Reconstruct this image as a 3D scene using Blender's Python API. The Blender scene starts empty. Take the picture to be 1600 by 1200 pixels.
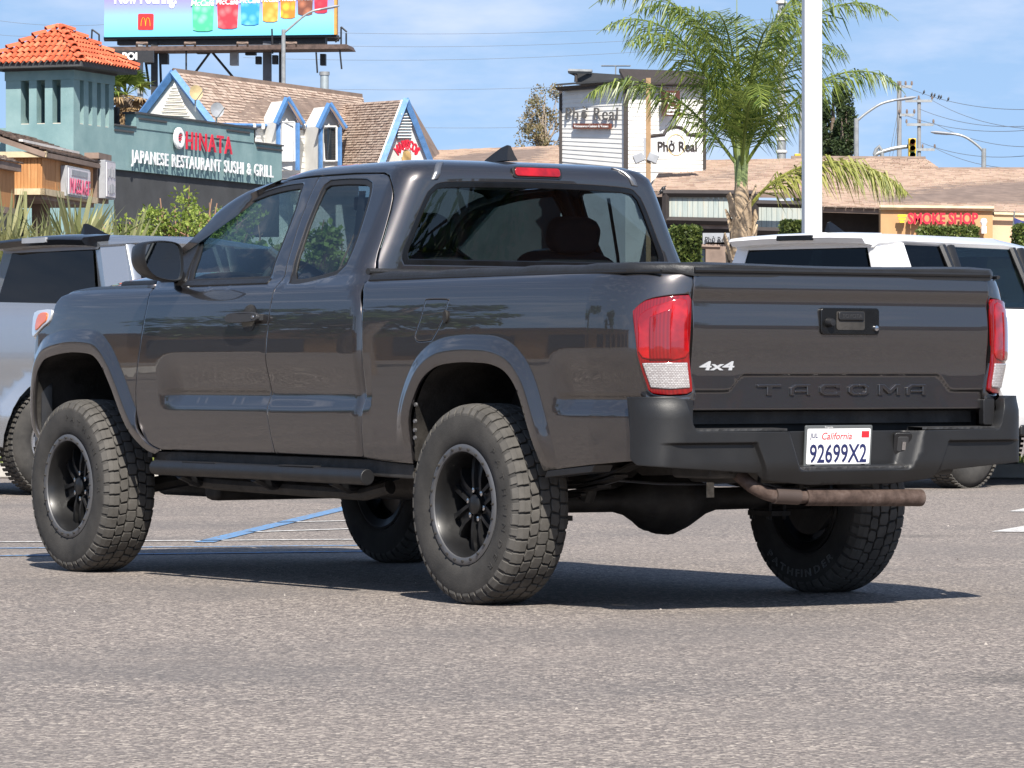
import bpy, math, random
import numpy as np
from mathutils import Vector, Matrix
from mathutils.geometry import delaunay_2d_cdt
R = math.radians; pi = math.pi
SC = bpy.context.scene; COL = SC.collection
# ---------------------------------------------------------------- camera
FPX, EYE, HORIZON = 6480.0, .8746, 588.3
cam = bpy.data.cameras.new('camera'); cam.sensor_width = 36; cam.lens = 36*FPX/1600
cam.clip_start = .5; cam.clip_end = 3000
camera = bpy.data.objects.new('camera', cam); COL.objects.link(camera)
camera.location = (0, 0, EYE); camera.rotation_euler = (R(90)-.0018, 0, 0); SC.camera = camera
# ---------------------------------------------------------------- sky and sun (light comes from behind the viewer's right shoulder)
SUN_EL, SUN_AZ = R(44), R(172)          # azimuth measured clockwise from +Y
world = bpy.data.worlds.new('World'); SC.world = world; world.use_nodes = True
wt = world.node_tree; bg = wt.nodes['Background']; bg.inputs['Strength'].default_value = .105
sky = wt.nodes.new('ShaderNodeTexSky'); sky.sky_type = 'NISHITA'; sky.sun_disc = False
sky.sun_elevation = SUN_EL; sky.sun_rotation = SUN_AZ; sky.altitude = 50; sky.air_density = 1.0; sky.dust_density = .3; sky.ozone_density = .8
def wn(t, **kw):
    n = wt.nodes.new(t)
    for k, v in kw.items(): setattr(n, k, v)
    return n
tc = wn('ShaderNodeTexCoord'); mp = wn('ShaderNodeMapping'); mp.inputs['Scale'].default_value = (1.2, 1.2, 4.2); mp.inputs['Location'].default_value = (.35, .1, .62)
nz = wn('ShaderNodeTexNoise'); nz.inputs['Scale'].default_value = 6.5; nz.inputs['Detail'].default_value = 7; nz.inputs['Roughness'].default_value = .58
cr = wn('ShaderNodeValToRGB'); cr.color_ramp.elements[0].position = .52; cr.color_ramp.elements[1].position = .82
cr.color_ramp.elements[1].color = (.75, .75, .75, 1)
mx = wn('ShaderNodeMixRGB'); mx.inputs['Color2'].default_value = (6.0, 6.1, 6.9, 1)
wt.links.new(tc.outputs['Generated'], mp.inputs['Vector']); wt.links.new(mp.outputs['Vector'], nz.inputs['Vector'])
wt.links.new(nz.outputs['Fac'], cr.inputs['Fac']); wt.links.new(cr.outputs['Color'], mx.inputs['Fac'])
# look up the sky a little above the true direction: the haze band at the horizon is thin on this clear day
hv = wn('ShaderNodeVectorMath', operation='MULTIPLY_ADD'); hv.inputs[1].default_value = (1, 1, .8); hv.inputs[2].default_value = (0, 0, .22)
hn_ = wn('ShaderNodeVectorMath', operation='NORMALIZE'); wt.links.new(tc.outputs['Generated'], hv.inputs[0]); wt.links.new(hv.outputs[0], hn_.inputs[0]); wt.links.new(hn_.outputs[0], sky.inputs['Vector'])
wt.links.new(sky.outputs['Color'], mx.inputs['Color1']); wt.links.new(mx.outputs['Color'], bg.inputs['Color'])
sl = bpy.data.lights.new('sun', 'SUN'); sl.energy = 5.0; sl.angle = R(.53); sl.color = (1, .94, .85)
sun = bpy.data.objects.new('sun', sl); COL.objects.link(sun)
sdir = Vector((math.sin(SUN_AZ)*math.cos(SUN_EL), math.cos(SUN_AZ)*math.cos(SUN_EL), math.sin(SUN_EL)))
sun.rotation_euler = sdir.to_track_quat('Z', 'Y').to_euler(); sun.location = sdir*60
SC.view_settings.view_transform = 'Standard'; SC.view_settings.look = 'None'
SC.view_settings.exposure = .72; SC.view_settings.gamma = 1; SC.view_settings.use_curve_mapping = False
SC.render.engine = 'CYCLES'; SC.cycles.max_bounces = 8; SC.cycles.transparent_max_bounces = 16
SC.cycles.use_denoising = True; SC.cycles.caustics_reflective = False; SC.cycles.caustics_refractive = False
# ---------------------------------------------------------------- helpers
def at(u, v, D):                            # a sighted direction at a surveyed distance -> metres on the site
    return Vector(((u-800)/FPX*D, D, EYE+(HORIZON-v)/FPX*D))
def tag(o, label, cat, group=None):
    o['label'] = label; o['category'] = cat
    if group: o['group'] = group
    return o
def kind(o, k): o['kind'] = k; return o
def empty(name, loc=(0, 0, 0), rz=0, parent=None):
    o = bpy.data.objects.new(name, None); o.empty_display_size = .2; COL.objects.link(o)
    o.location = loc; o.rotation_euler = (0, 0, rz)
    if parent: o.parent = parent
    return o
def link(name, me, mat=None, parent=None):
    o = bpy.data.objects.new(name, me); COL.objects.link(o)
    if parent: o.parent = parent
    if mat is not None and not me.materials:
        for m in (mat if isinstance(mat, (list, tuple)) else [mat]): me.materials.append(m)
    return o
def copy_tree(o, parent=None):
    c = o.copy(); COL.objects.link(c); c.parent = parent
    for ch in list(o.children): copy_tree(ch, c)
    return c
def dense(P, sp, closed=False):
    out = []; n = len(P)
    for i in range(n if closed else n-1):
        a, b = P[i], P[(i+1) % n]; k = max(1, int(math.ceil(math.dist(a, b)/sp)))
        out += [tuple(a[j]+(b[j]-a[j])*t/k for j in range(len(a))) for t in range(k)]
    if not closed: out.append(tuple(P[-1]))
    return out
def spl(P, n=6, closed=False):              # Catmull-Rom through points
    m = len(P); out = []
    for i in range(m if closed else m-1):
        g = (lambda k: P[k % m]) if closed else (lambda k: P[min(max(k, 0), m-1)])
        a, b, c, d = g(i-1), g(i), g(i+1), g(i+2)
        for t in range(n):
            t /= n
            out.append(tuple(.5*(2*b[j]+(c[j]-a[j])*t+(2*a[j]-5*b[j]+4*c[j]-d[j])*t*t+(3*b[j]-a[j]-3*c[j]+d[j])*t**3) for j in range(len(b))))
    if not closed: out.append(tuple(P[-1]))
    return out
def rrect(x0, x1, y0, y1, r, n=5):
    out = []
    for cx, cy, a in ((x1-r, y1-r, 0), (x0+r, y1-r, 90), (x0+r, y0+r, 180), (x1-r, y0+r, 270)):
        out += [(cx+r*math.cos(R(a+90*k/n)), cy+r*math.sin(R(a+90*k/n))) for k in range(n+1)]
    return out
T = Matrix.Translation
class MB:
    def __init__(s): s.v = []; s.f = []; s.m = []
    def add(s, v, f, mi=0):
        b = len(s.v); s.v += [tuple(p) for p in v]; s.f += [tuple(b+i for i in q) for q in f]; s.m += [mi]*len(f); return s
    def box(s, x0, x1, y0, y1, z0, z1, mi=0, M=None):
        v = [(x, y, z) for z in (z0, z1) for y in (y0, y1) for x in (x0, x1)]
        if M is not None: v = [M @ Vector(p) for p in v]
        return s.add(v, [(0, 2, 3, 1), (4, 5, 7, 6), (0, 1, 5, 4), (2, 6, 7, 3), (0, 4, 6, 2), (1, 3, 7, 5)], mi)
    def tube(s, path, r, n=10, mi=0, cap=True, flat=1):
        P = [Vector(p) for p in path]; rr = r if isinstance(r, (list, tuple)) else [r]*len(P)
        up = Vector((0, 0, 1)); V = []; F = []; m = len(P)
        for i, p in enumerate(P):
            t = (P[min(i+1, m-1)]-P[max(i-1, 0)]).normalized()
            if i == 0:
                a = t.cross(up)
                if a.length < .1: a = t.cross(Vector((1, 0, 0)))
            else: a = a-t*a.dot(t)
            a.normalize(); b = t.cross(a)
            V += [p+(a*math.cos(2*pi*k/n)+b*math.sin(2*pi*k/n)*flat)*rr[i] for k in range(n)]
        for i in range(m-1):
            for k in range(n):
                F.append((i*n+k, i*n+(k+1) % n, (i+1)*n+(k+1) % n, (i+1)*n+k))
        if cap: F += [tuple(range(n-1, -1, -1)), tuple((m-1)*n+k for k in range(n))]
        return s.add(V, F, mi)
    def lathe(s, pr, M, n=32, mi=0, a0=0, a1=2*pi):    # pr: (radius, height) about local z
        full = a1-a0 > 6.28; k = n if full else n+1; V = []; F = []
        for r, h in pr:
            V += [M @ Vector((r*math.cos(a0+(a1-a0)*i/n), r*math.sin(a0+(a1-a0)*i/n), h)) for i in range(k)]
        for j in range(len(pr)-1):
            for i in range(n):
                q = (i+1) % k; F.append((j*k+i, j*k+q, (j+1)*k+q, (j+1)*k+i))
        return s.add(V, F, mi)
    def prism(s, poly, h0, h1, M=None, mi=0):           # poly in local xy, extruded along local z
        n = len(poly); v = [(x, y, h) for h in (h0, h1) for x, y in poly]
        if M is not None: v = [M @ Vector(p) for p in v]
        return s.add(v, [tuple(range(n-1, -1, -1)), tuple(range(n, 2*n))]+[(i, (i+1) % n, n+(i+1) % n, n+i) for i in range(n)], mi)
    def mesh(s, name, smooth=35):
        me = bpy.data.meshes.new(name); me.from_pydata(s.v, [], s.f); me.update()
        if any(s.m): me.polygons.foreach_set('material_index', s.m)
        if smooth:
            me.shade_smooth(); me.set_sharp_from_angle(angle=R(smooth))
        return me
    def build(s, name, mat, parent=None, smooth=35, bevel=0, seg=2):
        o = link(name, s.mesh(name, smooth), mat, parent)
        if bevel:
            b = o.modifiers.new('bevel', 'BEVEL'); b.width = bevel; b.segments = seg; b.limit_method = 'ANGLE'; b.angle_limit = R(40); b.harden_normals = True
        return o
def frame(o, x, y):                          # matrix with local x,y axes given, z = x cross y
    x = Vector(x).normalized(); y = Vector(y).normalized(); z = x.cross(y).normalized(); y = z.cross(x)
    M = Matrix.Identity(4)
    for i, c in enumerate((x, y, z)):
        M[0][i], M[1][i], M[2][i] = c
    M.translation = Vector(o); return M
# ---------------------------------------------------------------- text (built-in font, turned into meshes)
_adv = {}
def _tmesh(s, size, ext, off):
    c = bpy.data.curves.new('t', 'FONT'); c.body = s; c.size = size; c.extrude = ext; c.offset = off; c.resolution_u = 3
    o = bpy.data.objects.new('t', c); COL.objects.link(o); bpy.context.view_layer.update()
    me = bpy.data.meshes.new_from_object(o.evaluated_get(bpy.context.evaluated_depsgraph_get()))
    bpy.data.objects.remove(o); bpy.data.curves.remove(c); return me
def _w(s):
    me = _tmesh(s, 1, 0, 0); xs = [v.co.x for v in me.vertices]; bpy.data.meshes.remove(me); return (min(xs), max(xs)) if xs else (0, 0)
def adv(c):
    if c not in _adv:
        a = _w('||'); b = _w('|'+c+'|'); _adv[c] = (b[1]-b[0])-(a[1]-a[0])
    return _adv[c]
_lm = {}
def lettering(s, M, width, height, mat, parent, depth=.01, bold=0, gap=0, name='letter', joined=False, curve=None, skew=0):
    """letters laid along local x of M, caps `height` tall, the line `width` long; extruded along local z"""
    tot = sum(adv(c)+gap for c in s)-gap; sx = width/tot; sy = height/.729; x = 0; out = []; J = MB()
    for c in s:
        if c != ' ':
            me = _tmesh(c, 1, 0, bold)
            # solid glyph: the flat fill plus a wall of the given depth
            bmv = [v.co.copy() for v in me.vertices]; fs = [tuple(p.vertices) for p in me.polygons]; n = len(bmv)
            cnt = {}
            for f in fs:
                for i in range(len(f)):
                    e = (f[i], f[(i+1) % len(f)]); cnt[e] = cnt.get(e, 0)+1
            edge = [e for e in cnt if (e[1], e[0]) not in cnt]
            def pt(p, h):
                q = Vector(((p.x+x)*sx+skew*p.y*sy, p.y*sy, h))
                if curve:
                    r0, sg = curve; a = sg*(q.x-width/2)/r0; q = Vector((width/2+math.sin(a)*(r0+sg*q.y)*sg, (math.cos(a)*(r0+sg*q.y)-r0)*sg, q.z))
                return M @ q
            v = [pt(p, depth) for p in bmv]+[pt(p, 0) for p in bmv]
            F = [f for f in fs]+[(a+n, b+n, b, a) for a, b in edge]
            bpy.data.meshes.remove(me)
            if joined: J.add(v, F)
            else:
                m = MB(); m.add(v, F); out.append(m.build(name, mat, parent, smooth=0))
        x += adv(c)+gap
    if joined: return J.build(name, mat, parent, smooth=0)
    return out
# ---------------------------------------------------------------- materials
class NT:
    def __init__(s, name):
        s.m = bpy.data.materials.new(name); s.m.use_nodes = True; s.t = s.m.node_tree; s.b = s.t.nodes['Principled BSDF']; s.out = s.t.nodes['Material Output']; s._tc = None
    def n(s, t, ins=None, **kw):
        q = s.t.nodes.new(t)
        for k, v in kw.items(): setattr(q, k, v)
        for k, v in (ins or {}).items():
            if hasattr(v, 'links') or isinstance(v, bpy.types.NodeSocket): s.t.links.new(v, q.inputs[k])
            else: q.inputs[k].default_value = v
        return q
    def set(s, **kw):
        for k, v in kw.items():
            k = {'base': 'Base Color', 'rough': 'Roughness', 'metal': 'Metallic', 'coat': 'Coat Weight', 'coatr': 'Coat Roughness', 'spec': 'Specular IOR Level', 'normal': 'Normal', 'emit': 'Emission Color', 'emits': 'Emission Strength', 'trans': 'Transmission Weight', 'alpha': 'Alpha', 'ior': 'IOR', 'sheen': 'Sheen Weight', 'sub': 'Subsurface Weight'}[k]
            if isinstance(v, bpy.types.NodeSocket): s.t.links.new(v, s.b.inputs[k])
            else: s.b.inputs[k].default_value = (*v, 1) if isinstance(v, tuple) and len(v) == 3 else v
        return s
    def co(s, space='Object'):
        if s._tc is None: s._tc = s.t.nodes.new('ShaderNodeTexCoord')
        return s._tc.outputs[space]
    def noise(s, scale, detail=4, rough=.55, vec=None, out='Fac'):
        return s.n('ShaderNodeTexNoise', {'Scale': scale, 'Detail': detail, 'Roughness': rough, 'Vector': vec or s.co()}).outputs[out]
    def ramp(s, fac, *stops):
        q = s.n('ShaderNodeValToRGB', {'Fac': fac}); e = q.color_ramp.elements
        while len(e) < len(stops): e.new(.5)
        for i, (p, c) in enumerate(stops): e[i].position = p; e[i].color = (c, c, c, 1) if isinstance(c, (int, float)) else (*c, 1)
        return q.outputs['Color']
    def mix(s, fac, a, b, mode='MIX'):
        q = s.n('ShaderNodeMixRGB', blend_type=mode)
        for k, v in (('Fac', fac), ('Color1', a), ('Color2', b)):
            if isinstance(v, bpy.types.NodeSocket): s.t.links.new(v, q.inputs[k])
            else: q.inputs[k].default_value = (*v, 1) if isinstance(v, tuple) and len(v) == 3 else v
        return q.outputs['Color']
    def bump(s, h, dist=.01, strength=1, normal=None):
        i = {'Height': h, 'Distance': dist, 'Strength': strength}
        if normal is not None: i['Normal'] = normal
        return s.n('ShaderNodeBump', i).outputs['Normal']
    def scaled(s, sc, rot=(0, 0, 0), space='Object'):
        return s.n('ShaderNodeMapping', {'Vector': s.co(space), 'Scale': sc, 'Rotation': rot}).outputs['Vector']
MATS = {}
def plain(name, c, rough=.6, metal=0, coat=0, var=.12, sc=6, bump=0, bsc=60, spec=.5):
    """a solid surface with slight patchy variation of tone and gloss"""
    if name in MATS: return MATS[name]
    q = NT(name); f = q.noise(sc, 5)
    a = tuple(x*(1-var) for x in c); b = tuple(min(1, x*(1+var)) for x in c)
    q.set(base=q.ramp(f, (.3, a), (.7, b)), rough=q.ramp(q.noise(sc*2.3, 3), (.3, max(0, rough-.06)), (.7, min(1, rough+.06))), metal=metal, coat=coat, spec=spec)
    if bump: q.set(normal=q.bump(q.noise(bsc, 4), bump))
    MATS[name] = q.m; return q.m
def leafmat(name, c1, c2, trans=.35, rough=.5):
    if name in MATS: return MATS[name]
    q = NT(name); g = q.n('ShaderNodeNewGeometry'); col = q.ramp(g.outputs['Random Per Island'], (0, c1), (1, c2))
    q.set(base=col, rough=rough, spec=.35)
    tr = q.n('ShaderNodeBsdfTranslucent', {'Color': col}); mxs = q.n('ShaderNodeMixShader', {'Fac': trans})
    q.t.links.new(q.b.outputs[0], mxs.inputs[1]); q.t.links.new(tr.outputs[0], mxs.inputs[2]); q.t.links.new(mxs.outputs[0], q.out.inputs['Surface'])
    MATS[name] = q.m; return q.m
def glassmat(name, tint, refl=1.0, rough=.0):
    if name in MATS: return MATS[name]
    q = NT(name); bf = q.n('ShaderNodeNewGeometry').outputs['Backfacing']; fr = q.n('ShaderNodeFresnel', {'IOR': q.n('ShaderNodeMath', {0: bf, 1: -.862, 2: 1.52}, operation='MULTIPLY_ADD').outputs[0]}); tr = q.n('ShaderNodeBsdfTransparent', {'Color': (*tint, 1)}); gl = q.n('ShaderNodeBsdfGlossy', {'Roughness': rough, 'Color': (refl, refl, refl, 1)})
    m2 = q.n('ShaderNodeMixShader', {'Fac': fr.outputs[0]})
    q.t.links.new(tr.outputs[0], m2.inputs[1]); q.t.links.new(gl.outputs[0], m2.inputs[2]); q.t.links.new(m2.outputs[0], q.out.inputs['Surface']); q.t.nodes.remove(q.b)
    MATS[name] = q.m; return q.m
# ---------------------------------------------------------------- curved sheet panels
def inpoly(px, py, P):
    P = np.asarray(P); x1, y1 = P[:, 0], P[:, 1]; x2, y2 = np.roll(x1, -1), np.roll(y1, -1); c = np.zeros(len(px), bool)
    for a, b, d, e in zip(x1, y1, x2, y2):
        if b != e:
            k = (b > py) != (e > py); c ^= k & (px < (d-a)*(py-b)/(e-b)+a)
    return c
def area(P): return .5*sum(P[i][0]*P[(i+1) % len(P)][1]-P[(i+1) % len(P)][0]*P[i][1] for i in range(len(P)))
def inset(P, d):                            # move a dense closed outline inwards by d (outwards when negative)
    if area(P) < 0: P = P[::-1]
    n = len(P); out = []
    for i in range(n):
        a, b, c = P[i-1], P[i], P[(i+1) % n]
        e1 = Vector((b[0]-a[0], b[1]-a[1])); e2 = Vector((c[0]-b[0], c[1]-b[1]))
        if e1.length < 1e-9 or e2.length < 1e-9: continue
        e1.normalize(); e2.normalize(); n1 = Vector((-e1.y, e1.x)); n2 = Vector((-e2.y, e2.x)); k = n1+n2
        if k.length < .2: k = n1
        k.normalize(); k *= d/max(.35, k.dot(n1)); out.append((b[0]+k.x, b[1]+k.y))
    return out
def panel(name, outer, F, mat, parent, holes=(), sp=.03, gap=.003, hem=.014, extra=(), mirror=False, centre=(1.4, 0, .9), rim=.004, push=0, also=None):
    o = dense(inset(dense(outer, sp, True), gap), sp, True) if gap else dense(outer, sp, True)
    if area(o) < 0: o = o[::-1]
    H = [dense(h, sp, True) for h in holes]; H = [h if area(h) < 0 else h[::-1] for h in H]
    loops = [o]+H; pts = []; edges = []; bnd = []
    for L in loops:
        b = len(pts); n = len(L); pts += L; bnd.append(list(range(b, b+n))); edges += [(b+i, b+(i+1) % n) for i in range(n)]
    nb = len(pts); A = np.array(o); lo, hi = A.min(0), A.max(0)
    free = []
    for j, L in enumerate(loops):
        ring = inset(L, rim) if j == 0 else inset(L[::-1], -rim)
        free += ring
        r2 = inset(L, rim*3.2) if j == 0 else inset(L[::-1], -rim*3.2)
        free += r2
    for e in extra: free += dense(e, sp*.7)
    gx, gy = np.meshgrid(np.arange(lo[0]+sp/2, hi[0], sp), np.arange(lo[1]+sp/2, hi[1], sp)); g = np.stack([gx.ravel(), gy.ravel()], 1)
    base = np.array(pts+free)
    if len(g):
        keep = np.ones(len(g), bool)
        for k in range(0, len(g), 400):
            d = np.sqrt(((g[k:k+400, None]-base[None])**2).sum(-1)).min(1); keep[k:k+400] = d > sp*.42
        g = g[keep]
    fr = np.array(free) if free else np.zeros((0, 2)); cand = np.concatenate([fr, g]) if len(g) else fr
    ok = inpoly(cand[:, 0], cand[:, 1], o)
    for h in H: ok &= ~inpoly(cand[:, 0], cand[:, 1], h)
    cand = cand[ok]; allp = [Vector(p) for p in pts]+[Vector((float(a), float(b))) for a, b in cand]
    V2, E2, F2, ov, oe, of = delaunay_2d_cdt(allp, edges, [], 0, 1e-7)
    cen = np.array([[sum(V2[i][0] for i in f)/3, sum(V2[i][1] for i in f)/3] for f in F2]); ok = inpoly(cen[:, 0], cen[:, 1], o)
    for h in H: ok &= ~inpoly(cen[:, 0], cen[:, 1], h)
    tri = [f for f, k in zip(F2, ok) if k]
    new = {}
    for i, src in enumerate(ov):
        for q in src: new[q] = i
    P3 = []; N3 = []; C = Vector(centre); e = 4e-4
    for p in V2:
        q = Vector(F(p[0], p[1])); a = Vector(F(p[0]+e, p[1]))-Vector(F(p[0]-e, p[1])); b = Vector(F(p[0], p[1]+e))-Vector(F(p[0], p[1]-e))
        n = a.cross(b)
        if n.length < 1e-14: n = q-C
        n.normalize()
        P3.append(q); N3.append(n)
    s = sum(N3[i].dot(P3[i]-C) for i in range(0, len(P3), 7)); sg = 1 if s > 0 else -1
    N3 = [n*sg for n in N3]; P3 = [p+n*push for p, n in zip(P3, N3)]
    faces = []
    for f in tri:
        a, b, c = f; gn = (P3[b]-P3[a]).cross(P3[c]-P3[a]); faces.append((a, b, c) if gn.dot(N3[a]+N3[b]+N3[c]) > 0 else (a, c, b))
    if hem:
        for L in bnd:
            idx = [new[i] for i in L]; n = len(idx); b0 = len(P3); outd = []
            for i in range(n):
                t = P3[idx[(i+1) % n]]-P3[idx[i-1]]; d = t.cross(N3[idx[i]])*sg
                if d.length < 1e-12: d = Vector((0, 0, 1))
                outd.append(d.normalized())
            for i in range(n): P3.append(P3[idx[i]].copy()); N3.append((N3[idx[i]]*.35+outd[i]).normalized())
            for i in range(n): P3.append(P3[idx[i]]-N3[idx[i]]*hem); N3.append(outd[i])
            for i in range(n):
                j = (i+1) % n; q = (b0+i, b0+j, b0+n+j, b0+n+i); gn = (P3[q[1]]-P3[q[0]]).cross(P3[q[2]]-P3[q[0]])
                faces.append(q if gn.dot(outd[i]) > 0 else q[::-1])
            for i in range(n):
                N3[idx[i]] = (N3[idx[i]]+outd[i]*.55).normalized()
    res = []
    for side in ((1, -1) if mirror else (1,)):
        me = bpy.data.meshes.new(name)
        me.from_pydata([(p.x, p.y*side, p.z) for p in P3], [], [f if side > 0 else f[::-1] for f in faces]); me.shade_smooth()
        me.normals_split_custom_set_from_vertices([(n.x, n.y*side, n.z) for n in N3])
        res.append(link(name, me, mat, parent))
    return res if mirror else res[0]
# ---------------------------------------------------------------- ground
q = NT('worn asphalt')
v1 = q.n('ShaderNodeTexVoronoi', {'Scale': 80.0, 'Vector': q.co()}); v2 = q.n('ShaderNodeTexVoronoi', {'Scale': 190.0, 'Vector': q.co()})
r1 = q.n('ShaderNodeSeparateColor', {'Color': v1.outputs['Color']}).outputs['Red']; r2 = q.n('ShaderNodeSeparateColor', {'Color': v2.outputs['Color']}).outputs['Green']
med = q.noise(.55, 6, .6); big = q.noise(.14, 5, .6, vec=q.scaled((.6, 1.3, 1)))
agg = q.ramp(r1, (.0, (.055, .050, .049)), (.50, (.185, .160, .148)), (.80, (.36, .305, .268)), (1., (.72, .63, .53)))
agg2 = q.ramp(r2, (.0, (.062, .057, .055)), (.6, (.195, .170, .157)), (.93, (.35, .30, .26)), (1., (.64, .565, .48)))
c1 = q.mix(.45, agg, agg2)
c2 = q.mix(q.ramp(med, (.44, 0.), (.66, .5)), c1, (.125, .117, .115))
c3 = q.mix(q.ramp(big, (.46, 0.), (.66, .35)), c2, (.245, .212, .188))
oil = q.n('ShaderNodeTexVoronoi', {'Scale': .55, 'Randomness': 1.0, 'Vector': q.mix(.12, q.co(), q.noise(2.2, 4, out='Color'))}).outputs['Distance']
c3 = q.mix(q.ramp(oil, (.04, .35), (.15, 0.)), c3, (.05, .048, .048))
q.set(base=c3, rough=.9, spec=.25, normal=q.bump(v1.outputs['Distance'], .006, .9)); ASPH = q.m
m = MB(); m.box(-700, 700, -200, 1600, -.3, 0); kind(m.build('ground', ASPH, smooth=0), 'structure')
def gp(u, v): D = FPX*EYE/(v-HORIZON); return Vector(((u-800)/FPX*D, D, 0))
q = NT('worn road paint white'); w_ = q.noise(30, 5, .7); q.set(base=q.mix(q.ramp(w_, (.50, 0.), (.60, 1.)), (.62, .60, .57), (.19, .18, .17)), rough=.75); LINEW = q.m
q = NT('worn road paint blue'); w_ = q.noise(30, 5, .7); q.set(base=q.mix(q.ramp(w_, (.44, 0.), (.60, 1.)), (.10, .27, .52), (.17, .17, .18)), rough=.75); LINEB = q.m
def stripe(a, b, w, mat, name='parking_line'):
    a, b = gp(*a), gp(*b); d = (b-a).normalized(); n = Vector((-d.y, d.x, 0))*w/2; m = MB(); z = Vector((0, 0, .004)); N = 12
    V = []
    for i in range(N+1): p = a+(b-a)*i/N; V += [p-n+z, p+n+z]
    m.add(V, [(2*i, 2*i+2, 2*i+3, 2*i+1)[::-1] for i in range(N)]); return kind(m.build(name, mat, smooth=0), 'structure')
for a, b, w, c in (((318, 848), (640, 770), .11, LINEB), ((390, 832), (640, 824), .09, LINEW), ((430, 817), (640, 812), .09, LINEW), ((-60, 848), (640, 843), .09, LINEW), ((-60, 858), (700, 852), .07, LINEB), ((-60, 870), (660, 861), .09, LINEB), ((1700, 812), (1590, 832), .30, LINEW), ((1700, 778), (1590, 800), .12, LINEW)): stripe(a, b, w, c)
# crack and seal lines in the tarmac
CRK = plain('crack sealer', (.085, .082, .082), .85)
rn = random.Random(3)
for a, b in ():
    A, B = gp(*a), gp(*b); m = MB(); V = []; N = 60
    for i in range(N+1):
        p = A+(B-A)*i/N; d = (B-A).normalized(); n = Vector((-d.y, d.x, 0)); p += n*(.03*math.sin(i*.7)+rn.uniform(-.015, .015)); w = .0012+rn.random()*.002
        V += [p-n*w+Vector((0, 0, .004)), p+n*w+Vector((0, 0, .004))]
    m.add(V, [(2*i+1, 2*i+3, 2*i+2, 2*i) for i in range(N)]); kind(m.build('tarmac_crack', CRK, smooth=0), 'structure')
# planted island behind the parked cars
CONC = plain('pale kerb concrete', (.42, .40, .37), .85, var=.2, sc=3, bump=.002)
SOIL = plain('dry bark soil', (.20, .15, .10), .95, var=.4, sc=8, bump=.02, bsc=20)
m = MB(); m.box(-40, 40, 35.6, 35.75, 0, .13); m.box(-40, 40, 39.0, 39.15, 0, .13); kind(m.build('kerb', CONC, bevel=.02), 'structure')
m = MB(); m.box(-40, 40, 35.75, 39.0, -.05, .10); kind(m.build('planting_bed', SOIL, smooth=0), 'structure')
GRASSM = leafmat('grass blades', (.10, .16, .03), (.28, .30, .08))
V = []; F = []; rn = random.Random(9)
for i in range(16000):
    x = rn.uniform(-6.5, 9); y = rn.uniform(35.8, 38.9); h = rn.uniform(.04, .11); a = rn.uniform(0, 6.28); w = .008
    b = len(V); V += [(x-w*math.cos(a), y-w*math.sin(a), .10), (x+w*math.cos(a), y+w*math.sin(a), .10), (x+rn.uniform(-.04, .04), y+rn.uniform(-.04, .04), .10+h)]; F.append((b, b+1, b+2))
m = MB(); m.add(V, F); g_ = kind(m.build('grass', GRASSM, smooth=0), 'stuff'); g_['label'] = 'sunlit strip of short grass behind the parked vehicles'; g_['category'] = 'grass'

# loose grit and chips on the tarmac
V = []; F = []; rn = random.Random(12)
for i in range(350):
    y = 8+27*rn.random()**1.3; x = rn.uniform(-1, 1)*(y*.15+.6); s = rn.uniform(.002, .0055)*(1+.03*y)
    b = len(V); V += [(x+s*rn.uniform(-1, 1), y+s*rn.uniform(-1, 1), 0) for _ in range(3)]+[(x, y, s*rn.uniform(.5, 1.2))]; F += [(b, b+1, b+3), (b+1, b+2, b+3), (b+2, b, b+3)]
q = NT('pale grit'); g = q.n('ShaderNodeNewGeometry').outputs['Random Per Island']; q.set(base=q.ramp(g, (0, (.12, .11, .10)), (.6, (.30, .27, .24)), (1, (.42, .38, .34))), rough=.9)
m = MB(); m.add(V, F); g_ = kind(m.build('grit', q.m, smooth=0), 'stuff'); g_['label'] = 'pale loose grit scattered over the parking lot tarmac'; g_['category'] = 'grit'
# ================================================================ BUILDINGS
def wparts(E):                                # world-space meshes become children of an unrotated Empty
    L = E.location.copy()
    def put(mb, name, mat, smooth=0, bevel=0, parent=None):
        mb.v = [tuple(Vector(p)-L) for p in mb.v]; return mb.build(name, mat, parent or E, smooth=smooth, bevel=bevel)
    return put
def slab(pts, th, mb=None, out=None):         # polygon given by world points, thickened away from the viewer
    P = [Vector(p) for p in pts]; n = (P[1]-P[0]).cross(P[2]-P[0]).normalized()
    if n.dot(P[0]-Vector((0, 0, 2))) > 0: n = -n
    mb = mb or MB(); k = len(P); V = P+[p-n*th for p in P]
    c = sum(P, Vector())/k; f = tuple(range(k)); g = (P[1]-P[0]).cross(P[2]-P[0])
    if g.dot(n) < 0: f = f[::-1]; F = [f, tuple(range(k, 2*k))]+[(i, k+i, k+(i+1) % k, (i+1) % k) for i in range(k)][::1]
    else: F = [f, tuple(range(2*k-1, k-1, -1))]+[((i+1) % k, k+(i+1) % k, k+i, i) for i in range(k)]
    mb.add(V, F); return mb
SHING = NT('tan asphalt shingles'); q = SHING; g = q.n('ShaderNodeNewGeometry').outputs['Random Per Island']
q.set(base=q.mix(.25, q.ramp(g, (0, (.29, .205, .160)), (.3, (.38, .285, .228)), (.7, (.46, .36, .29)), (1, (.42, .32, .257))), q.noise(60, 3, out='Color'), 'OVERLAY'), rough=.92, spec=.2); SHING = q.m
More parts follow.
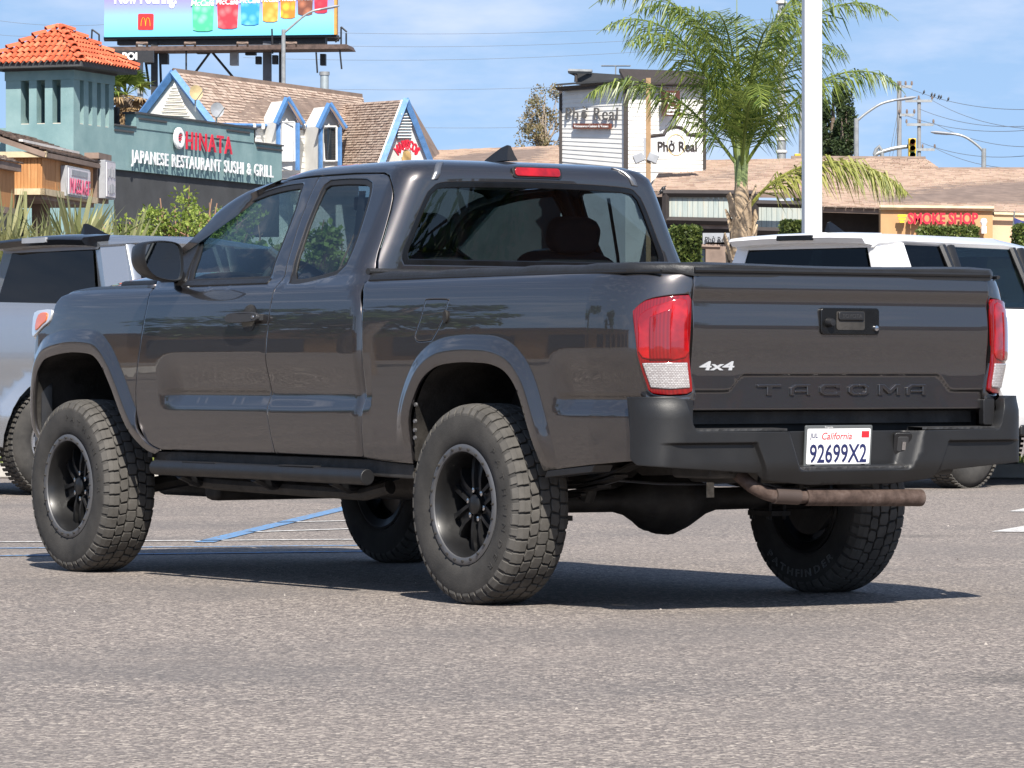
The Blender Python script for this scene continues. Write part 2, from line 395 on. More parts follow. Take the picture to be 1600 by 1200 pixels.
def shingles(E, quad, course=.115, tab=.24, mat=None, name='shingles', seed=1):
    """quad: eave left, eave right, ridge right, ridge left in world points; overlapping tabs in courses"""
    a, b, c, d = [Vector(p) for p in quad]; rn = random.Random(seed); m = MB(); L = E.location
    h = ((d-a).length+(c-b).length)/2; rows = max(2, int(h/course)); n = (b-a).cross(d-a).normalized()
    if n.z < 0: n = -n
    for r in range(-1, rows):
        t0 = max(0, r/rows); t1 = min(1, (r+1.25)/rows); p0, p1 = a+(d-a)*t0, b+(c-b)*t0; q0, q1 = a+(d-a)*t1, b+(c-b)*t1
        w = (p1-p0).length; k = max(1, int(w/tab)); o = rn.random()
        xs = [0]+[min(1, max(0, (i+o)/k+rn.uniform(-.25, .25)/k)) for i in range(k)]+[1]
        for i in range(len(xs)-1):
            if xs[i+1]-xs[i] < .002: continue
            u0, u1 = xs[i]+.006/w*2, xs[i+1]; lift = n*(.022+rn.random()*.018)
            P = [p0+(p1-p0)*u0+lift, p0+(p1-p0)*u1+lift, q0+(q1-q0)*u1+n*.006, q0+(q1-q0)*u0+n*.006, p0+(p1-p0)*u0, p0+(p1-p0)*u1]
            m.add([p-L for p in P], [(0, 1, 2, 3), (4, 5, 1, 0)])
    o = m.build(name, mat or SHING, E, smooth=0); o['kind'] = 'stuff'; return o
def planks(E, bl, br, tl, tr, pitch, mat, name='siding_plank', seed=0, th=.02):
    """horizontal lapped boards between a bottom and a top edge (world points)"""
    bl, br, tl, tr = map(Vector, (bl, br, tl, tr)); n = (br-bl).cross(tl-bl).normalized()
    if n.y > 0: n = -n
    k = max(1, round((tl-bl).length/pitch)); L = E.location
    for i in range(k):
        a0, a1 = bl+(tl-bl)*i/k, bl+(tl-bl)*(i+1)/k; b0, b1 = br+(tr-br)*i/k, br+(tr-br)*(i+1)/k
        m = MB(); P = [a0+n*th, b0+n*th, b1+n*.004, a1+n*.004, a0-n*.03, b0-n*.03, b1-n*.03, a1-n*.03]
        m.add([p-L for p in P], [(0, 1, 2, 3), (5, 4, 7, 6), (4, 5, 1, 0), (3, 2, 6, 7), (4, 0, 3, 7), (1, 5, 6, 2)]); m.build(name, mat, E, smooth=0)
def pier(A, B, z0, z1, th, mb=None):          # upright wall between two plan points
    A, B = Vector(A), Vector(B); return slab([(A.x, A.y, z0), (B.x, B.y, z0), (B.x, B.y, z1), (A.x, A.y, z1)], th, mb)
def Z(v, D): return EYE+(HORIZON-v)/FPX*D
TEAL = NT('teal stucco'); q = TEAL; g = q.noise(1.3, 6, .65); q.set(base=q.ramp(g, (.3, (.150, .255, .265)), (.7, (.235, .350, .352))), rough=.9, normal=q.bump(q.noise(40, 4), .006)); TEAL = q.m
DKG = plain('charcoal stucco', (.055, .057, .060), .85, var=.2, sc=1.5); CREAM = plain('cream painted reveal', (.55, .50, .42), .8)
WHITEW = plain('white painted timber', (.70, .69, .66), .7, var=.08, sc=2); BLUET = plain('blue painted trim', (.09, .22, .46), .6, var=.2)
DARKT = plain('dark brown trim', (.035, .028, .026), .7); BLACKM = plain('black painted steel', (.02, .021, .023), .55, var=.3)
DGLASS = NT('shop window glass'); DGLASS.set(base=(.02, .025, .03), rough=.06, spec=.8); DGLASS = DGLASS.m
GREYM = plain('galvanised pole', (.30, .31, .31), .5, metal=.4, var=.2)
REDS = plain('red sign acrylic', (.62, .02, .045), .35); WHITES = plain('white sign acrylic', (.80, .80, .80), .35, var=.03); BLACKS = plain('black sign face', (.02, .02, .022), .4)
# ---- teal restaurant with the tiled tower
teal = empty('restaurant_building', (-10.36, 98, 0)); put = wparts(teal)
tag(teal, 'teal stucco restaurant building with a square tower under a red clay tile roof', 'building')
dx = Vector((.36, .933, 0)); dy = Vector((-.933, .36, 0)); O = Vector((-10.36, 98, 0))
def lt(x, y, z): return O+dx*x+dy*y+Vector((0, 0, z))
def lbox(x0, x1, y0, y1, z0, z1, mb=None):
    mb = mb or MB(); M = Matrix(((dx.x, dy.x, 0, O.x), (dx.y, dy.y, 0, O.y), (0, 0, 1, 0), (0, 0, 0, 1))); return mb.box(x0, x1, y0, y1, z0, z1, M=M)
TWX, TWY = 2.12, 1.80
put(lbox(0, TWX, 0, TWY, 0, 6.86), 'tower_base', TEAL)
put(lbox(-.02, TWX+.02, -.02, TWY+.02, 7.90, 8.22), 'tower_band', TEAL); put(lbox(-.06, TWX+.06, -.06, TWY+.06, 8.12, 8.25), 'tower_cornice', DKG)
for x0, x1 in ((0, .33), (.53, .78), (.98, 1.23), (1.43, 1.66), (1.86, TWX)):
    put(lbox(x0, x1, 0, .24, 6.86, 7.90), 'tower_pier', TEAL); put(lbox(x0, x1, TWY-.24, TWY, 6.86, 7.90), 'tower_pier', TEAL)
for y0, y1 in ((.24, .34), (.56, .76), (.98, 1.18), (1.40, TWY-.24)):
    put(lbox(0, .24, y0, y1, 6.86, 7.90), 'tower_pier', TEAL); put(lbox(TWX-.24, TWX, y0, y1, 6.86, 7.90), 'tower_pier', TEAL)
put(lbox(.02, TWX-.02, .02, TWY-.02, 6.86, 6.88), 'slot_sill', CREAM)
E0, EZ, AP = .42, 8.27, lt(TWX/2, TWY/2, 9.22)
C4 = [lt(-E0, -E0, EZ), lt(TWX+E0, -E0, EZ), lt(TWX+E0, TWY+E0, EZ), lt(-E0, TWY+E0, EZ)]
rf = MB(); Lr = Vector(teal.location); rf.add([p-Lr for p in C4+[AP]]+[p-Lr-Vector((0, 0, .10)) for p in C4], [(0, 1, 4), (1, 2, 4), (2, 3, 4), (3, 0, 4), (0, 5, 6, 1), (1, 6, 7, 2), (2, 7, 8, 3), (3, 8, 5, 0), (8, 7, 6, 5)])
roof = rf.build('tower_roof', DKG, teal, smooth=0)
CLAY = NT('red clay tile'); q = CLAY; g = q.n('ShaderNodeObjectInfo').outputs['Random']; q.set(base=q.ramp(g, (0, (.46, .085, .035)), (.6, (.60, .13, .055)), (1, (.70, .20, .10))), rough=.8, normal=q.bump(q.noise(20, 3), .004)); CLAY = q.m
tm = MB(); n = 6; LT = .34; V = []
for k, (xx, r0) in enumerate(((0, .062), (LT, .052))):
    V += [(xx, r0*math.cos(pi*i/n), r0*math.sin(pi*i/n)+(.035 if k == 0 else .0)) for i in range(n+1)]
V += [(0, (.062-.014)*math.cos(pi*i/n), (.062-.014)*math.sin(pi*i/n)+.035) for i in range(n+1)]
tm.add(V, [(i, i+1, n+2+i, n+1+i)[::-1] for i in range(n)]+[(i, i+1, 2*n+3+i, 2*n+2+i) for i in range(n)]); tile_me = tm.mesh('roof_tile', 60); tile_me.materials.append(CLAY)
rn = random.Random(5)
def lay(a, b, ap, cols, rows):
    for r in range(rows):
        t = r/rows; p, q_ = a+(ap-a)*t, b+(ap-b)*t; w = (q_-p).length; k = max(1, int(round(cols*(1-t))))
        upd = ((ap-(a+b)/2)).normalized(); al = (b-a).normalized(); nn = al.cross(upd); nn = nn if nn.z > 0 else -nn; al = upd.cross(nn)*-1
        for i in range(k):
            o = p+(q_-p)*((i+.5)/k)+nn*.01-upd*.05+Vector((0, 0, rn.uniform(-.006, .006))); ob = link('roof_tile', tile_me, None, roof)
            M = Matrix.Identity(4)
            for c_, ax_ in enumerate((upd, nn.cross(upd), nn)): M[0][c_], M[1][c_], M[2][c_] = ax_
            M.translation = o-Lr; ob.matrix_local = M
lay(C4[0], C4[1], AP, 19, 7); lay(C4[3], C4[0], AP, 17, 7)
for a in (0, 1, 3):
    for k in range(6):
        ob = link('ridge_tile', tile_me, None, roof); p = C4[a]+(AP-C4[a])*(k/6); u_ = (AP-C4[a]).normalized(); s_ = Vector((0, 0, 1)).cross(u_).normalized(); n_ = u_.cross(s_); M = Matrix.Identity(4)
        for c_, ax_ in enumerate((u_, s_, n_)): M[0][c_], M[1][c_], M[2][c_] = ax_*(1.5 if c_ else 1)
        M.translation = p+Vector((0, 0, .05))-Lr; ob.matrix_local = M
put(lbox(TWX, 12.0, .02, 6, 5.88, 6.93), 'sign_band', TEAL)
put(lbox(3.32, 10.2, .0, .30, 6.93, 7.28), 'parapet', TEAL); put(lbox(3.25, 10.3, -.05, .34, 7.28, 7.33), 'parapet_cap', DKG)
put(lbox(3.45, 5.0, -.03, .0, 7.15, 7.20), 'parapet_groove', DKG); put(lbox(8.5, 9.9, -.03, .0, 7.15, 7.20), 'parapet_groove', DKG)
put(lbox(TWX, 3.3, -.03, .3, 6.93, 6.97), 'parapet_cap', DKG); put(lbox(TWX+.05, 3.2, -.01, .02, 6.80, 6.85), 'parapet_groove', DKG); put(lbox(10.3, 12.05, -.03, .3, 6.93, 6.97), 'parapet_cap', DKG); put(lbox(10.4, 12, -.01, .02, 6.80, 6.85), 'parapet_groove', DKG)
put(lbox(TWX, 12.0, .10, 5, 4.55, 5.88), 'awning_band', DKG); put(lbox(TWX, 12, 1.2, 5, 0, 4.5), 'shop_front', DGLASS)
for x in (2.2, 5.0, 8.0, 11.0): put(lbox(x, x+.3, .6, 1.2, 0, 4.55), 'column', DKG)
put(lbox(.0, 12, 1.3, 6, .0, .5), 'plinth', DKG)
put(lbox(TWX+1.1, TWX+1.22, .45, 1.3, 6.95, 7.45), 'roof_vent', DARKT)
hs = empty('restaurant_sign', lt(6, -.05, 6)); tag(hs, 'red and white raised letter sign of the Japanese restaurant on the teal wall', 'sign'); H0 = hs.location.copy()
def wall(x, z, o=.06): return frame(lt(x, -o, z)-H0, dx, (0, 0, 1))
lettering('HINATA', wall(5.95, 6.56), 2.75, .46, REDS, hs, .025, bold=.010, gap=.10)
lettering('JAPANESE RESTAURANT SUSHI & GRILL', wall(2.95, 6.08), 8.3, .32, WHITES, hs, .025, bold=.008, gap=.07)
m = MB(); m.lathe([(.14, .0), (.14, .08), (.23, .08), (.27, .05), (.27, 0)], wall(5.55, 6.80), 28); m.build('round_emblem', WHITES, hs)
m = MB()
for k, (w_, z_) in enumerate(((.07, .06), (.10, .0), (.06, -.06))): m.tube([wall(5.55, 6.80) @ Vector((-w_, z_, .05)), wall(5.55, 6.80) @ Vector((w_, z_+.02, .05))], .02, 6)
m.build('emblem_bars', REDS, hs)
# ---- orange timber shop on the left
ORANGE = NT('orange stained boards'); q = ORANGE; g = q.noise(3, 5, .6, vec=q.scaled((6, 6, .6))); q.set(base=q.ramp(g, (.3, (.34, .145, .045)), (.7, (.52, .26, .10))), rough=.75); ORANGE = q.m
TAN = plain('tan fascia board', (.52, .42, .27), .75, var=.15); BROWNF = plain('weathered brown fascia', (.20, .145, .115), .8, var=.25, sc=3)
mas = empty('timber_shop', (-9.07, 80, 0)); put = wparts(mas); tag(mas, 'orange timber clad shop with a brown shingle roof at the left edge', 'building')
O = Vector((-9.07, 80, 0)); dx = Vector((.14, .990, 0)); dy = Vector((-.990, .14, 0))
put(lbox(.02, 5.2, .04, 6, 4.50, 5.12), 'wall_core', ORANGE)
for k in range(9): put(lbox(-.0, .02, .02+k*.068, .08+k*.068, 4.48, 5.14), 'wall_board', ORANGE)
for k in range(4): put(lbox(.03+k*1.03, 1.03+k*1.03, .0, .04, 4.50, 5.10), 'wall_panel', ORANGE)
put(lbox(-.10, 4.25, -.12, .0, 5.10, 5.19), 'fascia', BROWNF); put(lbox(-.12, -.02, -.12, 1.2, 5.10, 5.21), 'fascia', TAN)
put(lbox(-.10, 4.2, -.08, .0, 4.38, 4.50), 'soffit_board', TAN); put(lbox(-.10, -.0, -.08, .9, 4.38, 4.50), 'soffit_board', TAN); put(lbox(0, 4.2, 0, 1.6, 4.30, 4.40), 'soffit', BROWNF)
rq = [lt(-.15, -.12, 5.21), lt(4.25, -.12, 5.21), lt(5.3, 1.6, 5.80), lt(-.15, 1.6, 5.80)]
shingles(mas, rq, course=.16, mat=plain('brown weathered shingles', (.36, .28, .22), .9, var=.35, sc=6), seed=3)
put(slab([p-Vector((0, 0, .02)) for p in rq], .1), 'roof_deck', BROWNF); put(lbox(-.1, 4.4, .35, .43, 5.40, 5.45), 'roof_flashing', plain('pale flashing', (.6, .58, .55), .6))
put(lbox(4.25, 5.25, -.05, .1, 4.42, 5.35), 'end_wall', BROWNF); put(lbox(4.2, 5.3, -.10, .2, 5.30, 5.42), 'end_fascia', BROWNF)
put(lbox(.2, 5, 1.6, 6, 0, 4.3), 'shop_front', DGLASS); put(lbox(2.3, 2.6, .5, .8, 0, 4.35), 'column', BROWNF)
put(lbox(-3.6, -.9, .30, 5, 4.05, 4.80), 'wing_wall', ORANGE); put(lbox(-3.7, -.85, .18, .30, 4.78, 4.92), 'wing_fascia', BROWNF); put(lbox(-3.7, -.85, .2, .3, 3.95, 4.07), 'wing_soffit_board', BROWNF); put(lbox(-3.6, -.9, 1.6, 5, 0, 4.0), 'wing_shop_front', DARKT)
shingles(mas, [lt(-3.8, .16, 4.93), lt(-.8, .16, 4.93), lt(-.8, 1.6, 5.5), lt(-3.8, 1.6, 5.5)], course=.16, mat=MATS['brown weathered shingles'], seed=4)
GREYS = plain('grey sign cabinet', (.30, .31, .33), .5); PALES = plain('pale sign face', (.62, .58, .60), .4, var=.1, sc=3); PINK = plain('faded pink letters', (.50, .08, .16), .5)
ms = empty('massage_sign', lt(2.2, -.4, 4.5)); tag(ms, 'grey box sign with pink MASSAGE lettering on the timber shop', 'sign'); H0 = ms.location.copy(); pm = wparts(ms)
pm(lbox(1.45, 3.3, -.14, -.0, 4.42, 5.02), 'sign_cabinet', GREYS, bevel=.01); pm(lbox(1.50, 3.25, -.16, -.14, 4.46, 4.98), 'sign_face', PALES)
lettering('MASSAGE', frame(lt(1.56, -.165, 4.49)-H0, dx, (0, 0, 1)), 1.63, .31, PINK, ms, .015, bold=.0, gap=.06); pm(lbox(1.7, 3.0, -.17, -.16, 4.84, 4.95), 'sign_strip', GREYS)
ms = empty('shop_sign', lt(4.7, -.3, 4.4)); tag(ms, 'small weathered white box sign at the far corner of the timber shop', 'sign'); pm = wparts(ms)
pm(lbox(4.35, 5.2, -.20, -.06, 4.50, 5.28), 'sign_cabinet', GREYS, bevel=.01); pm(lbox(4.40, 5.15, -.22, -.20, 4.54, 5.24), 'sign_face', PALES); H0 = ms.location.copy()
rn = random.Random(8); m = MB(); Mf = frame(lt(4.45, -.225, 4.60)-H0, dx, (0, 0, 1))
for r_ in range(2):
    for k in range(5): m.box(.02+k*.13, .02+k*.13+rn.uniform(.05, .10), r_*.32+rn.uniform(0, .05), r_*.32+rn.uniform(.16, .24), 0, .012, M=Mf)
m.build('faded_marks', GREYS, ms, smooth=0)['kind'] = 'stuff'
# ---- white and blue building with dormers
mar = empty('gabled_building', (-8.4, 112, 0)); put = wparts(mar); tag(mar, 'white building with blue trimmed gables, two dormers and a tan shingle roof', 'building')
def P(u, v, D): return at(u, v, D)
gA, gL, gR = P(271, 114, 112), P(205, 200, 113), P(333, 195, 111.2)
put(slab([gL, gR, gA], .15), 'gable_wall', WHITEW)
for k, (a, b) in enumerate(((gL, gA), (gA, gR))):
    m = MB(); d = Vector((0, -.12, 0)); m.tube([a+d, b+d], .12, 4); put(m, 'barge_board', BLUET)
m = MB(); vb = [P(251, 180, 111.5), P(296, 182, 111.3), P(272.5, 129, 111.7)]; put(slab(vb, .05), 'vent_frame', WHITEW)
for k in range(9):
    t = k/9.6; a = vb[0]+(vb[2]-vb[0])*t; b = vb[1]+(vb[2]-vb[1])*t; m = MB(); m.tube([a+Vector((0, -.08, 0)), b+Vector((0, -.08, 0))], .030, 4); put(m, 'louvre', CREAM)
rdgL, rdgR, evL, evR = P(271, 113, 112), P(556, 148, 121), P(333, 193, 111.2), P(560, 197, 119)
shingles(mar, [evL, P(575, 205, 119.6), P(567, 153, 121), rdgL], seed=5); put(slab([evL, P(575, 205, 119.6), P(567, 153, 121), rdgL], .12), 'main_roof', BROWNF)
put(slab([rdgL, P(567, 153, 121), P(500, 200, 127), P(205, 200, 118)], .12), 'main_roof', BROWNF)
put(slab([P(333, 195, 111.6), P(560, 199, 119.4), P(560, 320, 119.4), P(333, 320, 111.6)], .2), 'front_wall', WHITEW)
planks(mar, P(400, 300, 113.6), P(560, 300, 119.2), P(400, 196, 113.6), P(560, 200, 119.2), .16, WHITEW)
m = MB(); m.tube([evL+Vector((0, -.05, -.03)), P(560, 199, 119)], .05, 4); put(m, 'eave_board', BLUET)
for u in (397, 411, 427, 475, 489, 503):
    m = MB(); c = P(u, 197, 113.2+(u-397)*.03); m.lathe([(0, -.10), (.05, -.08), (.06, 0), (.04, .06), (0, .08)], Matrix.Translation(c), 8); put(m, 'eave_bulb', WHITEW)
for u0, D, ap, top, bot, w, dark in ((451, 113.4, 153, 190, 266, 11, False), (517, 115.4, 162, 197, 266, 11, True)):
    fw_ = Vector((.12, -.25, 0))
    f = [P(u0-w-6, 266, D), P(u0+w+3, 266, D+.35), P(u0+w+3, top, D+.35), P(u0-1, ap+4, D+.2), P(u0-w-6, top, D)]
    put(slab(f, .9), 'dormer_wall', WHITEW)
    m = MB(); m.tube([P(u0-w-9, top+3, D-.25), P(u0-2, ap, D-.2)], .085, 4); put(m, 'dormer_board', BLUET); m = MB(); m.tube([P(u0-2, ap, D-.2), P(u0+w+12, top+4, D)], .085, 4); put(m, 'dormer_board', BLUET)
    put(slab([P(u0-2, ap, D-.25), P(u0+w+12, top+4, D-.1), P(u0+w+16, top+2, D+2), P(u0+3, ap-1, D+2)], .06), 'dormer_roof', BROWNF)
    wn_ = put(slab([P(u0-w+2, 250 if not dark else 249, D-.12), P(u0+w-3, 250, D+.12), P(u0+w-3, top+2, D+.12), P(u0-w+2, top+3, D-.12)], .05), 'dormer_window', DGLASS if dark else WHITES)
    for aa, bb in (((u0-w+1, 252), (u0+w-2, 252)), ((u0-w+1, 252), (u0-w+1, top+1)), ((u0+w-2, 252), (u0+w-2, top+1)), ((u0-w+1, top+1), (u0+w-2, top+1))):
        m = MB(); m.tube([P(*aa, D-.12), P(*bb, D-.02)], .028, 4); put(m, 'window_frame', WHITEW, parent=wn_)
    for uu in (u0-w-5, u0+w+3): m = MB(); m.tube([P(uu, 266, D-.1), P(uu, top+2, D-.1)], .06, 4); put(m, 'corner_board', BLUET if uu < u0 else BLUET)
wA, wL, wR = P(632, 156, 114), P(592, 262, 113.2), P(674, 262, 115.0)
put(slab([wL, wR, wA], .12), 'wing_gable', WHITEW)
for a, b in ((wL, wA), (wA, wR)): m = MB(); d = Vector((.05, -.14, 0)); m.tube([a+d, b+d], .11, 4); put(m, 'barge_board', BLUET)
vb = [P(622, 217, 113.7), P(643, 217, 114.2), P(643, 190, 114.2), P(633, 168, 113.9), P(622, 192, 113.7)]; put(slab(vb, .04), 'vent_frame', plain('blue grey vent', (.12, .22, .30), .6))
for k in range(9):
    v = 215-k*4.6; hw = 10.5 if v > 190 else 10.5*(v-167)/23; m = MB(); m.tube([P(632.5-hw, v, 113.6), P(632.5+hw, v, 114.1)], .022, 4); put(m, 'louvre', WHITEW)
shingles(mar, [P(528, 262, 117.2), wL, wA, P(527, 163, 120.5)], seed=6); put(slab([P(528, 262, 117.2), wL, wA, P(527, 163, 120.5)], .1), 'wing_roof', BROWNF)
put(slab([wR, P(700, 262, 119), P(640, 158, 120), wA], .1), 'wing_roof', BROWNF)
put(slab([P(590, 262, 113.3), P(674, 262, 115), P(674, 650, 115), P(590, 650, 113.3)], .2), 'wing_wall', WHITEW)
put(slab([P(333, 320, 112), P(592, 320, 119), P(592, 650, 119), P(333, 650, 112)], .2), 'ground_floor', WHITEW)
sg = empty('arched_sign', P(634, 240, 113.3)); tag(sg, 'red arched MARISCOS sign with a round picture on the white gable', 'sign'); H0 = sg.location.copy()
M = frame(P(634, 233, 113.5)-H0, (P(650, 233, 113.9)-P(620, 233, 113.2)), (0, 0, 1))
lettering('MARISCOS', M @ T((-.46, .0, .02)), .92, .26, REDS, sg, .04, bold=.035, curve=(.55, 1))
m = MB(); m.lathe([(0, .03), (.20, .03), (.205, 0)], M @ T((0, -.22, 0)), 28); m.build('round_picture', plain('ochre picture', (.45, .30, .12), .6, var=.5, sc=4), sg); m = MB(); m.tube([M @ Vector((.25*math.cos(pi*t/16), -.22+.25*math.sin(pi*t/16), .03)) for t in range(17)], .03, 6); m.build('picture_rim', WHITES, sg)
for i, (u, v, D, lab) in enumerate(((305, 145, 110, 'yellowed satellite dish at the top of the blue barge board'), (338, 172, 110, 'grey satellite dish lower down by the barge board'))):
    dsh = empty('satellite_dish', P(u, v, D)); tag(dsh, lab, 'satellite dish', 'satellite dishes on the gable'); M = frame((0, 0, 0), (.8, .5, 0), (-.25, -.1, 1))
    m = MB(); m.lathe([(0, .0), (.10, .012), (.20, .05), (.20, .058), (.10, .02), (0, .008)], M, 20); m.build('reflector', plain('aged dish ochre', (.50, .38, .20), .6) if i == 0 else GREYS, dsh)
    m = MB(); m.tube([(0, .05, -.2), (.0, -.05, -.25), (.25, -.35, .05)], .012, 5); m.build('feed_arm', GREYM, dsh); m = MB(); m.tube([(0, .03, 0), (0, .06, -.5)], .025, 6); m.build('mast', GREYM, dsh)
fl_ = empty('roof_flue', P(507, 150, 120)); m = MB(); m.tube([(0, 0, -.6), (0, 0, .62)], .125, 16); m.build('flue_pipe', plain('zinc pipe', (.40, .45, .46), .45, metal=.5), fl_); m = MB(); m.tube([(0, 0, .60), (0, 0, .70)], .15, 16); m.build('flue_cap', GREYM, fl_); tag(fl_, 'round zinc flue pipe rising behind the tan shingle ridge', 'chimney')
# ---- long low roof behind the cab and the Pho house
longb = empty('shop_row', (4, 112, 0)); put = wparts(longb); tag(longb, 'long low shop row with a tan shingle roof behind the pickup', 'building')
r1 = [P(640, 262, 113), P(905, 268, 113), P(880, 228, 121), P(672, 236, 121)]
shingles(longb, r1, seed=7); put(slab(r1, .12), 'roof', BROWNF)
put(slab([P(640, 264, 113.3), P(905, 270, 113.3), P(905, 650, 113.3), P(640, 650, 113.3)], .3), 'front_wall', DKG)
r2 = [P(878, 228, 112), P(960, 262, 110), P(958, 258, 112), P(886, 224, 116)]
put(slab([P(872, 228, 112), P(962, 268, 110), P(962, 258, 110.2), P(880, 222, 112.2)], .5), 'small_gable', TAN); put(slab([P(884, 240, 111.9), P(925, 262, 111), P(880, 262, 111.9)], .1), 'gable_vent', GREYS)
r3 = [P(1012, 300, 104), P(1256, 302, 104), P(1256, 248, 112), P(1040, 252, 112)]
shingles(longb, r3, seed=8); put(slab(r3, .12), 'roof', BROWNF)
r4 = [P(1240, 322, 104), P(2200, 351, 104), P(2200, 264, 113), P(1470, 265, 113), P(1445, 247, 113.5), P(1240, 247, 113.5)]
shingles(longb, [P(1240, 322, 104), P(2200, 351, 104), P(2200, 265, 112.5), P(1240, 265, 112.5)], seed=9); shingles(longb, [P(1240, 265, 112.4), P(1470, 265, 112.4), P(1445, 248, 114.5), P(1240, 247, 114.5)], seed=10)
put(slab([P(1240, 323, 104.1), P(2200, 352, 104.1), P(2200, 266, 112.6), P(1240, 266, 112.6)], .12), 'roof', BROWNF); put(slab([P(1240, 266, 112.5), P(1470, 266, 112.5), P(1445, 249, 114.6), P(1240, 248, 114.6)], .1), 'roof', BROWNF)
m = MB(); m.tube([P(1236, 247, 114.4), P(1446, 248, 114.4)], .07, 6); put(m, 'ridge_cap', BROWNF); m = MB(); m.tube([P(1468, 265, 112.5), P(2200, 265, 112.5)], .07, 6); put(m, 'ridge_cap', BROWNF)
WEATH = NT('weathered blue grey boards'); q = WEATH; g = q.noise(2, 6, .7, vec=q.scaled((5, 5, .35))); q.set(base=q.ramp(g, (.3, (.24, .30, .30)), (.55, (.38, .41, .38)), (.75, (.45, .38, .27))), rough=.9); WEATH = q.m
for k in range(17):
    u = 1042+k*8.1
    put(slab([P(u, 342, 103), P(u+7.7, 342, 103), P(u+7.7, 305, 103), P(u, 305, 103)], .06), 'fascia_board', WEATH)
for k in range(10):
    u = 1182+k*8; put(slab([P(u, 358, 103.4), P(u+7.6, 358, 103.4), P(u+7.6, 320, 103.4), P(u, 320, 103.4)], .06), 'fascia_board', WEATH)
for a, b in (((1036, 302), (1181, 303)), ((1040, 344), (1140, 346)), ((1181, 318), (1262, 320)), ((1175, 360), (1262, 362)), ((1040, 302), (1040, 346)), ((1180, 303), (1180, 344))):
    m = MB(); m.tube([P(*a, 102.9), P(*b, 102.9)], .09, 4); put(m, 'fascia_trim', DARKT)
put(slab([P(1020, 306, 105.5), P(1640, 338, 105.5), P(1640, 640, 105.5), P(1000, 640, 105.5)], .3), 'shop_wall', DARKT); put(slab([P(880, 266, 112.6), P(1030, 266, 112.6), P(1030, 650, 112.6), P(880, 650, 112.6)], .3), 'shop_wall', DKG)
put(slab([P(1094, 357, 103), P(1146, 358, 103), P(1146, 352, 103), P(1094, 351, 103)], .1), 'door_head', BROWNF); put(slab([P(1055, 385, 103), P(1120, 386, 103), P(1120, 610, 103), P(1055, 610, 103)], .1), 'shop_window', DGLASS); m = MB(); m.tube([P(1050, 384, 102.8), P(1125, 386, 102.8)], .06, 4); put(m, 'window_head', BROWNF); m = MB(); m.box(-.25, .25, -.1, .1, 0, 4.2, M=Matrix.Translation(Vector((P(1118, 400, 102.9).x, 102.9, 0)))); put(m, 'shop_post', BROWNF)
ds = empty('door_sign', P(1118, 374, 102.8)); H0 = ds.location.copy(); tag(ds, 'small grey Pho Real sign over the shop door', 'sign'); pm = wparts(ds); pm(slab([P(1098, 381, 102.8), P(1140, 382, 102.8), P(1140, 364, 102.8), P(1098, 364, 102.8)], .06), 'sign_board', GREYS); lettering('Phở Real', frame(P(1101, 378.5, 102.72)-H0, (1, 0, 0), (0, 0, 1)), .60, .14, BLACKS, ds, .02, bold=.015)
# ---- white clapboard tower
pho = empty('clapboard_tower', (2.2, 108, 0)); put = wparts(pho); tag(pho, 'white clapboard two sided tower with black cornice and corner boards', 'building')
cL, cM, cR = 876, 977, 1101
DL, DM, DR = 110.2, 108.0, 109.2
planks(pho, P(cL, 252, DL), P(cM, 262, DM), P(cL, 143, DL), P(cM, 134, DM), .112, WHITEW)
planks(pho, P(cM, 268, DM), P(cR, 270, DR), P(cM, 134, DM), P(cR, 139, DR), .112, WHITEW)
put(slab([P(cL, 640, DL), P(cM, 640, DM), P(cM, 133, DM), P(cL, 142, DL)], .2), 'wall_core', WHITEW); put(slab([P(cM, 640, DM), P(cR, 640, DR), P(cR, 138, DR), P(cM, 133, DM)], .2), 'wall_core', WHITEW)
for u, D, v0, w in ((cL, DL, 142, 2.4), (cM+1, DM-.1, 133, 3.6), (cR, DR, 138, 2.4)):
    put(slab([P(u-w, 264, D-.08), P(u+w, 264, D-.08), P(u+w, v0, D-.08), P(u-w, v0, D-.08)], .12), 'corner_board', DARKT)
put(slab([P(cL-10, 136, DL-.4), P(cM+1, 127, DM-.4), P(cM+1, 133, DM-.4), P(cL-3, 142, DL-.3)], .5), 'cornice', DARKT); put(slab([P(cM+1, 127, DM-.4), P(cR+6, 131, DR-.4), P(cR+3, 138, DR-.3), P(cM+1, 133, DM-.4)], .5), 'cornice', DARKT)
put(slab([P(cL-8, 134, DL), P(cM, 126, DM), P(cR+5, 130, DR), P(1000, 124, 116)], .05), 'roof', DKG)
put(slab([P(898, 112, 111), P(975, 117, 110), P(975, 128, 110), P(900, 132, 111)], .4), 'roof_parapet', DKG); m = MB(); m.tube([P(888, 111, 110.8), P(925, 112, 110.6)], .06, 4); put(m, 'parapet_flashing', GREYM)
m = MB(); m.tube([P(889, 112, 110.9), P(900, 117, 110.8), P(900, 128, 110.8)], .05, 5); put(m, 'downpipe', DARKT)
m = MB(); m.tube([P(940, 103, 112), P(985, 103, 111)], .02, 5); m.tube([P(962, 103, 111.5), P(962, 120, 111.5)], .02, 5); put(m, 'roof_aerial', GREYM)
ps = empty('letter_sign', P(925, 178, 109.6)); H0 = ps.location.copy(); tag(ps, 'dark Pho Real letter sign on the left face of the clapboard tower', 'sign')
ex_ = P(cM, 178, DM)-P(cL, 178, DL); M = frame(P(883, 187, 109.90)-H0, ex_, (0, 0, 1)); lettering('Phở Real', M, ex_.length*.83, .34, plain('dark grey letters', (.10, .095, .09), .6), ps, .03, bold=-.004, gap=.05)
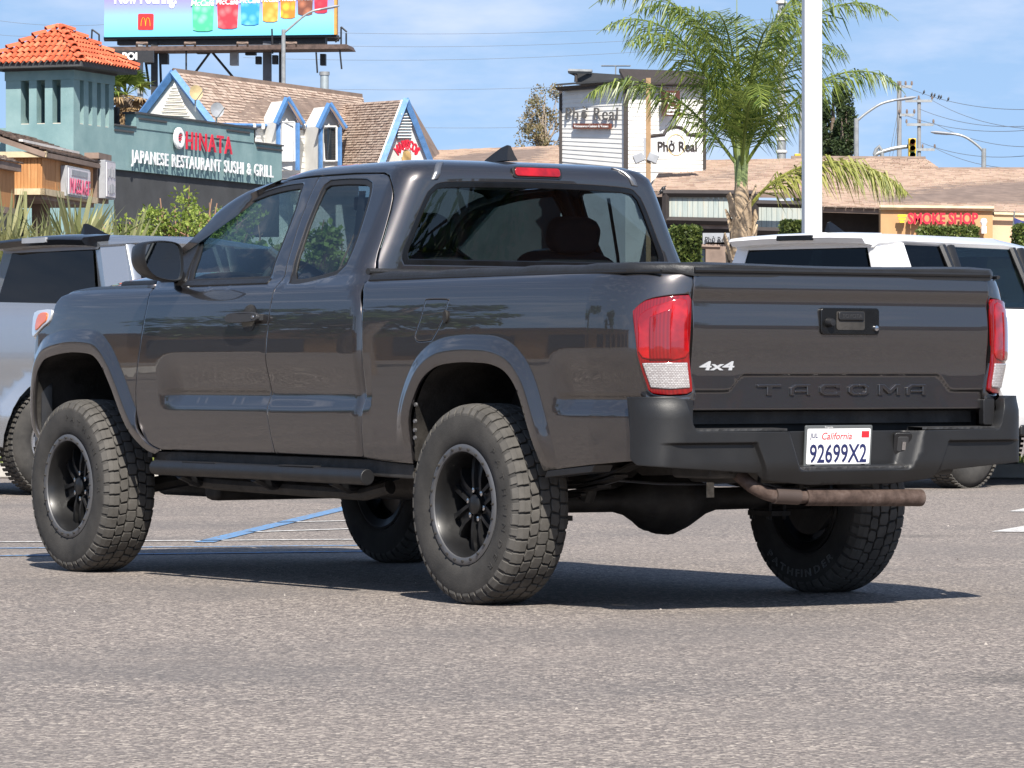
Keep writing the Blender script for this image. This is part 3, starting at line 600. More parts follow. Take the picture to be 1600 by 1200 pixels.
M = frame(P(897, 200, 109.60)-H0, ex_, (0, 0, 1)); m = MB(); m.box(0, ex_.length*.58, -.02, .12, .0, .05, M=M); m.build('tag_line_board', plain('maroon board', (.16, .05, .03), .6), ps); lettering('Vietnamese Cuisine & Venue', M @ T((.06, .02, .05)), ex_.length*.53, .065, WHITES, ps, .01, joined=True, name='tag_line')
ex2 = P(cR, 178, DR)-P(cM, 178, DM)
cs = empty('cup_sign', P(1045, 162, 108.2)); H0 = cs.location.copy(); tag(cs, 'square brown sign with a white steaming bowl on the right tower face', 'sign')
M = frame(P(1045, 162, 108.25)-H0, ex2, (0, 0, 1)); m = MB(); m.box(-.235, .235, -.33, .33, 0, .18, M=M); m.build('sign_panel', plain('deep brown panel', (.085, .028, .02), .5), cs)
m = MB()
for x in (-.06, 0, .07): m.tube([M @ Vector((x+.02*math.sin(k*1.3), .06+k*.035, .19)) for k in range(7)], .010, 5)
m.build('steam_lines', WHITES, cs); m = MB(); m.tube([M @ Vector((x, y, .19)) for x, y in ((-.14, .05), (-.13, .0), (-.10, -.06), (-.05, -.11), (.05, -.11), (.10, -.06), (.13, .0), (.14, .05), (-.14, .05))], .013, 5); m.build('bowl_outline', WHITES, cs)
rn = random.Random(4); m = MB()
for r_, (y0_, h0_) in enumerate(((-.215, .07), (-.30, .055))):
    x_ = -.17-.02*r_
    while x_ < .16: w_ = rn.uniform(.03, .055); m.box(x_, x_+w_, y0_+rn.uniform(0, .012), y0_+h0_*rn.uniform(.7, 1), .18, .192, M=M); x_ += w_+.012
m.build('small_print', WHITES, cs, smooth=0)['kind'] = 'stuff'
bs = empty('arched_board_sign', P(1050, 228, 107.2)); H0 = bs.location.copy(); tag(bs, 'white arched board sign with dark Pho Real lettering low on the tower', 'sign')
M = frame(P(1047, 247, 107.3)-H0, ex2, (0, 0, 1)); hw = .80
pts_ = [(-hw, 0), (hw, 0), (hw, .52)]+[(.42, .56)]+[(.36*math.cos(R(a)), .52+.24*math.sin(R(a))) for a in range(10, 171, 16)]+[(-.42, .56), (-hw, .52)]
m = MB(); m.prism(pts_, 0, .30, M); m.build('sign_board', WHITES, bs)
m = MB(); m.tube([M @ Vector((x, y+.03, .30)) for x, y in pts_[2:]], .045, 6); m.build('board_trim', DARKT, bs)
m = MB(); m.tube([M @ Vector((.27*math.cos(R(a)), .33+.27*math.sin(R(a)), .31)) for a in range(0, 361, 15)], .014, 5, cap=False); m.build('gold_ring', plain('pale gold', (.62, .48, .22), .5), bs)
lettering('Phở Real', M @ T((-.58, .16, .30)), 1.22, .27, DARKT, bs, .03, bold=.012)
# ---- smoke shop front
smk = empty('smoke_shop', (12.0, 103.5, 0)); put = wparts(smk); tag(smk, 'tan stucco smoke shop front below the long shingle roof', 'building')
TANS = plain('tan stucco', (.46, .27, .13), .85, var=.12, sc=2); PEACH = plain('peach stucco', (.62, .42, .27), .85, var=.1, sc=2)
put(slab([P(1376, 372, 102.8), P(1551, 372, 102.8), P(1551, 326, 102.8), P(1376, 324, 102.8)], .5), 'sign_wall', TANS); m = MB(); m.tube([P(1374, 324, 102.7), P(1553, 326, 102.7)], .06, 4); put(m, 'wall_cap', TAN); put(slab([P(1376, 380, 102.7), P(1553, 384, 102.7), P(1553, 372, 102.7), P(1376, 370, 102.7)], .5), 'ledge', TAN)
put(slab([P(1551, 392, 103.4), P(2200, 392, 103.4), P(2200, 353, 103.4), P(1551, 337, 103.4)], .4), 'side_wall', PEACH); put(slab([P(1376, 384, 103.6), P(2200, 392, 103.6), P(2200, 650, 103.6), P(1376, 650, 103.6)], .2), 'lower_wall', TANS)
m = MB(); m.tube([P(1553, 335, 103.2), P(2200, 352, 103.2)], .06, 4); put(m, 'eave_board', TAN); m = MB(); m.lathe([(0, .10), (.07, .08), (.09, .0), (.06, -.08), (0, -.1)], Matrix.Translation(P(1537, 347, 102.5)), 12); m.box(-.06, .06, -.1, .1, -.28, -.1, M=Matrix.Translation(P(1537, 347, 102.5))); put(m, 'wall_lamp', WHITES)
sk = empty('smoke_shop_sign', P(1470, 342, 102.6)); H0 = sk.location.copy(); tag(sk, 'red raised SMOKE SHOP letters with a small yellow symbol on tan wall', 'sign')
lettering('SMOKE SHOP', frame(P(1418, 349.5, 102.6)-H0, (1, 0, 0), (0, 0, 1)), 1.73, .27, REDS, sk, .10, bold=.03); m = MB(); Mf = frame(P(1402, 348, 102.6)-H0, (1, 0, 0), (0, 0, 1))
for x0_, x1_, y0_, y1_ in ((.0, .22, .14, .20), (.02, .20, .07, .12), (.05, .17, .0, .05)): m.prism(rrect(x0_, x1_, y0_, y1_, .02), 0, .08, Mf)
m.build('yellow_symbol', plain('yellow sign', (.75, .60, .03), .4), sk)['kind'] = 'stuff'
fg = empty('flag', P(1585, 340, 101)); tag(fg, 'small red, white and blue striped flag hanging at the right edge', 'flag'); m = MB(); V = []
for i in range(9):
    for j in range(8): V.append((i*.075, .05*math.sin(i*.9+j*.3), -j*.10-.03*i))
m.add(V, [(i*8+j, i*8+j+1, (i+1)*8+j+1, (i+1)*8+j) for i in range(8) for j in range(7)], 0)
m.m = [2 if (k//7 < 4 and k % 7 < 4) else (k % 7) % 2 for k in range(len(m.m))]; m.build('flag_cloth', [REDS, WHITES, plain('flag navy', (.03, .04, .16), .7)], fg); m = MB(); m.tube([(0, 0, .15), (-.05, .3, -.9)], .02, 6); m.build('flag_staff', GREYM, fg)
# ================================================================ THE PICKUP TRUCK (own frame: x forward from the rear axle, y to its left, z up)
def pchip(X,V):
    n=len(X);h=[X[i+1]-X[i] for i in range(n-1)];d=[(V[i+1]-V[i])/h[i] for i in range(n-1)]
    m=[0]*n;m[0]=d[0];m[-1]=d[-1]
    for i in range(1,n-1):
        if d[i-1]*d[i]>0:
            w1=2*h[i]+h[i-1];w2=h[i]+2*h[i-1];m[i]=(w1+w2)/(w1/d[i-1]+w2/d[i])
    def f(x):
        if x<=X[0]:return V[0]+m[0]*(x-X[0])
        if x>=X[-1]:return V[-1]+m[-1]*(x-X[-1])
        i=0
        while x>X[i+1]:i+=1
        t=(x-X[i])/h[i];a=t*t*(3-2*t)
        return V[i]*(1-a)+V[i+1]*a+h[i]*(t*(1-t)**2*m[i]-t*t*(1-t)*m[i+1])
    return f
def ss(a,b,x):
    t=max(0.,min(1.,(x-a)/(b-a)));return t*t*(3-2*t)
prof=pchip([.41,.46,.515,.555,.62,.70,.78,.875,.98,1.03,1.08,1.155,1.205,1.24,1.265,1.288,1.34,1.44,1.545,1.65,1.71],
           [.82,.858,.882,.896,.907,.915,.919,.922,.924,.924,.922,.914,.902,.886,.857,.83,.805,.755,.707,.661,.63])
# plan of the body side: arc length s (= x ahead of -0.8) -> x, y offset; rear corner wraps round
RC=[(-.8,-.008),(-.90,-.018),(-.98,-.034),(-1.05,-.062),(-1.10,-.10),(-1.135,-.15),(-1.152,-.20),(-1.157,-.235),(-1.158,-.27)]
_S=[-.8]
for i in range(1,len(RC)): _S.append(_S[-1]-math.dist(RC[i],RC[i-1]))
rcx=pchip(_S[::-1],[p[0] for p in RC][::-1]); rcy=pchip(_S[::-1],[p[1] for p in RC][::-1])
plan=pchip([-.8,-.5,-.2,1,2,3,3.3,3.6,3.8,3.95,4.08],[-.008,-.002,0,0,0,-.003,-.008,-.03,-.07,-.14,-.26])
def base(s,z):
    if s<-.8: return rcx(s),prof(z)+rcy(s)
    return s,prof(z)+plan(s)-.09*ss(1.6,2.7,s)*ss(1.24,1.5,z)
def Y(x,z): return base(x,z)[1]
q = NT('grey metallic paint'); fl = q.n('ShaderNodeTexVoronoi', {'Scale': 900.0, 'Vector': q.co()}).outputs['Color']
q.set(base=q.mix(.30, (.054, .0495, .0505), q.mix(.5, (.12, .112, .113), fl, 'MULTIPLY')), metal=.8, rough=.33, coat=1.0, coatr=.02, spec=.5); q.b.inputs['Coat IOR'].default_value = 1.78
dirt = q.ramp(q.noise(3.2, 6, .65), (.46, 0.0), (.8, .03)); q.set(coatr=dirt)
PAINT = q.m
TRIM = plain('satin black trim', (.011, .011, .012), .42, bump=.0006, bsc=420)
RUBBERM = plain('window rubber', (.012, .012, .013), .55)
BUMPM = plain('dark grey textured bumper', (.011, .011, .0115), .47, bump=.0005, bsc=500, sc=4, var=.18)
UNDER = plain('greasy black underbody', (.026, .0235, .021), .62, var=.6, sc=9, bump=.002, bsc=60)
CHROME = plain('dull chrome', (.62, .62, .63), .18, metal=1)
STEEL = plain('brushed grey moulding', (.30, .30, .31), .32, metal=.8)
GLASS = glassmat('side window glass', (.44, .56, .57)); GLASSD = glassmat('dark tinted glass', (.34, .41, .45))
FRIT = plain('black glass border', (.006, .006, .007), .12)
CLOTH = plain('charcoal seat cloth', (.035, .035, .037), .9, bump=.002, bsc=300)
PLAST = plain('charcoal cabin plastic', (.03, .03, .032), .6)
truck = empty('pickup_truck', (.594, 16.421, 0), R(90)+.59)
tag(truck, 'dark grey lifted extended cab pickup truck with black deep dish wheels parked in the foreground', 'pickup truck')
# ---- arches and surface relief of the body side
RARCH = spl([(.435, .53), (.418, .64), (.39, .735), (.335, .82), (.274, .875), (.176, .913), (.035, .926), (-.10, .925), (-.2, .917), (-.29, .888), (-.36, .823), (-.412, .715), (-.45, .61), (-.464, .518)], 4)
FARCH = spl([(3.62, .58), (3.645, .66), (3.64, .76), (3.607, .87), (3.55, .925), (3.47, .957), (3.264, .979), (3.09, .977), (3.0, .962), (2.925, .912), (2.84, .814), (2.761, .701), (2.68, .605), (2.61, .556), (2.53, .535)], 4)
def pdist(p, L):
    b = 9
    for i in range(len(L)-1):
        ax, ay = L[i]; bx, by = L[i+1]; dx, dy = bx-ax, by-ay; t = ((p[0]-ax)*dx+(p[1]-ay)*dy)/(dx*dx+dy*dy)
        t = 0 if t < 0 else 1 if t > 1 else t; d = (ax+t*dx-p[0])**2+(ay+t*dy-p[1])**2
        if d < b: b = d
    return math.sqrt(b)
FW = .108
def flare(s, z):
    if z > 1.12: return 0
    if -.62 < s < .6: L = RARCH; k = ss(.58, .74, z) if s > .2 else ss(.50, .66, z)
    elif s > 2.4: L = FARCH; k = ss(.54, .66, z)
    else: return 0
    d = pdist((s, z), L)
    if d > FW: return 0
    if d > .052: t = (FW-d)/(FW-.052); f = .75*t+.25*t*t*(3-2*t)
    else: f = 1-.22*((.052-d)/.052)**2
    return .024*f*k
def ledge(s, z):
    if z < .70 or z > 1.0: return 0
    if s > .7: k = ss(2.46, 2.26, s) if s > 2 else 1-.35*ss(1.3, .8, s)
    elif s < -.55: k = ss(-.55, -.68, s)
    else: return 0
    zt = .812 if s > 1.5 else .80; zb = .738
    if z < zt: f = ss(zb-.012, zt+.004, z)
    else: f = 1-ss(zt-.02, .975, z)
    return -.032*f*k if k > 0 else 0
def sideP(s, z):
    x, y = base(s, z); return (x, y+flare(s, z)+ledge(s, z), z)
CR, CX = .11, 1.0                              # rear corner of the cab
def doorP(s, z):
    y = prof(z)-.09*ss(1.6, 2.7, s)*ss(1.24, 1.5, z)+ledge(s, z)
    r = .06+.05*ss(1.12, 1.32, z); c = .778+.112*ss(1.12, 1.34, z)+r
    if s >= c: return (s, y, z)
    a = (c-s)/r; return (c-r*math.sin(a), y-r*(1-math.cos(a)), z)
def off(L, d):                                 # parallel curve of an open polyline
    out = []
    for i in range(len(L)):
        a, b = L[max(i-1, 0)], L[min(i+1, len(L)-1)]; dx, dy = b[0]-a[0], b[1]-a[1]; l = math.hypot(dx, dy); out.append((L[i][0]-dy/l*d, L[i][1]+dx/l*d))
    return out
LEDGE = [[(2.42, z), (.86, z)] for z in (.728, .737, .755, .79, .812, .83)]
# ---- front door, rear access door
fgap = spl([(2.456, .556), (2.56, .583), (2.615, .632), (2.645, .70), (2.648, .80), (2.625, .93), (2.597, 1.02), (2.573, 1.12), (2.565, 1.19), (2.585, 1.258)], 3)
dtop = spl([(2.64, 1.292), (2.63, 1.37), (2.60, 1.44), (2.53, 1.535), (2.447, 1.602), (2.235, 1.668), (1.973, 1.700), (1.78, 1.709), (1.578, 1.713)], 3)
bgap = spl([(1.578, 1.713), (1.588, 1.6), (1.585, 1.49), (1.55, 1.346), (1.508, 1.24), (1.502, 1.13), (1.52, 1.0), (1.53, .84), (1.518, .70), (1.49, .555)], 3)
fglass = spl([(1.645, 1.287), (1.66, 1.345), (1.668, 1.46), (1.672, 1.585), (1.69, 1.667)], 3)+spl([(1.70, 1.678), (1.824, 1.675), (2.01, 1.66), (2.269, 1.618), (2.40, 1.565), (2.50, 1.50), (2.528, 1.465)], 3)+[(2.43, 1.38), (2.335, 1.288)]
panel('front_door', fgap+dtop+bgap[1:], doorP, PAINT, truck, holes=[inset(dense(fglass, .03, True), -.012)], extra=LEDGE, mirror=True, sp=.034)
rtop = [(1.578, 1.713), (1.3, 1.712), (1.12, 1.708)]+spl([(1.06, 1.704), (1.01, 1.69), (.965, 1.65), (.935, 1.593), (.915, 1.453), (.898, 1.34), (.842, 1.22), (.790, 1.12), (.785, .9), (.785, .60)], 3)+[(.795, .56), (.815, .549)]
rglass = spl([(1.468, 1.298), (1.50, 1.387), (1.518, 1.514), (1.509, 1.631), (1.498, 1.667)], 3)+spl([(1.465, 1.682), (1.32, 1.682), (1.18, 1.675)], 2)+spl([(1.13, 1.66), (1.105, 1.62), (1.085, 1.5), (1.072, 1.385), (1.075, 1.335)], 3)+spl([(1.115, 1.302), (1.233, 1.283), (1.359, 1.270), (1.43, 1.272)], 2)
panel('rear_door', bgap[::-1]+rtop[1:], doorP, PAINT, truck, holes=[inset(dense(rglass, .03, True), -.012)], extra=LEDGE, mirror=True, sp=.034)
for nm, L, g in (('front_door_window', fglass, GLASS), ('rear_door_window', rglass, GLASSD)):
    L = dense(L, .03, True)
    panel(nm, L, doorP, g, truck, gap=0, hem=0, push=-.010, mirror=True, sp=.06)
    panel('window_seal', inset(L, -.013), doorP, RUBBERM, truck, holes=[inset(L, .010)], gap=0, hem=.01, push=-.004, mirror=True, sp=.03)
# belt line moulding and mirror sail
panel('belt_moulding', [(2.35, 1.262), (2.35, 1.285), (1.62, 1.282), (1.62, 1.262)], doorP, TRIM, truck, gap=0, push=.004, mirror=True, sp=.02)
panel('mirror_sail', [(2.37, 1.284), (2.60, 1.288), (2.585, 1.37), (2.522, 1.46), (2.445, 1.372)], doorP, TRIM, truck, gap=0, push=.006, mirror=True, sp=.03)
# ---- bed side with the fuel door and the lamp pocket
LAMP = spl([(-1.032, 1.112), (-1.078, 1.149), (-1.155, 1.165), (-1.228, 1.171)], 3)+spl([(-1.240, 1.155), (-1.246, 1.10), (-1.245, 1.024), (-1.236, .908), (-1.226, .822)], 3)+spl([(-1.205, .812), (-1.14, .808), (-1.085, .814)], 2)+spl([(-1.070, .826), (-1.060, .908), (-1.046, 1.024)], 3)
FUEL = spl([(.295, 1.172), (.16, 1.170), (.152, 1.158), (.165, 1.118), (.191, 1.076), (.24, 1.026), (.262, 1.016), (.345, 1.014), (.366, 1.03), (.362, 1.05), (.332, 1.103), (.312, 1.162)], 3, True)
bed = [(.822, 1.262)]+spl([(.80, 1.22), (.778, 1.17), (.766, .99), (.77, .84), (.78, .717), (.79, .60), (.80, .548)], 3)+[(.62, .536)]+RARCH+[(-.79, .548), (-1.04, .566), (-1.064, .60), (-1.066, .785)]+[(-1.243, .785), (-1.245, 1.0), (-1.245, 1.248), (-.8, 1.262)]
bed_x = [off(RARCH, FW-.003), off(RARCH, FW+.003), off(RARCH, .056), off(RARCH, .048), off(RARCH, .02), off(RARCH, .08)]+[[(-.62, z), (-1.05, z)] for z in (.728, .737, .755, .785, .80, .82)]
if pdist(off(RARCH, .1)[8], [(0, .4), (.01, .4)]) < pdist(RARCH[8], [(0, .4), (.01, .4)]): bed_x[:6] = [off(RARCH, -d) for d in (FW-.003, FW+.003, .056, .048, .02, .08)]
panel('bed_side', bed, sideP, PAINT, truck, holes=[inset(dense(LAMP, .02, True), -.004), inset(dense(FUEL, .02, True), -.003)], extra=bed_x, mirror=True, sp=.032)
panel('fuel_door', FUEL, sideP, PAINT, truck, gap=0, sp=.03, mirror=True)
_m = MB(); _m.prism([(.152+.014*math.cos(k*pi/8), 1.105+.026*math.sin(k*pi/8)) for k in range(16)], -.928, -.915, frame((0, 0, 0), (1, 0, 0), (0, 0, 1))); _m.build('fuel_door_pull', UNDER, truck)
# ---- front fender, hood, nose
fend = fgap+[(2.62, 1.266)]+[(2.9, 1.270), (3.2, 1.268), (3.34, 1.258)]+spl([(3.43, 1.238), (3.468, 1.20), (3.478, 1.15), (3.50, 1.118), (3.56, 1.10), (3.655, 1.062)], 2)+[(3.69, .96), (3.70, .80), (3.69, .62), (3.66, .575)]+FARCH
sgn = 1 if off(FARCH, .1)[20][1] > FARCH[20][1] else -1
panel('front_fender', fend[:-1]+[FARCH[-1]], sideP, PAINT, truck, extra=[off(FARCH, sgn*d) for d in (FW-.003, FW+.003, .056, .048, .02, .08)], mirror=True, sp=.032)
hz = pchip([2.55, 2.8, 3.1, 3.4, 3.6, 3.78, 3.92, 4.05], [1.335, 1.34, 1.335, 1.318, 1.292, 1.245, 1.185, 1.09])
he = pchip([2.55, 3.1, 3.34, 3.5, 3.7, 3.9, 4.05], [1.276, 1.276, 1.264, 1.242, 1.19, 1.13, 1.05])
def hoodw(x): return prof(1.262)+plan(x)-.004 if x < 3.4 else prof(1.262)+plan(x)-.004-.10*ss(3.35, 3.9, x)
def hoodP(x, a):
    w = hoodw(x); e = abs(a); t = 1-(1-e)**1.0
    k = ss(.66, 1.0, e); zc = hz(x)-.020*(e/.7)**2+.012*ss(.35, .5, e)*(1-ss(.6, .8, e))
    return (x-.06*e*e*ss(3.3, 4.0, x), a*w, zc*(1-k)+he(x)*k)
panel('hood', [(2.62, -1), (4.04, -1), (4.04, 1), (2.62, 1)], hoodP, PAINT, truck, gap=.004, sp=.05, centre=(3, 0, .3))
NOSE = [(3.64, .866), (3.74, .838), (3.84, .785), (3.93, .70), (4.0, .58), (4.06, .40), (4.09, .2), (4.10, 0)]
_t = [0]
for i in range(1, len(NOSE)): _t.append(_t[-1]+math.dist(NOSE[i], NOSE[i-1]))
nx = pchip(_t, [p[0] for p in NOSE]); ny = pchip(_t, [p[1] for p in NOSE]); NL = _t[-1]
def noseP(v, z, o=0):
    s = NL-abs(v); return (nx(s)+.05*(1-((z-.7)/.5)**2)*.6*ss(0, .3, s)+o*ss(0, .2, s), ny(s)*(1 if v >= 0 else -1), z)
panel('front_bumper', [(-NL, .60), (-NL*.6, .50), (NL*.6, .50), (NL, .60), (NL, .86), (.62, .84), (.5, .78), (-.5, .78), (-.62, .84), (-NL, .86)], noseP, TRIM, truck, gap=.002, hem=.05, sp=.05)
panel('grille', [(-.52, .79), (.52, .79), (.60, 1.0), (.56, 1.13), (-.56, 1.13), (-.60, 1.0)], noseP, TRIM, truck, gap=.002, sp=.05)
panel('nose_corner', [(.63, .86), (NL, .88), (NL, 1.06), (.62, 1.0)], noseP, PAINT, truck, sp=.04, mirror=True)
q = NT('clear headlamp lens'); q.set(base=(.75, .77, .8), rough=.08, coat=1, metal=.35); HLAMP = q.m
q = NT('amber lens'); q.set(base=(.85, .16, .02), rough=.15, coat=1); AMBER = q.m
def hlP(v, z):
    p = noseP(v, z, .012); return p if v < NL else p
_h = panel('headlamp', [(.60, 1.02), (NL-.02, 1.07), (NL-.02, 1.165), (.60, 1.14)], hlP, HLAMP, truck, sp=.04, mirror=True)
def sideLamp(s, z): x, y = base(s, z); return (x, y+.006, z)
panel('headlamp', spl([(3.484, 1.178), (3.482, 1.15), (3.50, 1.122), (3.56, 1.104), (3.655, 1.066), (3.70, 1.06), (3.71, 1.12), (3.70, 1.168), (3.60, 1.178)], 2, True), sideLamp, HLAMP, truck, gap=0, sp=.025, mirror=True)
panel('turn_signal', spl([(3.52, 1.16), (3.525, 1.128), (3.57, 1.112), (3.64, 1.085), (3.655, 1.11), (3.63, 1.155), (3.57, 1.166)], 2, True), sideLamp, AMBER, truck, gap=0, sp=.025, push=.004, mirror=True)
# ---- cab shell: back wall, corners and roof in one sheet
TQ = pchip([1.2, 1.70, 1.72, 1.74, 1.77, 1.82, 1.95, 2.3], [0, 0, .011, .028, .065, .125, .265, .628]); TZ = pchip([1.2, 1.70, 1.72, 1.74, 1.77, 1.82, 1.95, 2.3], [1.2, 1.70, 1.719, 1.736, 1.752, 1.763, 1.774, 1.782])
def cabP(u, t):
    q_, z = TQ(t), TZ(t); w = prof(min(z, 1.70)) - q_ if t > 1.70 else prof(t)
    w = max(w, .004); r = min(CR, w*.45); xr = CX-CR+q_; a = abs(u); s = 1 if u >= 0 else -1
    if a <= .6: y = a/.6*(w-r); return (xr-.012*(1-(a/.6)**2), s*y, z)
    if a <= .77: f = (a-.6)/.17*pi/2; return (xr+r*(1-math.cos(f)), s*(w-r+r*math.sin(f)), z)
    x = xr+r+(a-.77)*(2.12-xr-r)/1.16; return (x, s*(w-.09*ss(1.6, 2.7, x)*ss(1.24, 1.5, z)), z-.055*max(0, (x-1.6)/.56)**2)
def uof(s):                                     # door-panel arc length -> shell coordinate
    return .77-(CX-s)/(CR*pi/2)*.17 if s < CX else .77+(s-CX)
edge = [(uof(s)-.004, z) for s, z in rtop[1:] if z > 1.2 and s < .99][::-1]
side_t = [(uof(1.01), 1.696), (uof(1.06), 1.710), (uof(1.3), 1.719), (uof(1.6), 1.720), (uof(1.9), 1.722)]
half = [(-.62, 1.22)]
left = [(edge[0][0], 1.22)]+edge+side_t+[(1.93, 1.722), (1.93, 2.298)]
shell = left+[(-a, b) for a, b in left[::-1]]
bgl = spl([(.548, 1.335), (.57, 1.37), (.572, 1.45), (.568, 1.56), (.558, 1.62)], 3)+spl([(.535, 1.648), (.49, 1.657), (.3, 1.664), (0, 1.667)], 3)
bglass = bgl+[(-a, b) for a, b in bgl[::-1]][1:]
bglass = [(.548, 1.335)]+bglass[1:]
panel('cab_shell', shell, cabP, PAINT, truck, holes=[inset(dense(bglass, .02, True), -.008)], gap=0, sp=.036, centre=(1.4, 0, 1.3))
panel('rear_window', bglass, cabP, GLASSD, truck, gap=0, hem=0, push=-.006, sp=.06, centre=(1.4, 0, 1.3))
panel('rear_window_border', inset(dense(bglass, .02, True), -.009), cabP, FRIT, truck, holes=[inset(dense(bglass, .02, True), .016)], gap=0, hem=.012, push=-.001, sp=.03, centre=(1.4, 0, 1.3))
for sd in (1, -1):                              # roof drip mouldings
    _m = MB(); L = [Vector(cabP(sd*.556, 1.674+k*.006)) for k in range(16)]
    V = []
    for p in L: V += [p+Vector((.001, sd*.017, -.002)), p+Vector((-.001, sd*-.014, .002))]
    _m.add(V, [(2*i, 2*i+1, 2*i+3, 2*i+2) for i in range(len(L)-1)]); _o = _m.build('roof_moulding', STEEL, truck)
    _s = _o.modifiers.new('t', 'SOLIDIFY'); _s.thickness = .006; _s.offset = 0
q = NT('red lamp lens'); br = q.n('ShaderNodeTexWave', {'Scale': 38.0, 'Distortion': .0, 'Vector': q.co()}).outputs['Fac']
q.set(base=q.mix(br, (.15, .001, .002), (.22, .002, .003)), rough=.10, coat=1, coatr=.02, sub=.0); REDL = q.m
q = NT('bright red lamp lens'); q.set(base=q.ramp(q.noise(16, 2), (.35, (.20, .001, .002)), (.65, (.42, .004, .006))), rough=.1, coat=1); REDB = q.m
q = NT('clear lamp lens'); br = q.n('ShaderNodeTexBrick', {'Scale': 1.0, 'Vector': q.n('ShaderNodeCombineXYZ', {'X': q.n('ShaderNodeSeparateXYZ', {'Vector': q.co()}).outputs['Y'], 'Y': q.n('ShaderNodeSeparateXYZ', {'Vector': q.co()}).outputs['Z']}).outputs[0], 'Mortar Size': .0008, 'Brick Width': .009, 'Row Height': .0062, 'Color1': (.70, .68, .68, 1), 'Color2': (.50, .47, .47, 1), 'Mortar': (.33, .30, .30, 1)})
q.set(base=br.outputs['Color'], rough=.14, coat=1, metal=.25, normal=q.bump(br.outputs['Fac'], .003)); CLEARL = q.m
_m = MB(); M = frame((CX-CR-.006, 0, 1.717), (0, -1, 0), (.25, 0, 1)); _m.prism(rrect(-.112, .112, -.019, .019, .014), -.02, .012, M)
_o = _m.build('third_brake_lamp', REDB, truck, bevel=.004); _m = MB(); _m.prism(rrect(-.122, .122, -.026, .024, .016), -.02, .006, M); _m.build('lamp_gasket', TRIM, _o, bevel=.002)
fin = [(1.245, 1.776), (1.235, 1.786), (1.19, 1.808), (1.14, 1.832), (1.10, 1.842), (1.085, 1.838), (1.075, 1.80), (1.062, 1.776)]
_m = MB(); V = []; n = len(fin)
for sgn_ in (1, -1):
    for x, z in fin: V.append((x, sgn_*(.024*max(0, 1-(z-1.776)/.07)**.9+.002), z))
_m.add(V, [tuple(range(n)), tuple(range(2*n-1, n-1, -1))]+[(i, n+i, n+(i+1) % n, (i+1) % n) for i in range(n)]); _m.build('shark_fin_antenna', TRIM, truck, smooth=60)
# windscreen, pillars, cowl
def wsP(a, b): y = a*(.735-.135*b); return (2.98-.86*b-.20*a*a*(1-.25*b), y, 1.335+.355*b+.03*b*(1-a*a))
panel('windscreen', [(-1, 0), (1, 0), (1, 1), (-1, 1)], wsP, GLASS, truck, gap=0, hem=0, sp=.1, centre=(1.5, 0, 1.2))
for sd in (1, -1):
    D = [Vector(doorP(*p)) for p in dtop[:-3]]; W = [Vector(wsP(1, i/(len(D)-1))) for i in range(len(D))]; V = []
    for d, w in zip(D, W):
        d = d+Vector((.004, 0, .005)); mid = (d+w)/2+Vector((.01, .016, .012)); V += [d, mid, w+Vector((.004, -.012, .004))]
    V = [Vector((v.x, v.y*sd, v.z)) for v in V]; n = len(D)
    F = [(3*i+k, 3*i+k+1, 3*i+k+4, 3*i+k+3) for i in range(n-1) for k in (0, 1)]
    _m = MB(); _m.add(V, F if sd > 0 else [f[::-1] for f in F]); _m.build('windscreen_pillar', PAINT, truck, smooth=70)
_m = MB(); _m.box(2.58, 3.02, -.80, .80, 1.22, 1.30); _m.build('cowl', TRIM, truck, bevel=.02)
# ---- tailgate
def tgX(y, z):
    e = abs(y); zc = .888 if e < .455 else .888-.06*ss(.455, .535, e) if e < .535 else .828
    x = 1.158-.006*(y/.7)**2
    x += .012*ss(1.150, 1.192, z)-.004*ss(1.20, 1.25, z)            # top lip overhangs
    x += .007*ss(1.15, 1.05, z)-.014*ss(1.06, .88, z)
    d = zc-z; x -= .010*ss(0, .014, d)*(1-.15*ss(.03, .14, d))
    return -x
def tgP(y, z): return (tgX(y, z), y, z)
crz = [[(y, (.888 if abs(y) < .455 else .888-.06*ss(.455, .535, abs(y)))+d) for y in np.linspace(-.69, .69, 60)] for d in (.003, -.001, -.005, -.010, -.016, -.022, -.032)]
tg = panel('tailgate', [(-.703, .750), (.703, .750), (.700, 1.249), (-.700, 1.249)], tgP, PAINT, truck, extra=crz+[[(-.69, z), (.69, z)] for z in (1.148, 1.16, 1.17, 1.18, 1.195, .758, .766, .778)], sp=.034, centre=(-.8, 0, 1), hem=.03)
X = -1.158
def rear(y, z, d=.0): return frame((tgX(y, z)-d, y, z), (0, -1, 0), (0, 0, 1))
hb = MB(); hb.prism(rrect(-.138, .138, -.050, .050, .014), -.006, .010, rear(-.018, 1.080)); hd = hb.build('handle_bezel', plain('gloss black bezel', (.004, .004, .004), .28), tg, bevel=.004)
_m = MB(); _m.prism(rrect(-.072, .062, -.034, .036, .010), .010, .0125, rear(-.022, 1.082)); _m.build('handle_pocket', UNDER, hd)
_m = MB(); _m.prism(rrect(-.066, .055, .002, .034, .008), .011, .021, rear(-.022, 1.082)); _o = _m.build('handle_grip', TRIM, hd, bevel=.004)
lettering('TOYOTA', rear(-.022, 1.082) @ Matrix.Translation((-.052, .010, .0205)), .095, .016, PLAST, hd, .0015, joined=True, name='grip_lettering')
_m = MB(); M = rear(.085, 1.075, .010); _m.lathe([(.0, .028), (.012, .027), (.016, .018), (.019, 0)], M, 16); _m.build('camera_pod', TRIM, hd)
_m = MB(); _m.lathe([(.0, .012), (.010, .011), (.012, 0)], rear(-.135, 1.055, .008), 14); _m.build('lock_cylinder', CHROME, hd)
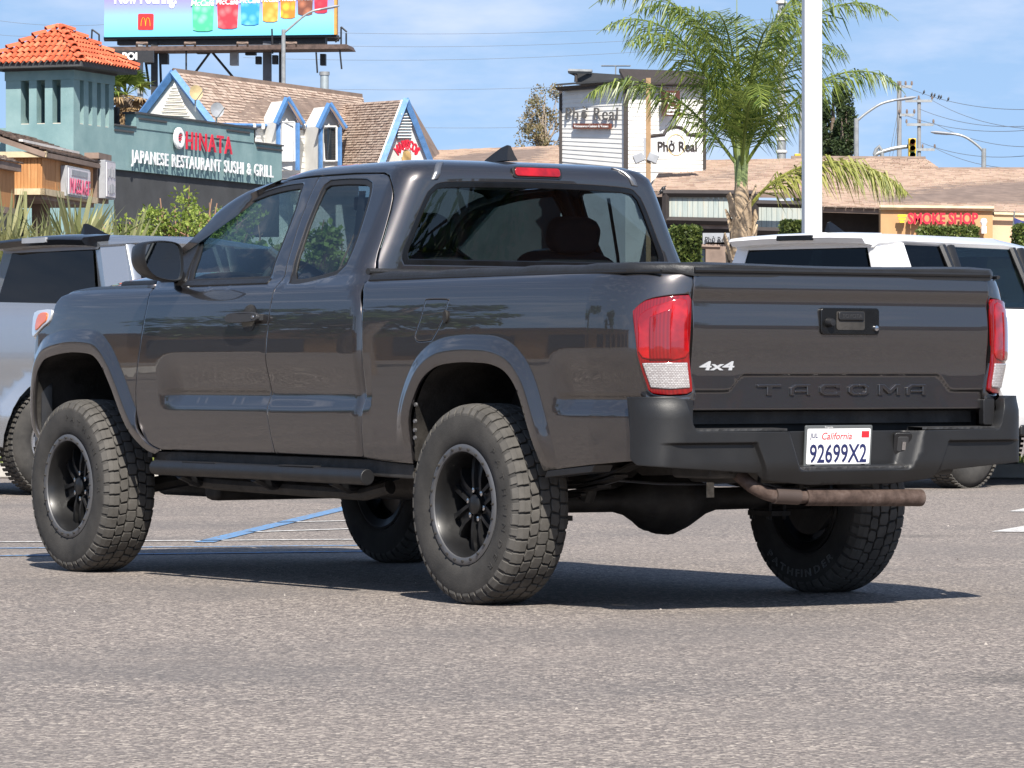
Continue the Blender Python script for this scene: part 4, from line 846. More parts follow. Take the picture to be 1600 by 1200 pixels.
AA = ([(0, 0), (0, .7), (.25, 1), (1, 1), (1, 0), (.8, 0), (.8, .74), (.33, .74), (.2, .6), (.2, 0)], [(.2, .25), (.8, .25), (.8, .48), (.2, .48)])
OO = [(.5, 0), (.2, 0), (0, .25), (0, .75), (.2, 1), (.5, 1), (.5, .76), (.27, .76), (.2, .66), (.2, .34), (.27, .24), (.5, .24)]
GL = {'T': ([(0, 1), (1, 1), (1, .74), (.61, .74), (.61, 0), (.39, 0), (.39, .74), (0, .74)],), 'A': AA, 'O': (OO, [(1-x, y) for x, y in OO[::-1]]),
      'C': ([(.2, 0), (1, 0), (1, .34), (.8, .34), (.8, .24), (.27, .24), (.2, .34), (.2, .66), (.27, .76), (.8, .76), (.8, .66), (1, .66), (1, 1), (.2, 1), (0, .75), (0, .25)],),
      'M': ([(0, 0), (0, 1), (.24, 1), (.5, .52), (.76, 1), (1, 1), (1, 0), (.81, 0), (.81, .60), (.56, .14), (.44, .14), (.19, .60), (.19, 0)],)}
for c, y0, w_ in (('T', .397, .112), ('A', .245, .096), ('C', .106, .096), ('O', -.028, .100), ('M', -.173, .106), ('A', -.307, .096)):
    _m = MB()
    for pl_ in GL[c]: _m.prism([(x*w_, y*.042) for x, y in (pl_ if area(pl_) > 0 else pl_[::-1])], 0, .013, rear(y0, .8045, -.003))
    _m.build('letter', PAINT, tg, smooth=0, bevel=.0032, seg=1)
q = NT('emblem chrome'); q.set(base=(.62, .63, .65), metal=.35, rough=.2, coat=1); EMB = q.m
lettering('4x4', rear(.664, .8985, 0), .155, .033, EMB, tg, .006, bold=.02, name='emblem_letter', skew=.25)
# ---- tail lamps
for sd in (1, -1):
    def F_(s, z): x, y, z = sideP(s, z); return (x, sd*y, z)
    Ld = dense(LAMP, .02, True)
    lp = panel('tail_lamp', Ld, F_, REDL, truck, gap=.001, hem=.03, push=.012, sp=.022, centre=(-.8, 0, 1))
    panel('brake_lens', inset(spl([(-1.065, 1.10), (-1.15, 1.142), (-1.222, 1.15), (-1.232, 1.03), (-1.224, .945), (-1.075, .945), (-1.062, 1.03)], 3, True), 0), F_, REDB, lp, gap=0, push=.015, sp=.02, centre=(-.8, 0, 1), hem=.006)
    panel('reversing_lens', [(-1.072, .926), (-1.226, .926), (-1.217, .836), (-1.150, .832), (-1.084, .838)], F_, CLEARL, lp, gap=0, push=.016, sp=.015, centre=(-.8, 0, 1), hem=.008)
    panel('indicator_lens', [(-1.10, .94), (-1.10, 1.09), (-1.172, 1.12), (-1.172, .94)], F_, REDL, lp, gap=0, push=.018, sp=.02, centre=(-.8, 0, 1), hem=.005)
# ---- rear bumper
BP = [(1.0, -1.255), (1.0, -1.255)]
def bplan(s):
    a = abs(s)
    if a <= .74: x, y = -1.238+.035*(a/.74)**2, a
    else:
        f = min((a-.74)/.155, pi/2); x = -1.203+.045*0+.155*(1-math.cos(f)); y = .74+.155*math.sin(f)+.004
        x = -1.203+.155*(1-math.cos(f))
        if a-.74 > .155*pi/2: x += a-.74-.155*pi/2
    return x, math.copysign(y, s)
WING = [(.87, .632), (.455, .632), (.392, .492), (.386, .45)]
def bumpP(s, z):
    x, y = bplan(s); a = abs(s); d = 0
    x += .045*ss(.57, .45, z)**1.5+.015*ss(.74, .80, z)                    # tucks under, leans in at the top
    lz = .632-.142*max(0, min(1, (.455-a)/.065))
    if .34 < a < .86:
        k_ = pdist((a, z), WING); k_ = k_ if (z < lz and a > .392) else -k_
        d += .022*ss(-.004, .007, k_)*ss(.86, .76, a)
    ha = .305-.05*(.672-z)/.14 if y > 0 else .315-.05*(.672-z)/.14
    ins = ss(ha+.015, ha-.045, a)*ss(.522, .548, z); d += .070*ins
    return (x+d, y, z)
bo = [(.345, .487), (.40, .495), (.44, .520), (.74, .540), (.95, .553), (.985, .575), (.992, .80), (.80, .802), (.748, .79), (.730, .70), (.715, .676), (.31, .672)]
outline = [(-.2, .474), (.2, .474)]+bo+[(-a, b) for a, b in bo[::-1]]
bx = [[(s, z) for s in np.linspace(-.36, .36, 50)] for z in (.522, .535, .548)]+[[(a_*k, b_) for a_, b_ in off(dense(WING, .015), o)] for k in (1, -1) for o in (.012, .008, .005, .002, -.001, -.004, -.008, -.012)]+[[((.305-.05*(.672-z)/.14+o)*k, z) for z in (.53, .672)] for k in (1, -1) for o in (.016, .004, -.008, -.020, -.032, -.046)]
bumper = panel('rear_bumper', outline, bumpP, BUMPM, truck, extra=bx, gap=0, hem=.05, sp=.026, centre=(-.7, 0, .65))
q = NT('step pad rubber'); bk = q.n('ShaderNodeTexVoronoi', {'Scale': 42.0, 'Vector': q.co()}); q.set(base=(.028, .028, .029), rough=.6, normal=q.bump(bk.outputs['Distance'], .006)); PADM = q.m
for y0, y1 in ((.315, .715), (-.325, -.715)):
    _m = MB(); n = 10
    V = [(bplan(y0+(y1-y0)*i/n)[0]+dx, y0+(y1-y0)*i/n, z) for i in range(n+1) for dx, z in ((.012, .676), (.006, .670), (.012, .684), (.10, .686), (.105, .67))]
    _m.add([(x, y, z) for x, y, z in V], [(5*i+k, 5*i+k+1, 5*i+5+k+1, 5*i+5+k) for i in range(n) for k in (2, 3)]+[(5*i, 5*i+2, 5*i+7, 5*i+5) for i in range(n)]); _m.build('step_pad', PADM, bumper, smooth=30)
_m = MB(); _m.box(-1.205, -1.11, -.25, .24, .515, .541); _m.build('step_pad', PADM, bumper, bevel=.004)
_m = MB(); _m.box(-1.15, -1.05, -.74, .74, .54, .645); _m.build('bumper_beam', plain('recess shade black steel', (.004, .004, .004), .8), bumper)  # near-black colour paints in the shade of the deep gap above the bumper
M = frame((-1.176, -.262, .622), (-.35, -1, .0), (-.30, 0, 1)); _m = MB(); _m.prism(rrect(-.036, .036, -.045, .045, .012), -.01, .008, M); _o = _m.build('trailer_socket', TRIM, bumper, bevel=.004)
_m = MB(); _m.prism(rrect(-.022, .022, -.028, .030, .008), .007, .010, M); _m.build('socket_cap', PLAST, _o, bevel=.002); _m = MB(); _m.box(-.004, .010, -.02, .012, .01, .016, M=M); _m.build('socket_latch', CHROME, _o)
# licence plate
PM = frame((-1.176, .045, .612), (0, -1, 0), (-.08, 0, 1))
q = NT('plate frame'); q.set(base=(.13, .14, .142), rough=.35, metal=.3); PFRAME = q.m
WHITEP = plain('white plate enamel', (.78, .78, .78), .35, var=.05); NAVY = plain('navy ink', (.015, .02, .09), .5); REDI = plain('red ink', (.62, .02, .03), .5); BLK = plain('black ink', (.015, .015, .015), .5); WHT = plain('white ink', (.75, .75, .75), .5)
_m = MB(); _m.prism(rrect(-.158, .158, -.082, .082, .006), -.004, .004, PM); plate = _m.build('licence_plate', PFRAME, truck, bevel=.002)
_m = MB(); _m.prism(rrect(-.149, .149, -.062, .070, .006), .004, .0052, PM); _m.build('plate_face', WHITEP, plate)
lettering('92699X2', PM @ T((-.137, -.055, .0055)), .272, .070, NAVY, plate, .0015, bold=.01, name='plate_character')
lettering('California', PM @ T((-.085, .030, .0055)), .145, .027, REDI, plate, .0008, bold=.004, name='plate_script', joined=True, skew=.2)
lettering('JUL', PM @ T((-.135, .036, .0055)), .035, .018, NAVY, plate, .0008, bold=.012, name='month_sticker', joined=True)
_m = MB(); _m.box(.106, .142, .036, .060, .0054, .0062, M=PM); _m.build('year_sticker', REDI, plate)
lettering('Toyota', PM @ T((-.07, .0725, .0045)), .04, .007, WHT, plate, .0005, name='frame_lettering', joined=True); 
_m = MB(); _m.tube([PM @ Vector((-.07+.022*k, -.079+.003*k-.0003*k*k, .0048)) for k in range(6)], .0009, 5); _m.build('frame_swoosh', BLK, plate)
for sx in (-.118, .118):
    _m = MB()
    for a, b in ((.012, .008), (.006, .008), (.012, .004)): _m.tube([(PM @ Vector((sx+a*math.cos(t*pi/8), -.0715+b*math.sin(t*pi/8), .0055))) for t in range(17)], .0011, 5, cap=False)
    _m.build('frame_emblem', BLK, plate)
# ---- soft bed cover
q = NT('black vinyl bed cover'); q.set(base=(.018, .018, .019), rough=.42, normal=q.bump(q.noise(260, 3), .0012, normal=q.bump(q.noise(5, 4), .012))); VINYL = q.m
_m = MB(); nx_, ny_ = 40, 22; V = []; rnd = random.Random(4)
XS = [-1.165+i*(1.975)/nx_ for i in range(nx_+1)]
for x in XS:
    wob = .003*math.sin(x*13)+.002*math.sin(x*31)
    row = [(.856, 1.252), (.860, 1.258), (.858, 1.280+wob), (.848, 1.290+wob)]
    k = .0 if x > -.95 else -((-.95-x)/.215)**1.6*.62
    pts = [(y+k*.25, z) for y, z in row]+[((.8+k*.25)*(1-2*j/ny_), 1.291+.004*math.cos(j*pi/ny_*2)+wob*.6) for j in range(ny_+1)][1:-1]
    pts += [(-y-k*.25, z) for y, z in row[::-1]]
    V += [(x, y, z-(.012 if x < -1.15 else 0)) for y, z in pts]
c_ = len(pts); F = [(i*c_+j, i*c_+j+1, (i+1)*c_+j+1, (i+1)*c_+j) for i in range(nx_) for j in range(c_-1)]
F += [tuple(range(c_))[::-1], tuple(nx_*c_+j for j in range(c_))]
_m.add(V, F); _m.build('bed_cover', VINYL, truck, smooth=50)
for sd in (1, -1):
    _m = MB(); _m.tube([(.80, sd*.862, 1.262), (-.95, sd*.855, 1.258), (-1.10, sd*.80, 1.256)], .0075, 8); _m.build('bed_rail_cap', TRIM, truck)
_m = MB(); _m.tube([(.822, -.86, 1.296), (.822, .86, 1.296)], .017, 10, flat=.8); _m.build('cover_front_roll', VINYL, truck)
_m = MB(); _m.tube([(-1.163, -.70, 1.262), (-1.166, .70, 1.262)], .010, 8); _m.build('cover_rear_bar', TRIM, truck)
# ---- mirrors, door handles
for sd in (1, -1):
    f = lambda x, y, z: (x, y*sd, z)
    O = [(.915+(y-.905)*.78, z) for y, z in spl([(.905, 1.31), (.925, 1.285), (.99, 1.283), (1.07, 1.297), (1.125, 1.33), (1.148, 1.375), (1.142, 1.428), (1.115, 1.448), (1.02, 1.456), (.935, 1.446), (.908, 1.415), (.90, 1.36)], 4, True)]
    cy_, cz_ = 1.005, 1.37; V = []; rings = [(2.235, 1.0), (2.228, .965), (2.24, .93), (2.30, 1.0), (2.36, .93), (2.40, .76), (2.42, .45), (2.425, .05)]
    rings = [(2.246, .90), (2.240, .92), (2.230, .955), (2.234, .985), (2.26, 1.01), (2.32, .99), (2.37, .88), (2.405, .68), (2.422, .4), (2.428, .03)]
    for x, k in rings: V += [f(x+.05*(y-cy_)*0, cy_+(y-cy_)*k, cz_+(z-cz_)*k) for y, z in O]
    n = len(O); F = [(i*n+j, (i+1)*n+j, (i+1)*n+(j+1) % n, i*n+(j+1) % n) for i in range(len(rings)-1) for j in range(n)]
    _m = MB(); _m.add(V, F if sd < 0 else [q_[::-1] for q_ in F]); mir = _m.build('door_mirror', TRIM, truck, smooth=60)
    q = MATS.get('mirror glass') or NT('mirror glass').set(base=(.36, .40, .43), metal=1, rough=.03).m; MATS['mirror glass'] = q
    _m = MB(); P = [f(2.2445, cy_+(y-cy_)*.915, cz_+(z-cz_)*.915) for y, z in O]; _m.add(P, [tuple(range(n)) if sd < 0 else tuple(range(n))[::-1]]); _m.build('mirror_glass', q, mir, smooth=0)
    _m = MB(); _m.tube([f(2.47, .80, 1.31), f(2.42, .88, 1.315), f(2.35, .94, 1.32)], [.038, .033, .036], 10, flat=.8); _m.build('mirror_arm', TRIM, mir)
    y0 = prof(1.12)
    _m = MB(); H = spl([(1.805, 1.118), (1.77, 1.137), (1.66, 1.143), (1.56, 1.140), (1.538, 1.124), (1.55, 1.106), (1.63, 1.100), (1.72, 1.098), (1.785, 1.104)], 3, True)
    V = [f(x, y0+.040+.010*math.sin((x-1.54)/.265*pi)+dy, z) for dy in (0, -.016) for x, z in H]; n = len(H)
    _m.add(V, [tuple(range(n)), tuple(range(2*n-1, n-1, -1))]+[(i, n+i, n+(i+1) % n, (i+1) % n) for i in range(n)])
    for a in (1.78, 1.57): _m.box(a-.02, a+.02, *sorted((sd*(y0-.01), sd*(y0+.035))), 1.106, 1.134)
    hn = _m.build('door_handle', plain('grey black handle', (.032, .032, .034), .4), truck, bevel=.004)
    _m = MB(); C_ = [(1.665+.062*math.cos(t*pi/12), 1.118+.058*math.sin(t*pi/12)) for t in range(24)]; V = [doorP(x, z) for x, z in C_]
    _m.add([f(x, y+.0015, z) for x, y, z in V], [tuple(range(24)) if sd < 0 else tuple(range(24))[::-1]]); _m.build('handle_cup', UNDER, hn, smooth=0)
    _m = MB(); _m.lathe([(0, .004), (.008, .004), (.009, 0)], frame(f(1.565, y0+.042, 1.121), (1, 0, 0), (0, 0, 1) if sd < 0 else (0, 0, -1)), 12); _m.build('key_lock', CHROME, hn)
# ---- sills, side steps, underbody
for sd in (1, -1):
    yy = lambda a, b: sorted((sd*a, sd*b))
    _m = MB(); _m.prism([(2.50, .532), (2.42, .552), (.80, .545), (.60, .535), (.47, .53), (.47, .47), (.86, .478), (2.45, .498)], .62, .868, frame((0, 0, 0), (1, 0, 0), (0, 0, 1)) if sd < 0 else frame((0, 0, 0), (1, 0, 0), (0, 0, 1)) @ Matrix.Scale(-1, 4, (0, 0, 1)))
    _m.build('rocker_panel', UNDER, truck, bevel=.006)
    _m = MB(); _m.tube([(2.46, sd*.925, .482), (1.6, sd*.928, .479), (.71, sd*.93, .474)], .0325, 16); st = _m.build('side_step', TRIM, truck, bevel=.004)
    for x in (2.25, 1.62, 1.0):
        _m = MB(); _m.tube([(x, sd*.92, .462), (x+.03, sd*.82, .425), (x+.06, sd*.70, .44), (x+.07, sd*.50, .50)], .027, 10); _m.build('step_bracket', TRIM, st)
    _m = MB(); _m.tube([(2.36, sd*.80, .43), (2.2, sd*.76, .415), (1.0, sd*.76, .40), (.86, sd*.73, .43)], .03, 10); _m.build('step_inner_tube', UNDER, st)
    for x in (2.05, 1.25):
        _m = MB(); _m.box(x-.14, x+.14, *yy(.905, .945), .508, .5125); _m.build('tread_strip', RUBBERM, st)
    _m = MB(); _m.prism([(3.9, .55), (2.9, .50), (2.4, .43), (.6, .43), (.35, .56), (-.35, .58), (-.55, .50), (-1.12, .52), (-1.12, .62), (-.5, .61), (.3, .68), (.6, .54), (2.4, .54), (2.9, .62), (3.9, .66)], .40, .49, frame((0, 0, 0), (1, 0, 0), (0, 0, 1)) @ (Matrix.Identity(4) if sd < 0 else Matrix.Scale(-1, 4, (0, 0, 1)))); _m.build('frame_rail', UNDER, truck)
    for nm, A, c0 in (('wheel_liner', RARCH, 0), ('wheel_liner', FARCH, 3.236)):
        A2 = [(c0+(x-c0)*1.02, z+.012) for x, z in A]; V = []
        for y in (.90, .70, .46): V += [(x, sd*(y if y < .8 else prof(max(.5, z))-.012), z) for x, z in A2]
        n = len(A2); _m = MB(); F = [(r*n+i, r*n+i+1, (r+1)*n+i+1, (r+1)*n+i) for r in (0, 1) for i in range(n-1)]+[tuple(2*n+i for i in range(n))]
        _m.add(V, F); _m.build(nm, UNDER, truck, smooth=40)
    for dx in (.02, -.06, -.14, -.21): pass
    _m = MB(); _m.tube([(-.22, sd*.52, .40), (-.33, sd*.50, .62), (-.42, sd*.48, .86)], .03, 10); _m.build('shock_absorber', UNDER, truck)
    for k in range(4):
        L = 1.12-.22*k; _m = MB(); N_ = 14; V = []
        for i in range(N_+1):
            t = -1+2*i/N_; x = t*L/2-.02; z = .455-.018*k+.085*(t*L/1.12)**2
            V += [(x, sd*.50, z), (x, sd*.565, z), (x, sd*.565, z+.010), (x, sd*.50, z+.010)]
        _m.add(V, [(4*i+a, 4*i+(a+1) % 4, 4*i+4+(a+1) % 4, 4*i+4+a) for i in range(N_) for a in range(4)]+[(3, 2, 1, 0), tuple(4*N_+a for a in range(4))]); _m.build('leaf_spring', UNDER, truck, smooth=0)
    _m = MB()
    for x in (-.055, .055): _m.tube([(x, sd*.497, .49), (x, sd*.497, .30)], .007, 6); _m.tube([(x, sd*.568, .49), (x, sd*.568, .30)], .007, 6)
    _m.box(-.08, .08, *yy(.485, .58), .315, .335); _m.build('spring_clamp', UNDER, truck)
    _m = MB(); _m.prism(rrect(-1.10, -.86, .50, .60, .02), .40, .58, frame((0, 0, 0), (1, 0, 0), (0, 0, 1)) @ (Matrix.Identity(4) if sd < 0 else Matrix.Scale(-1, 4, (0, 0, 1)))); _m.build('spring_hanger', UNDER, truck, bevel=.01)
    _m = MB(); _m.tube([(3.236, sd*.66, .36), (3.05, sd*.42, .42), (2.85, sd*.40, .46)], .035, 8); _m.tube([(3.236, sd*.66, .36), (3.45, sd*.42, .42)], .035, 8); _m.tube([(3.236, sd*.70, .30), (3.236, sd*.70, .62)], .05, 10); _m.tube([(3.22, sd*.60, .40), (3.2, sd*.52, .88)], .045, 10); _m.build('control_arm', UNDER, truck)
_m = MB(); _m.prism([(-.80, .549), (-.49, .522), (-.47, .495), (-.78, .522)], .80, .885, frame((0, 0, 0), (1, 0, 0), (0, 0, 1)) @ Matrix.Scale(-1, 4, (0, 0, 1))); _m.build('mud_strip', TRIM, truck, bevel=.003)
ax = MB(); RX = frame((0, 0, .387), (1, 0, 0), (0, 0, 1)); ax.lathe([(.0, -.74), (.05, -.74), (.05, -.60), (.043, -.58), (.045, -.24), (.06, -.18), (.105, -.10), (.135, -.03), (.14, .03), (.115, .10), (.062, .20), (.045, .26), (.043, .58), (.05, .60), (.05, .74), (0, .74)], RX, 24)
ax.build('rear_axle', UNDER, truck, smooth=50)
_m = MB(); _m.lathe([(0, .20), (.05, .195), (.10, .17), (.128, .12), (.132, 0)], frame((-.02, -.02, .385), (0, 1, 0), (0, -.25, 1)), 24); _m.build('differential_cover', UNDER, truck, smooth=50)
_m = MB(); _m.box(-.002, .002, -.023, .023, -.032, .032, M=frame((-.165, -.115, .43), (1, .3, 0), (0, 1, 0))); _m.build('axle_sticker', plain('pale paper sticker', (.6, .57, .5), .7, var=.3, sc=50), truck)
_m = MB(); _m.tube([(-.1, .62, .42), (-.14, .45, .44), (-.12, .3, .47), (-.15, .12, .455), (-.12, -.1, .45), (-.15, -.3, .46), (-.1, -.62, .42)], .006, 6); _m.build('brake_line', STEEL, truck)
_m = MB(); _m.tube([(.1, 0, .42), (1.2, 0, .50), (2.0, 0, .52)], .04, 10); _m.build('drive_shaft', UNDER, truck)
_m = MB(); _m.box(1.5, 2.75, -.28, .28, .40, .62); _m.build('transmission', UNDER, truck, bevel=.08)
_m = MB(); _m.box(.72, 1.55, .12, .42, .36, .54); _m.build('fuel_tank', UNDER, truck, bevel=.05)
_m = MB(); _m.box(2.5, 2.62, -.60, .60, .33, .43); _m.box(3.0, 3.5, -.35, .35, .33, .50); _m.build('crossmember', UNDER, truck, bevel=.03)
_m = MB(); _m.lathe([(0, -.11), (.30, -.11), (.35, -.06), (.36, 0), (.35, .06), (.30, .11), (0, .11)], frame((-.70, 0, .585), (1, 0, 0), (0, 1, 0)), 28); _m.build('spare_tyre', UNDER, truck)
_m = MB(); _m.box(.76, 2.70, -.80, .80, .505, .56); _m.build('cab_floor', UNDER, truck)
_m = MB(); _m.box(-1.08, .76, -.68, .68, .70, .745); _m.box(-1.12, -1.09, -.70, .70, .75, 1.2); _m.box(.72, .76, -.84, .84, .58, 1.2); _m.build('bed_floor', UNDER, truck)
_m = MB(); _m.box(2.72, 3.95, -.44, .44, .52, 1.16); _m.build('engine_block', UNDER, truck)
_m = MB(); _m.box(2.68, 2.72, -.82, .82, .52, 1.24); _m.build('firewall', UNDER, truck)
_m = MB(); _m.box(-1.06, -1.0, -.72, .72, .62, .76); _m.build('rear_sill', plain('recess shade black steel', (.004, .004, .004), .8), truck)  # sill steel darkened in its colour to stand for the recess shade
for sd in (1, -1):
    _m = MB(); _m.prism(rrect(-.035, .02, .0, .10, .008), 0, .03, frame((-1.125, sd*.715, .69), (0, -1, 0), (0, 0, 1))); _m.build('tailgate_hinge', TRIM, truck, bevel=.003)
# exhaust
q = NT('rusty exhaust steel'); f = q.noise(22, 6, .7); q.set(base=q.ramp(f, (.35, (.040, .024, .018)), (.55, (.085, .056, .045)), (.75, (.135, .102, .088))), rough=.75, metal=.25, normal=q.bump(f, .003)); RUST = q.m
_m = MB(); pth = spl([(.6, .36, .50), (-.3, .40, .60), (-.85, .43, .58), (-1.05, .44, .53), (-1.13, .405, .47), (-1.155, .33, .437), (-1.16, .20, .43), (-1.165, -.345, .418)], 6); _m.tube(pth, .026, 16, cap=False)
ex = _m.build('exhaust_pipe', RUST, truck)
_m = MB(); M = frame((-1.165, .19, .4285), (0, 0, 1), (1, 0, 0)); _m.tube([(-1.16, .19, .4285), (-1.167, -.36, .417)], .0325, 20, cap=False); _m.tube([(-1.167, -.36, .417), (-1.16, .19, .4285)], .029, 20, cap=False); _m.build('tail_pipe', RUST, ex)
_m = MB(); _m.tube([(-1.158, .33, .437), (-1.16, .22, .431)], .031, 16); _m.build('pipe_clamp', plain('galvanised clamp', (.10, .075, .065), .6, metal=.6), ex)
_m = MB(); _m.tube([(-1.13, .38, .47), (-1.12, .36, .54), (-1.10, .34, .58)], .008, 6); _m.tube([(-1.13, -.2, .44), (-1.10, -.22, .54)], .008, 6); _m.build('exhaust_hanger', UNDER, ex)
# bolts of the inner arch
for z in (.765, .70, .665, .635):
    _m = MB(); _m.lathe([(0, .008), (.008, .008), (.009, 0)], frame((.38+(.70-z)*.15, prof(z)-.002, z), (1, 0, 0), (0, 0, -1)), 8); _m.build('liner_bolt', STEEL, truck)
# ---- wheels
RUB = NT('tyre rubber'); q = RUB; g = q.noise(7, 5, .6); q.set(base=q.ramp(g, (.3, (.030, .029, .028)), (.7, (.066, .062, .057))), rough=.86, spec=.25, normal=q.bump(q.noise(140, 3), .0012)); RUB = q.m
TREADM = plain('dusty tread rubber', (.085, .080, .073), .9, var=.25, sc=14, bump=.0008, bsc=200, spec=.2)
RIMB = plain('satin black wheel', (.010, .010, .0105), .40, var=.15, coat=.1, spec=.35); RIMR = plain('grey bead ring', (.13, .13, .135), .45, metal=.5)
DISC = plain('brake iron', (.12, .11, .10), .5, metal=.7)
TR, TW = .387, .129
def tyre_mesh():
    I = frame((0, 0, 0), (1, 0, 0), (0, 0, -1))          # local z -> +y
    m = MB(); pr = [(.222, .104), (.232, .118), (.245, .1265), (.275, .1305), (.310, .1315), (.335, .1285), (.352, .122), (.364, .112), (.3725, .098), (.376, .07), (.3775, 0)]
    m.lathe([(r, -h) for r, h in pr]+[(r, h) for r, h in pr[::-1]][1:], I, 96); return m.mesh('tyre', 60)
crown = pchip([0, .06, .085, .10, .112, .122, .130], [.3875, .3868, .3845, .3800, .3725, .360, .343])
def tread_mesh():
    m = MB()
    def block(poly, nb=1, drop=.011):                  # poly in (angle, y)
        n = len(poly); top = []; bot = []
        for a, y in poly:
            r = crown(abs(y)); top.append((r*math.cos(a), y, r*math.sin(a))); rb = r-drop; bot.append((rb*math.cos(a), y, rb*math.sin(a)))
        cx_ = sum(a for a, _ in poly)/n; cy2 = sum(y for _, y in poly)/n
        inn = [(a+(cx_-a)*.10, y+(cy2-y)*.10) for a, y in poly]; t2 = []
        for a, y in inn: r = crown(abs(y))+.0012; t2.append((r*math.cos(a), y, r*math.sin(a)))
        m.add(top+bot+t2, [tuple(range(2*n, 3*n))]+[(i, (i+1) % n, 2*n+(i+1) % n, 2*n+i) for i in range(n)]+[(i, n+i, n+(i+1) % n, (i+1) % n) for i in range(n)])
    N = 46; p = 2*pi/N
    for i in range(N):
        a = i*p; j = (i*7) % 3*.03*p
        block([(a+.06*p, -.019), (a+.50*p, -.023), (a+.92*p, -.017), (a+.96*p, .012), (a+.88*p, .020), (a+.42*p, .022), (a+.04*p, .016)])
        for s in (1, -1):
            o = .28*p if s > 0 else .62*p
            block([(a+o+.05*p+j, s*.029), (a+o+.40*p, s*.026), (a+o+.86*p+j, s*.030), (a+o+1.02*p, s*.058), (a+o+.62*p, s*.066), (a+o+.18*p, s*.060)])
            # shoulder lug in three steps over the edge
            o2 = o+.32*p
            for y0_, y1_, w0, w1, k in ((.068, .092, .10, .92, 0), (.092, .112, .08, .90, .04), (.112, .127, .06 if i % 2 else .20, .88 if i % 2 else .74, .06)):
                block([(a+o2+w0*p+k*p, s*y0_), (a+o2+w1*p+k*p, s*y0_), (a+o2+w1*p+(k+.05)*p, s*y1_), (a+o2+w0*p+(k+.05)*p, s*y1_)], drop=.009)
    me = m.mesh('tread', 0); return me
def wheel_rim_mesh():
    I = frame((0, 0, 0), (1, 0, 0), (0, 0, -1)); m = MB()
    m.lathe([(.222, -.10), (.226, -.115), (.215, -.118), (.18, -.10), (.178, -.02), (.183, .03), (.193, .07), (.198, .112), (.205, .121)], I, 72); return m.mesh('rim', 40)
tyre_me, tread_me, rim_me = tyre_mesh(), tread_mesh(), wheel_rim_mesh()
for m_, t in ((tyre_me, RUB), (tread_me, TREADM), (rim_me, RIMB)): m_.materials.append(t)
I = frame((0, 0, 0), (1, 0, 0), (0, 0, -1))
m = MB(); m.lathe([(.203, .118), (.205, .1245), (.213, .127), (.226, .1265), (.2325, .122), (.233, .110), (.228, .10)], I, 72); ring_me = m.mesh('bead_ring', 40); ring_me.materials.append(RIMR)
m = MB()
for k in range(24):
    a = 2*pi*k/24; m.lathe([(0, .1335), (.0052, .1335), (.0058, .126)], I @ T((.217*math.cos(a), .217*math.sin(a), 0)), 6)
bolt_me = m.mesh('ring_bolts', 30); bolt_me.materials.append(UNDER)
def spoke(k):
    m = MB(); a = 2*pi*k/6+.2; P = [(.045, .030, .058), (.10, .032, .062), (.15, .040, .056), (.192, .056, .040)]; V = []
    for r, w, h in P: V += [(r, -w, h), (r, -w*.55, h), (r, -w*.42, h-.016), (r, w*.42, h-.016), (r, w*.55, h), (r, w, h), (r, w*1.15, h-.06), (r, -w*1.15, h-.06)]
    m.add([I @ (Matrix.Rotation(a, 4, 'Z') @ Vector(v)) for v in V], [(8*i+b, 8*i+(b+1) % 8, 8*i+8+(b+1) % 8, 8*i+8+b) for i in range(3) for b in range(8)])
    me = m.mesh('spoke', 30); me.materials.append(RIMB); return me
spoke_me = [spoke(k) for k in range(6)]
m = MB(); m.lathe([(0, .078), (.030, .077), (.038, .070), (.041, .045), (.062, .040), (.075, .020), (.075, -.02)], I, 36); hub_me = m.mesh('hub', 40); hub_me.materials.append(RIMB)
m = MB()
for k in range(6):
    a = 2*pi*(k+.5)/6; m.lathe([(0, .066), (.010, .064), (.012, .03)], I @ T((.057*math.cos(a), .057*math.sin(a), 0)), 8)
nut_me = m.mesh('wheel_nuts', 30); nut_me.materials.append(CHROME)
m = MB(); m.lathe([(0, .0), (.15, .0), (.155, -.005), (.155, -.025), (0, -.025)], I, 48); disc_me = m.mesh('brake_disc', 30); disc_me.materials.append(DISC)
m = MB(); m.lathe([(0, -.05), (.14, -.055), (.15, -.09), (0, -.10)], I, 40); drum_me = m.mesh('brake_drum', 40); drum_me.materials.append(UNDER)
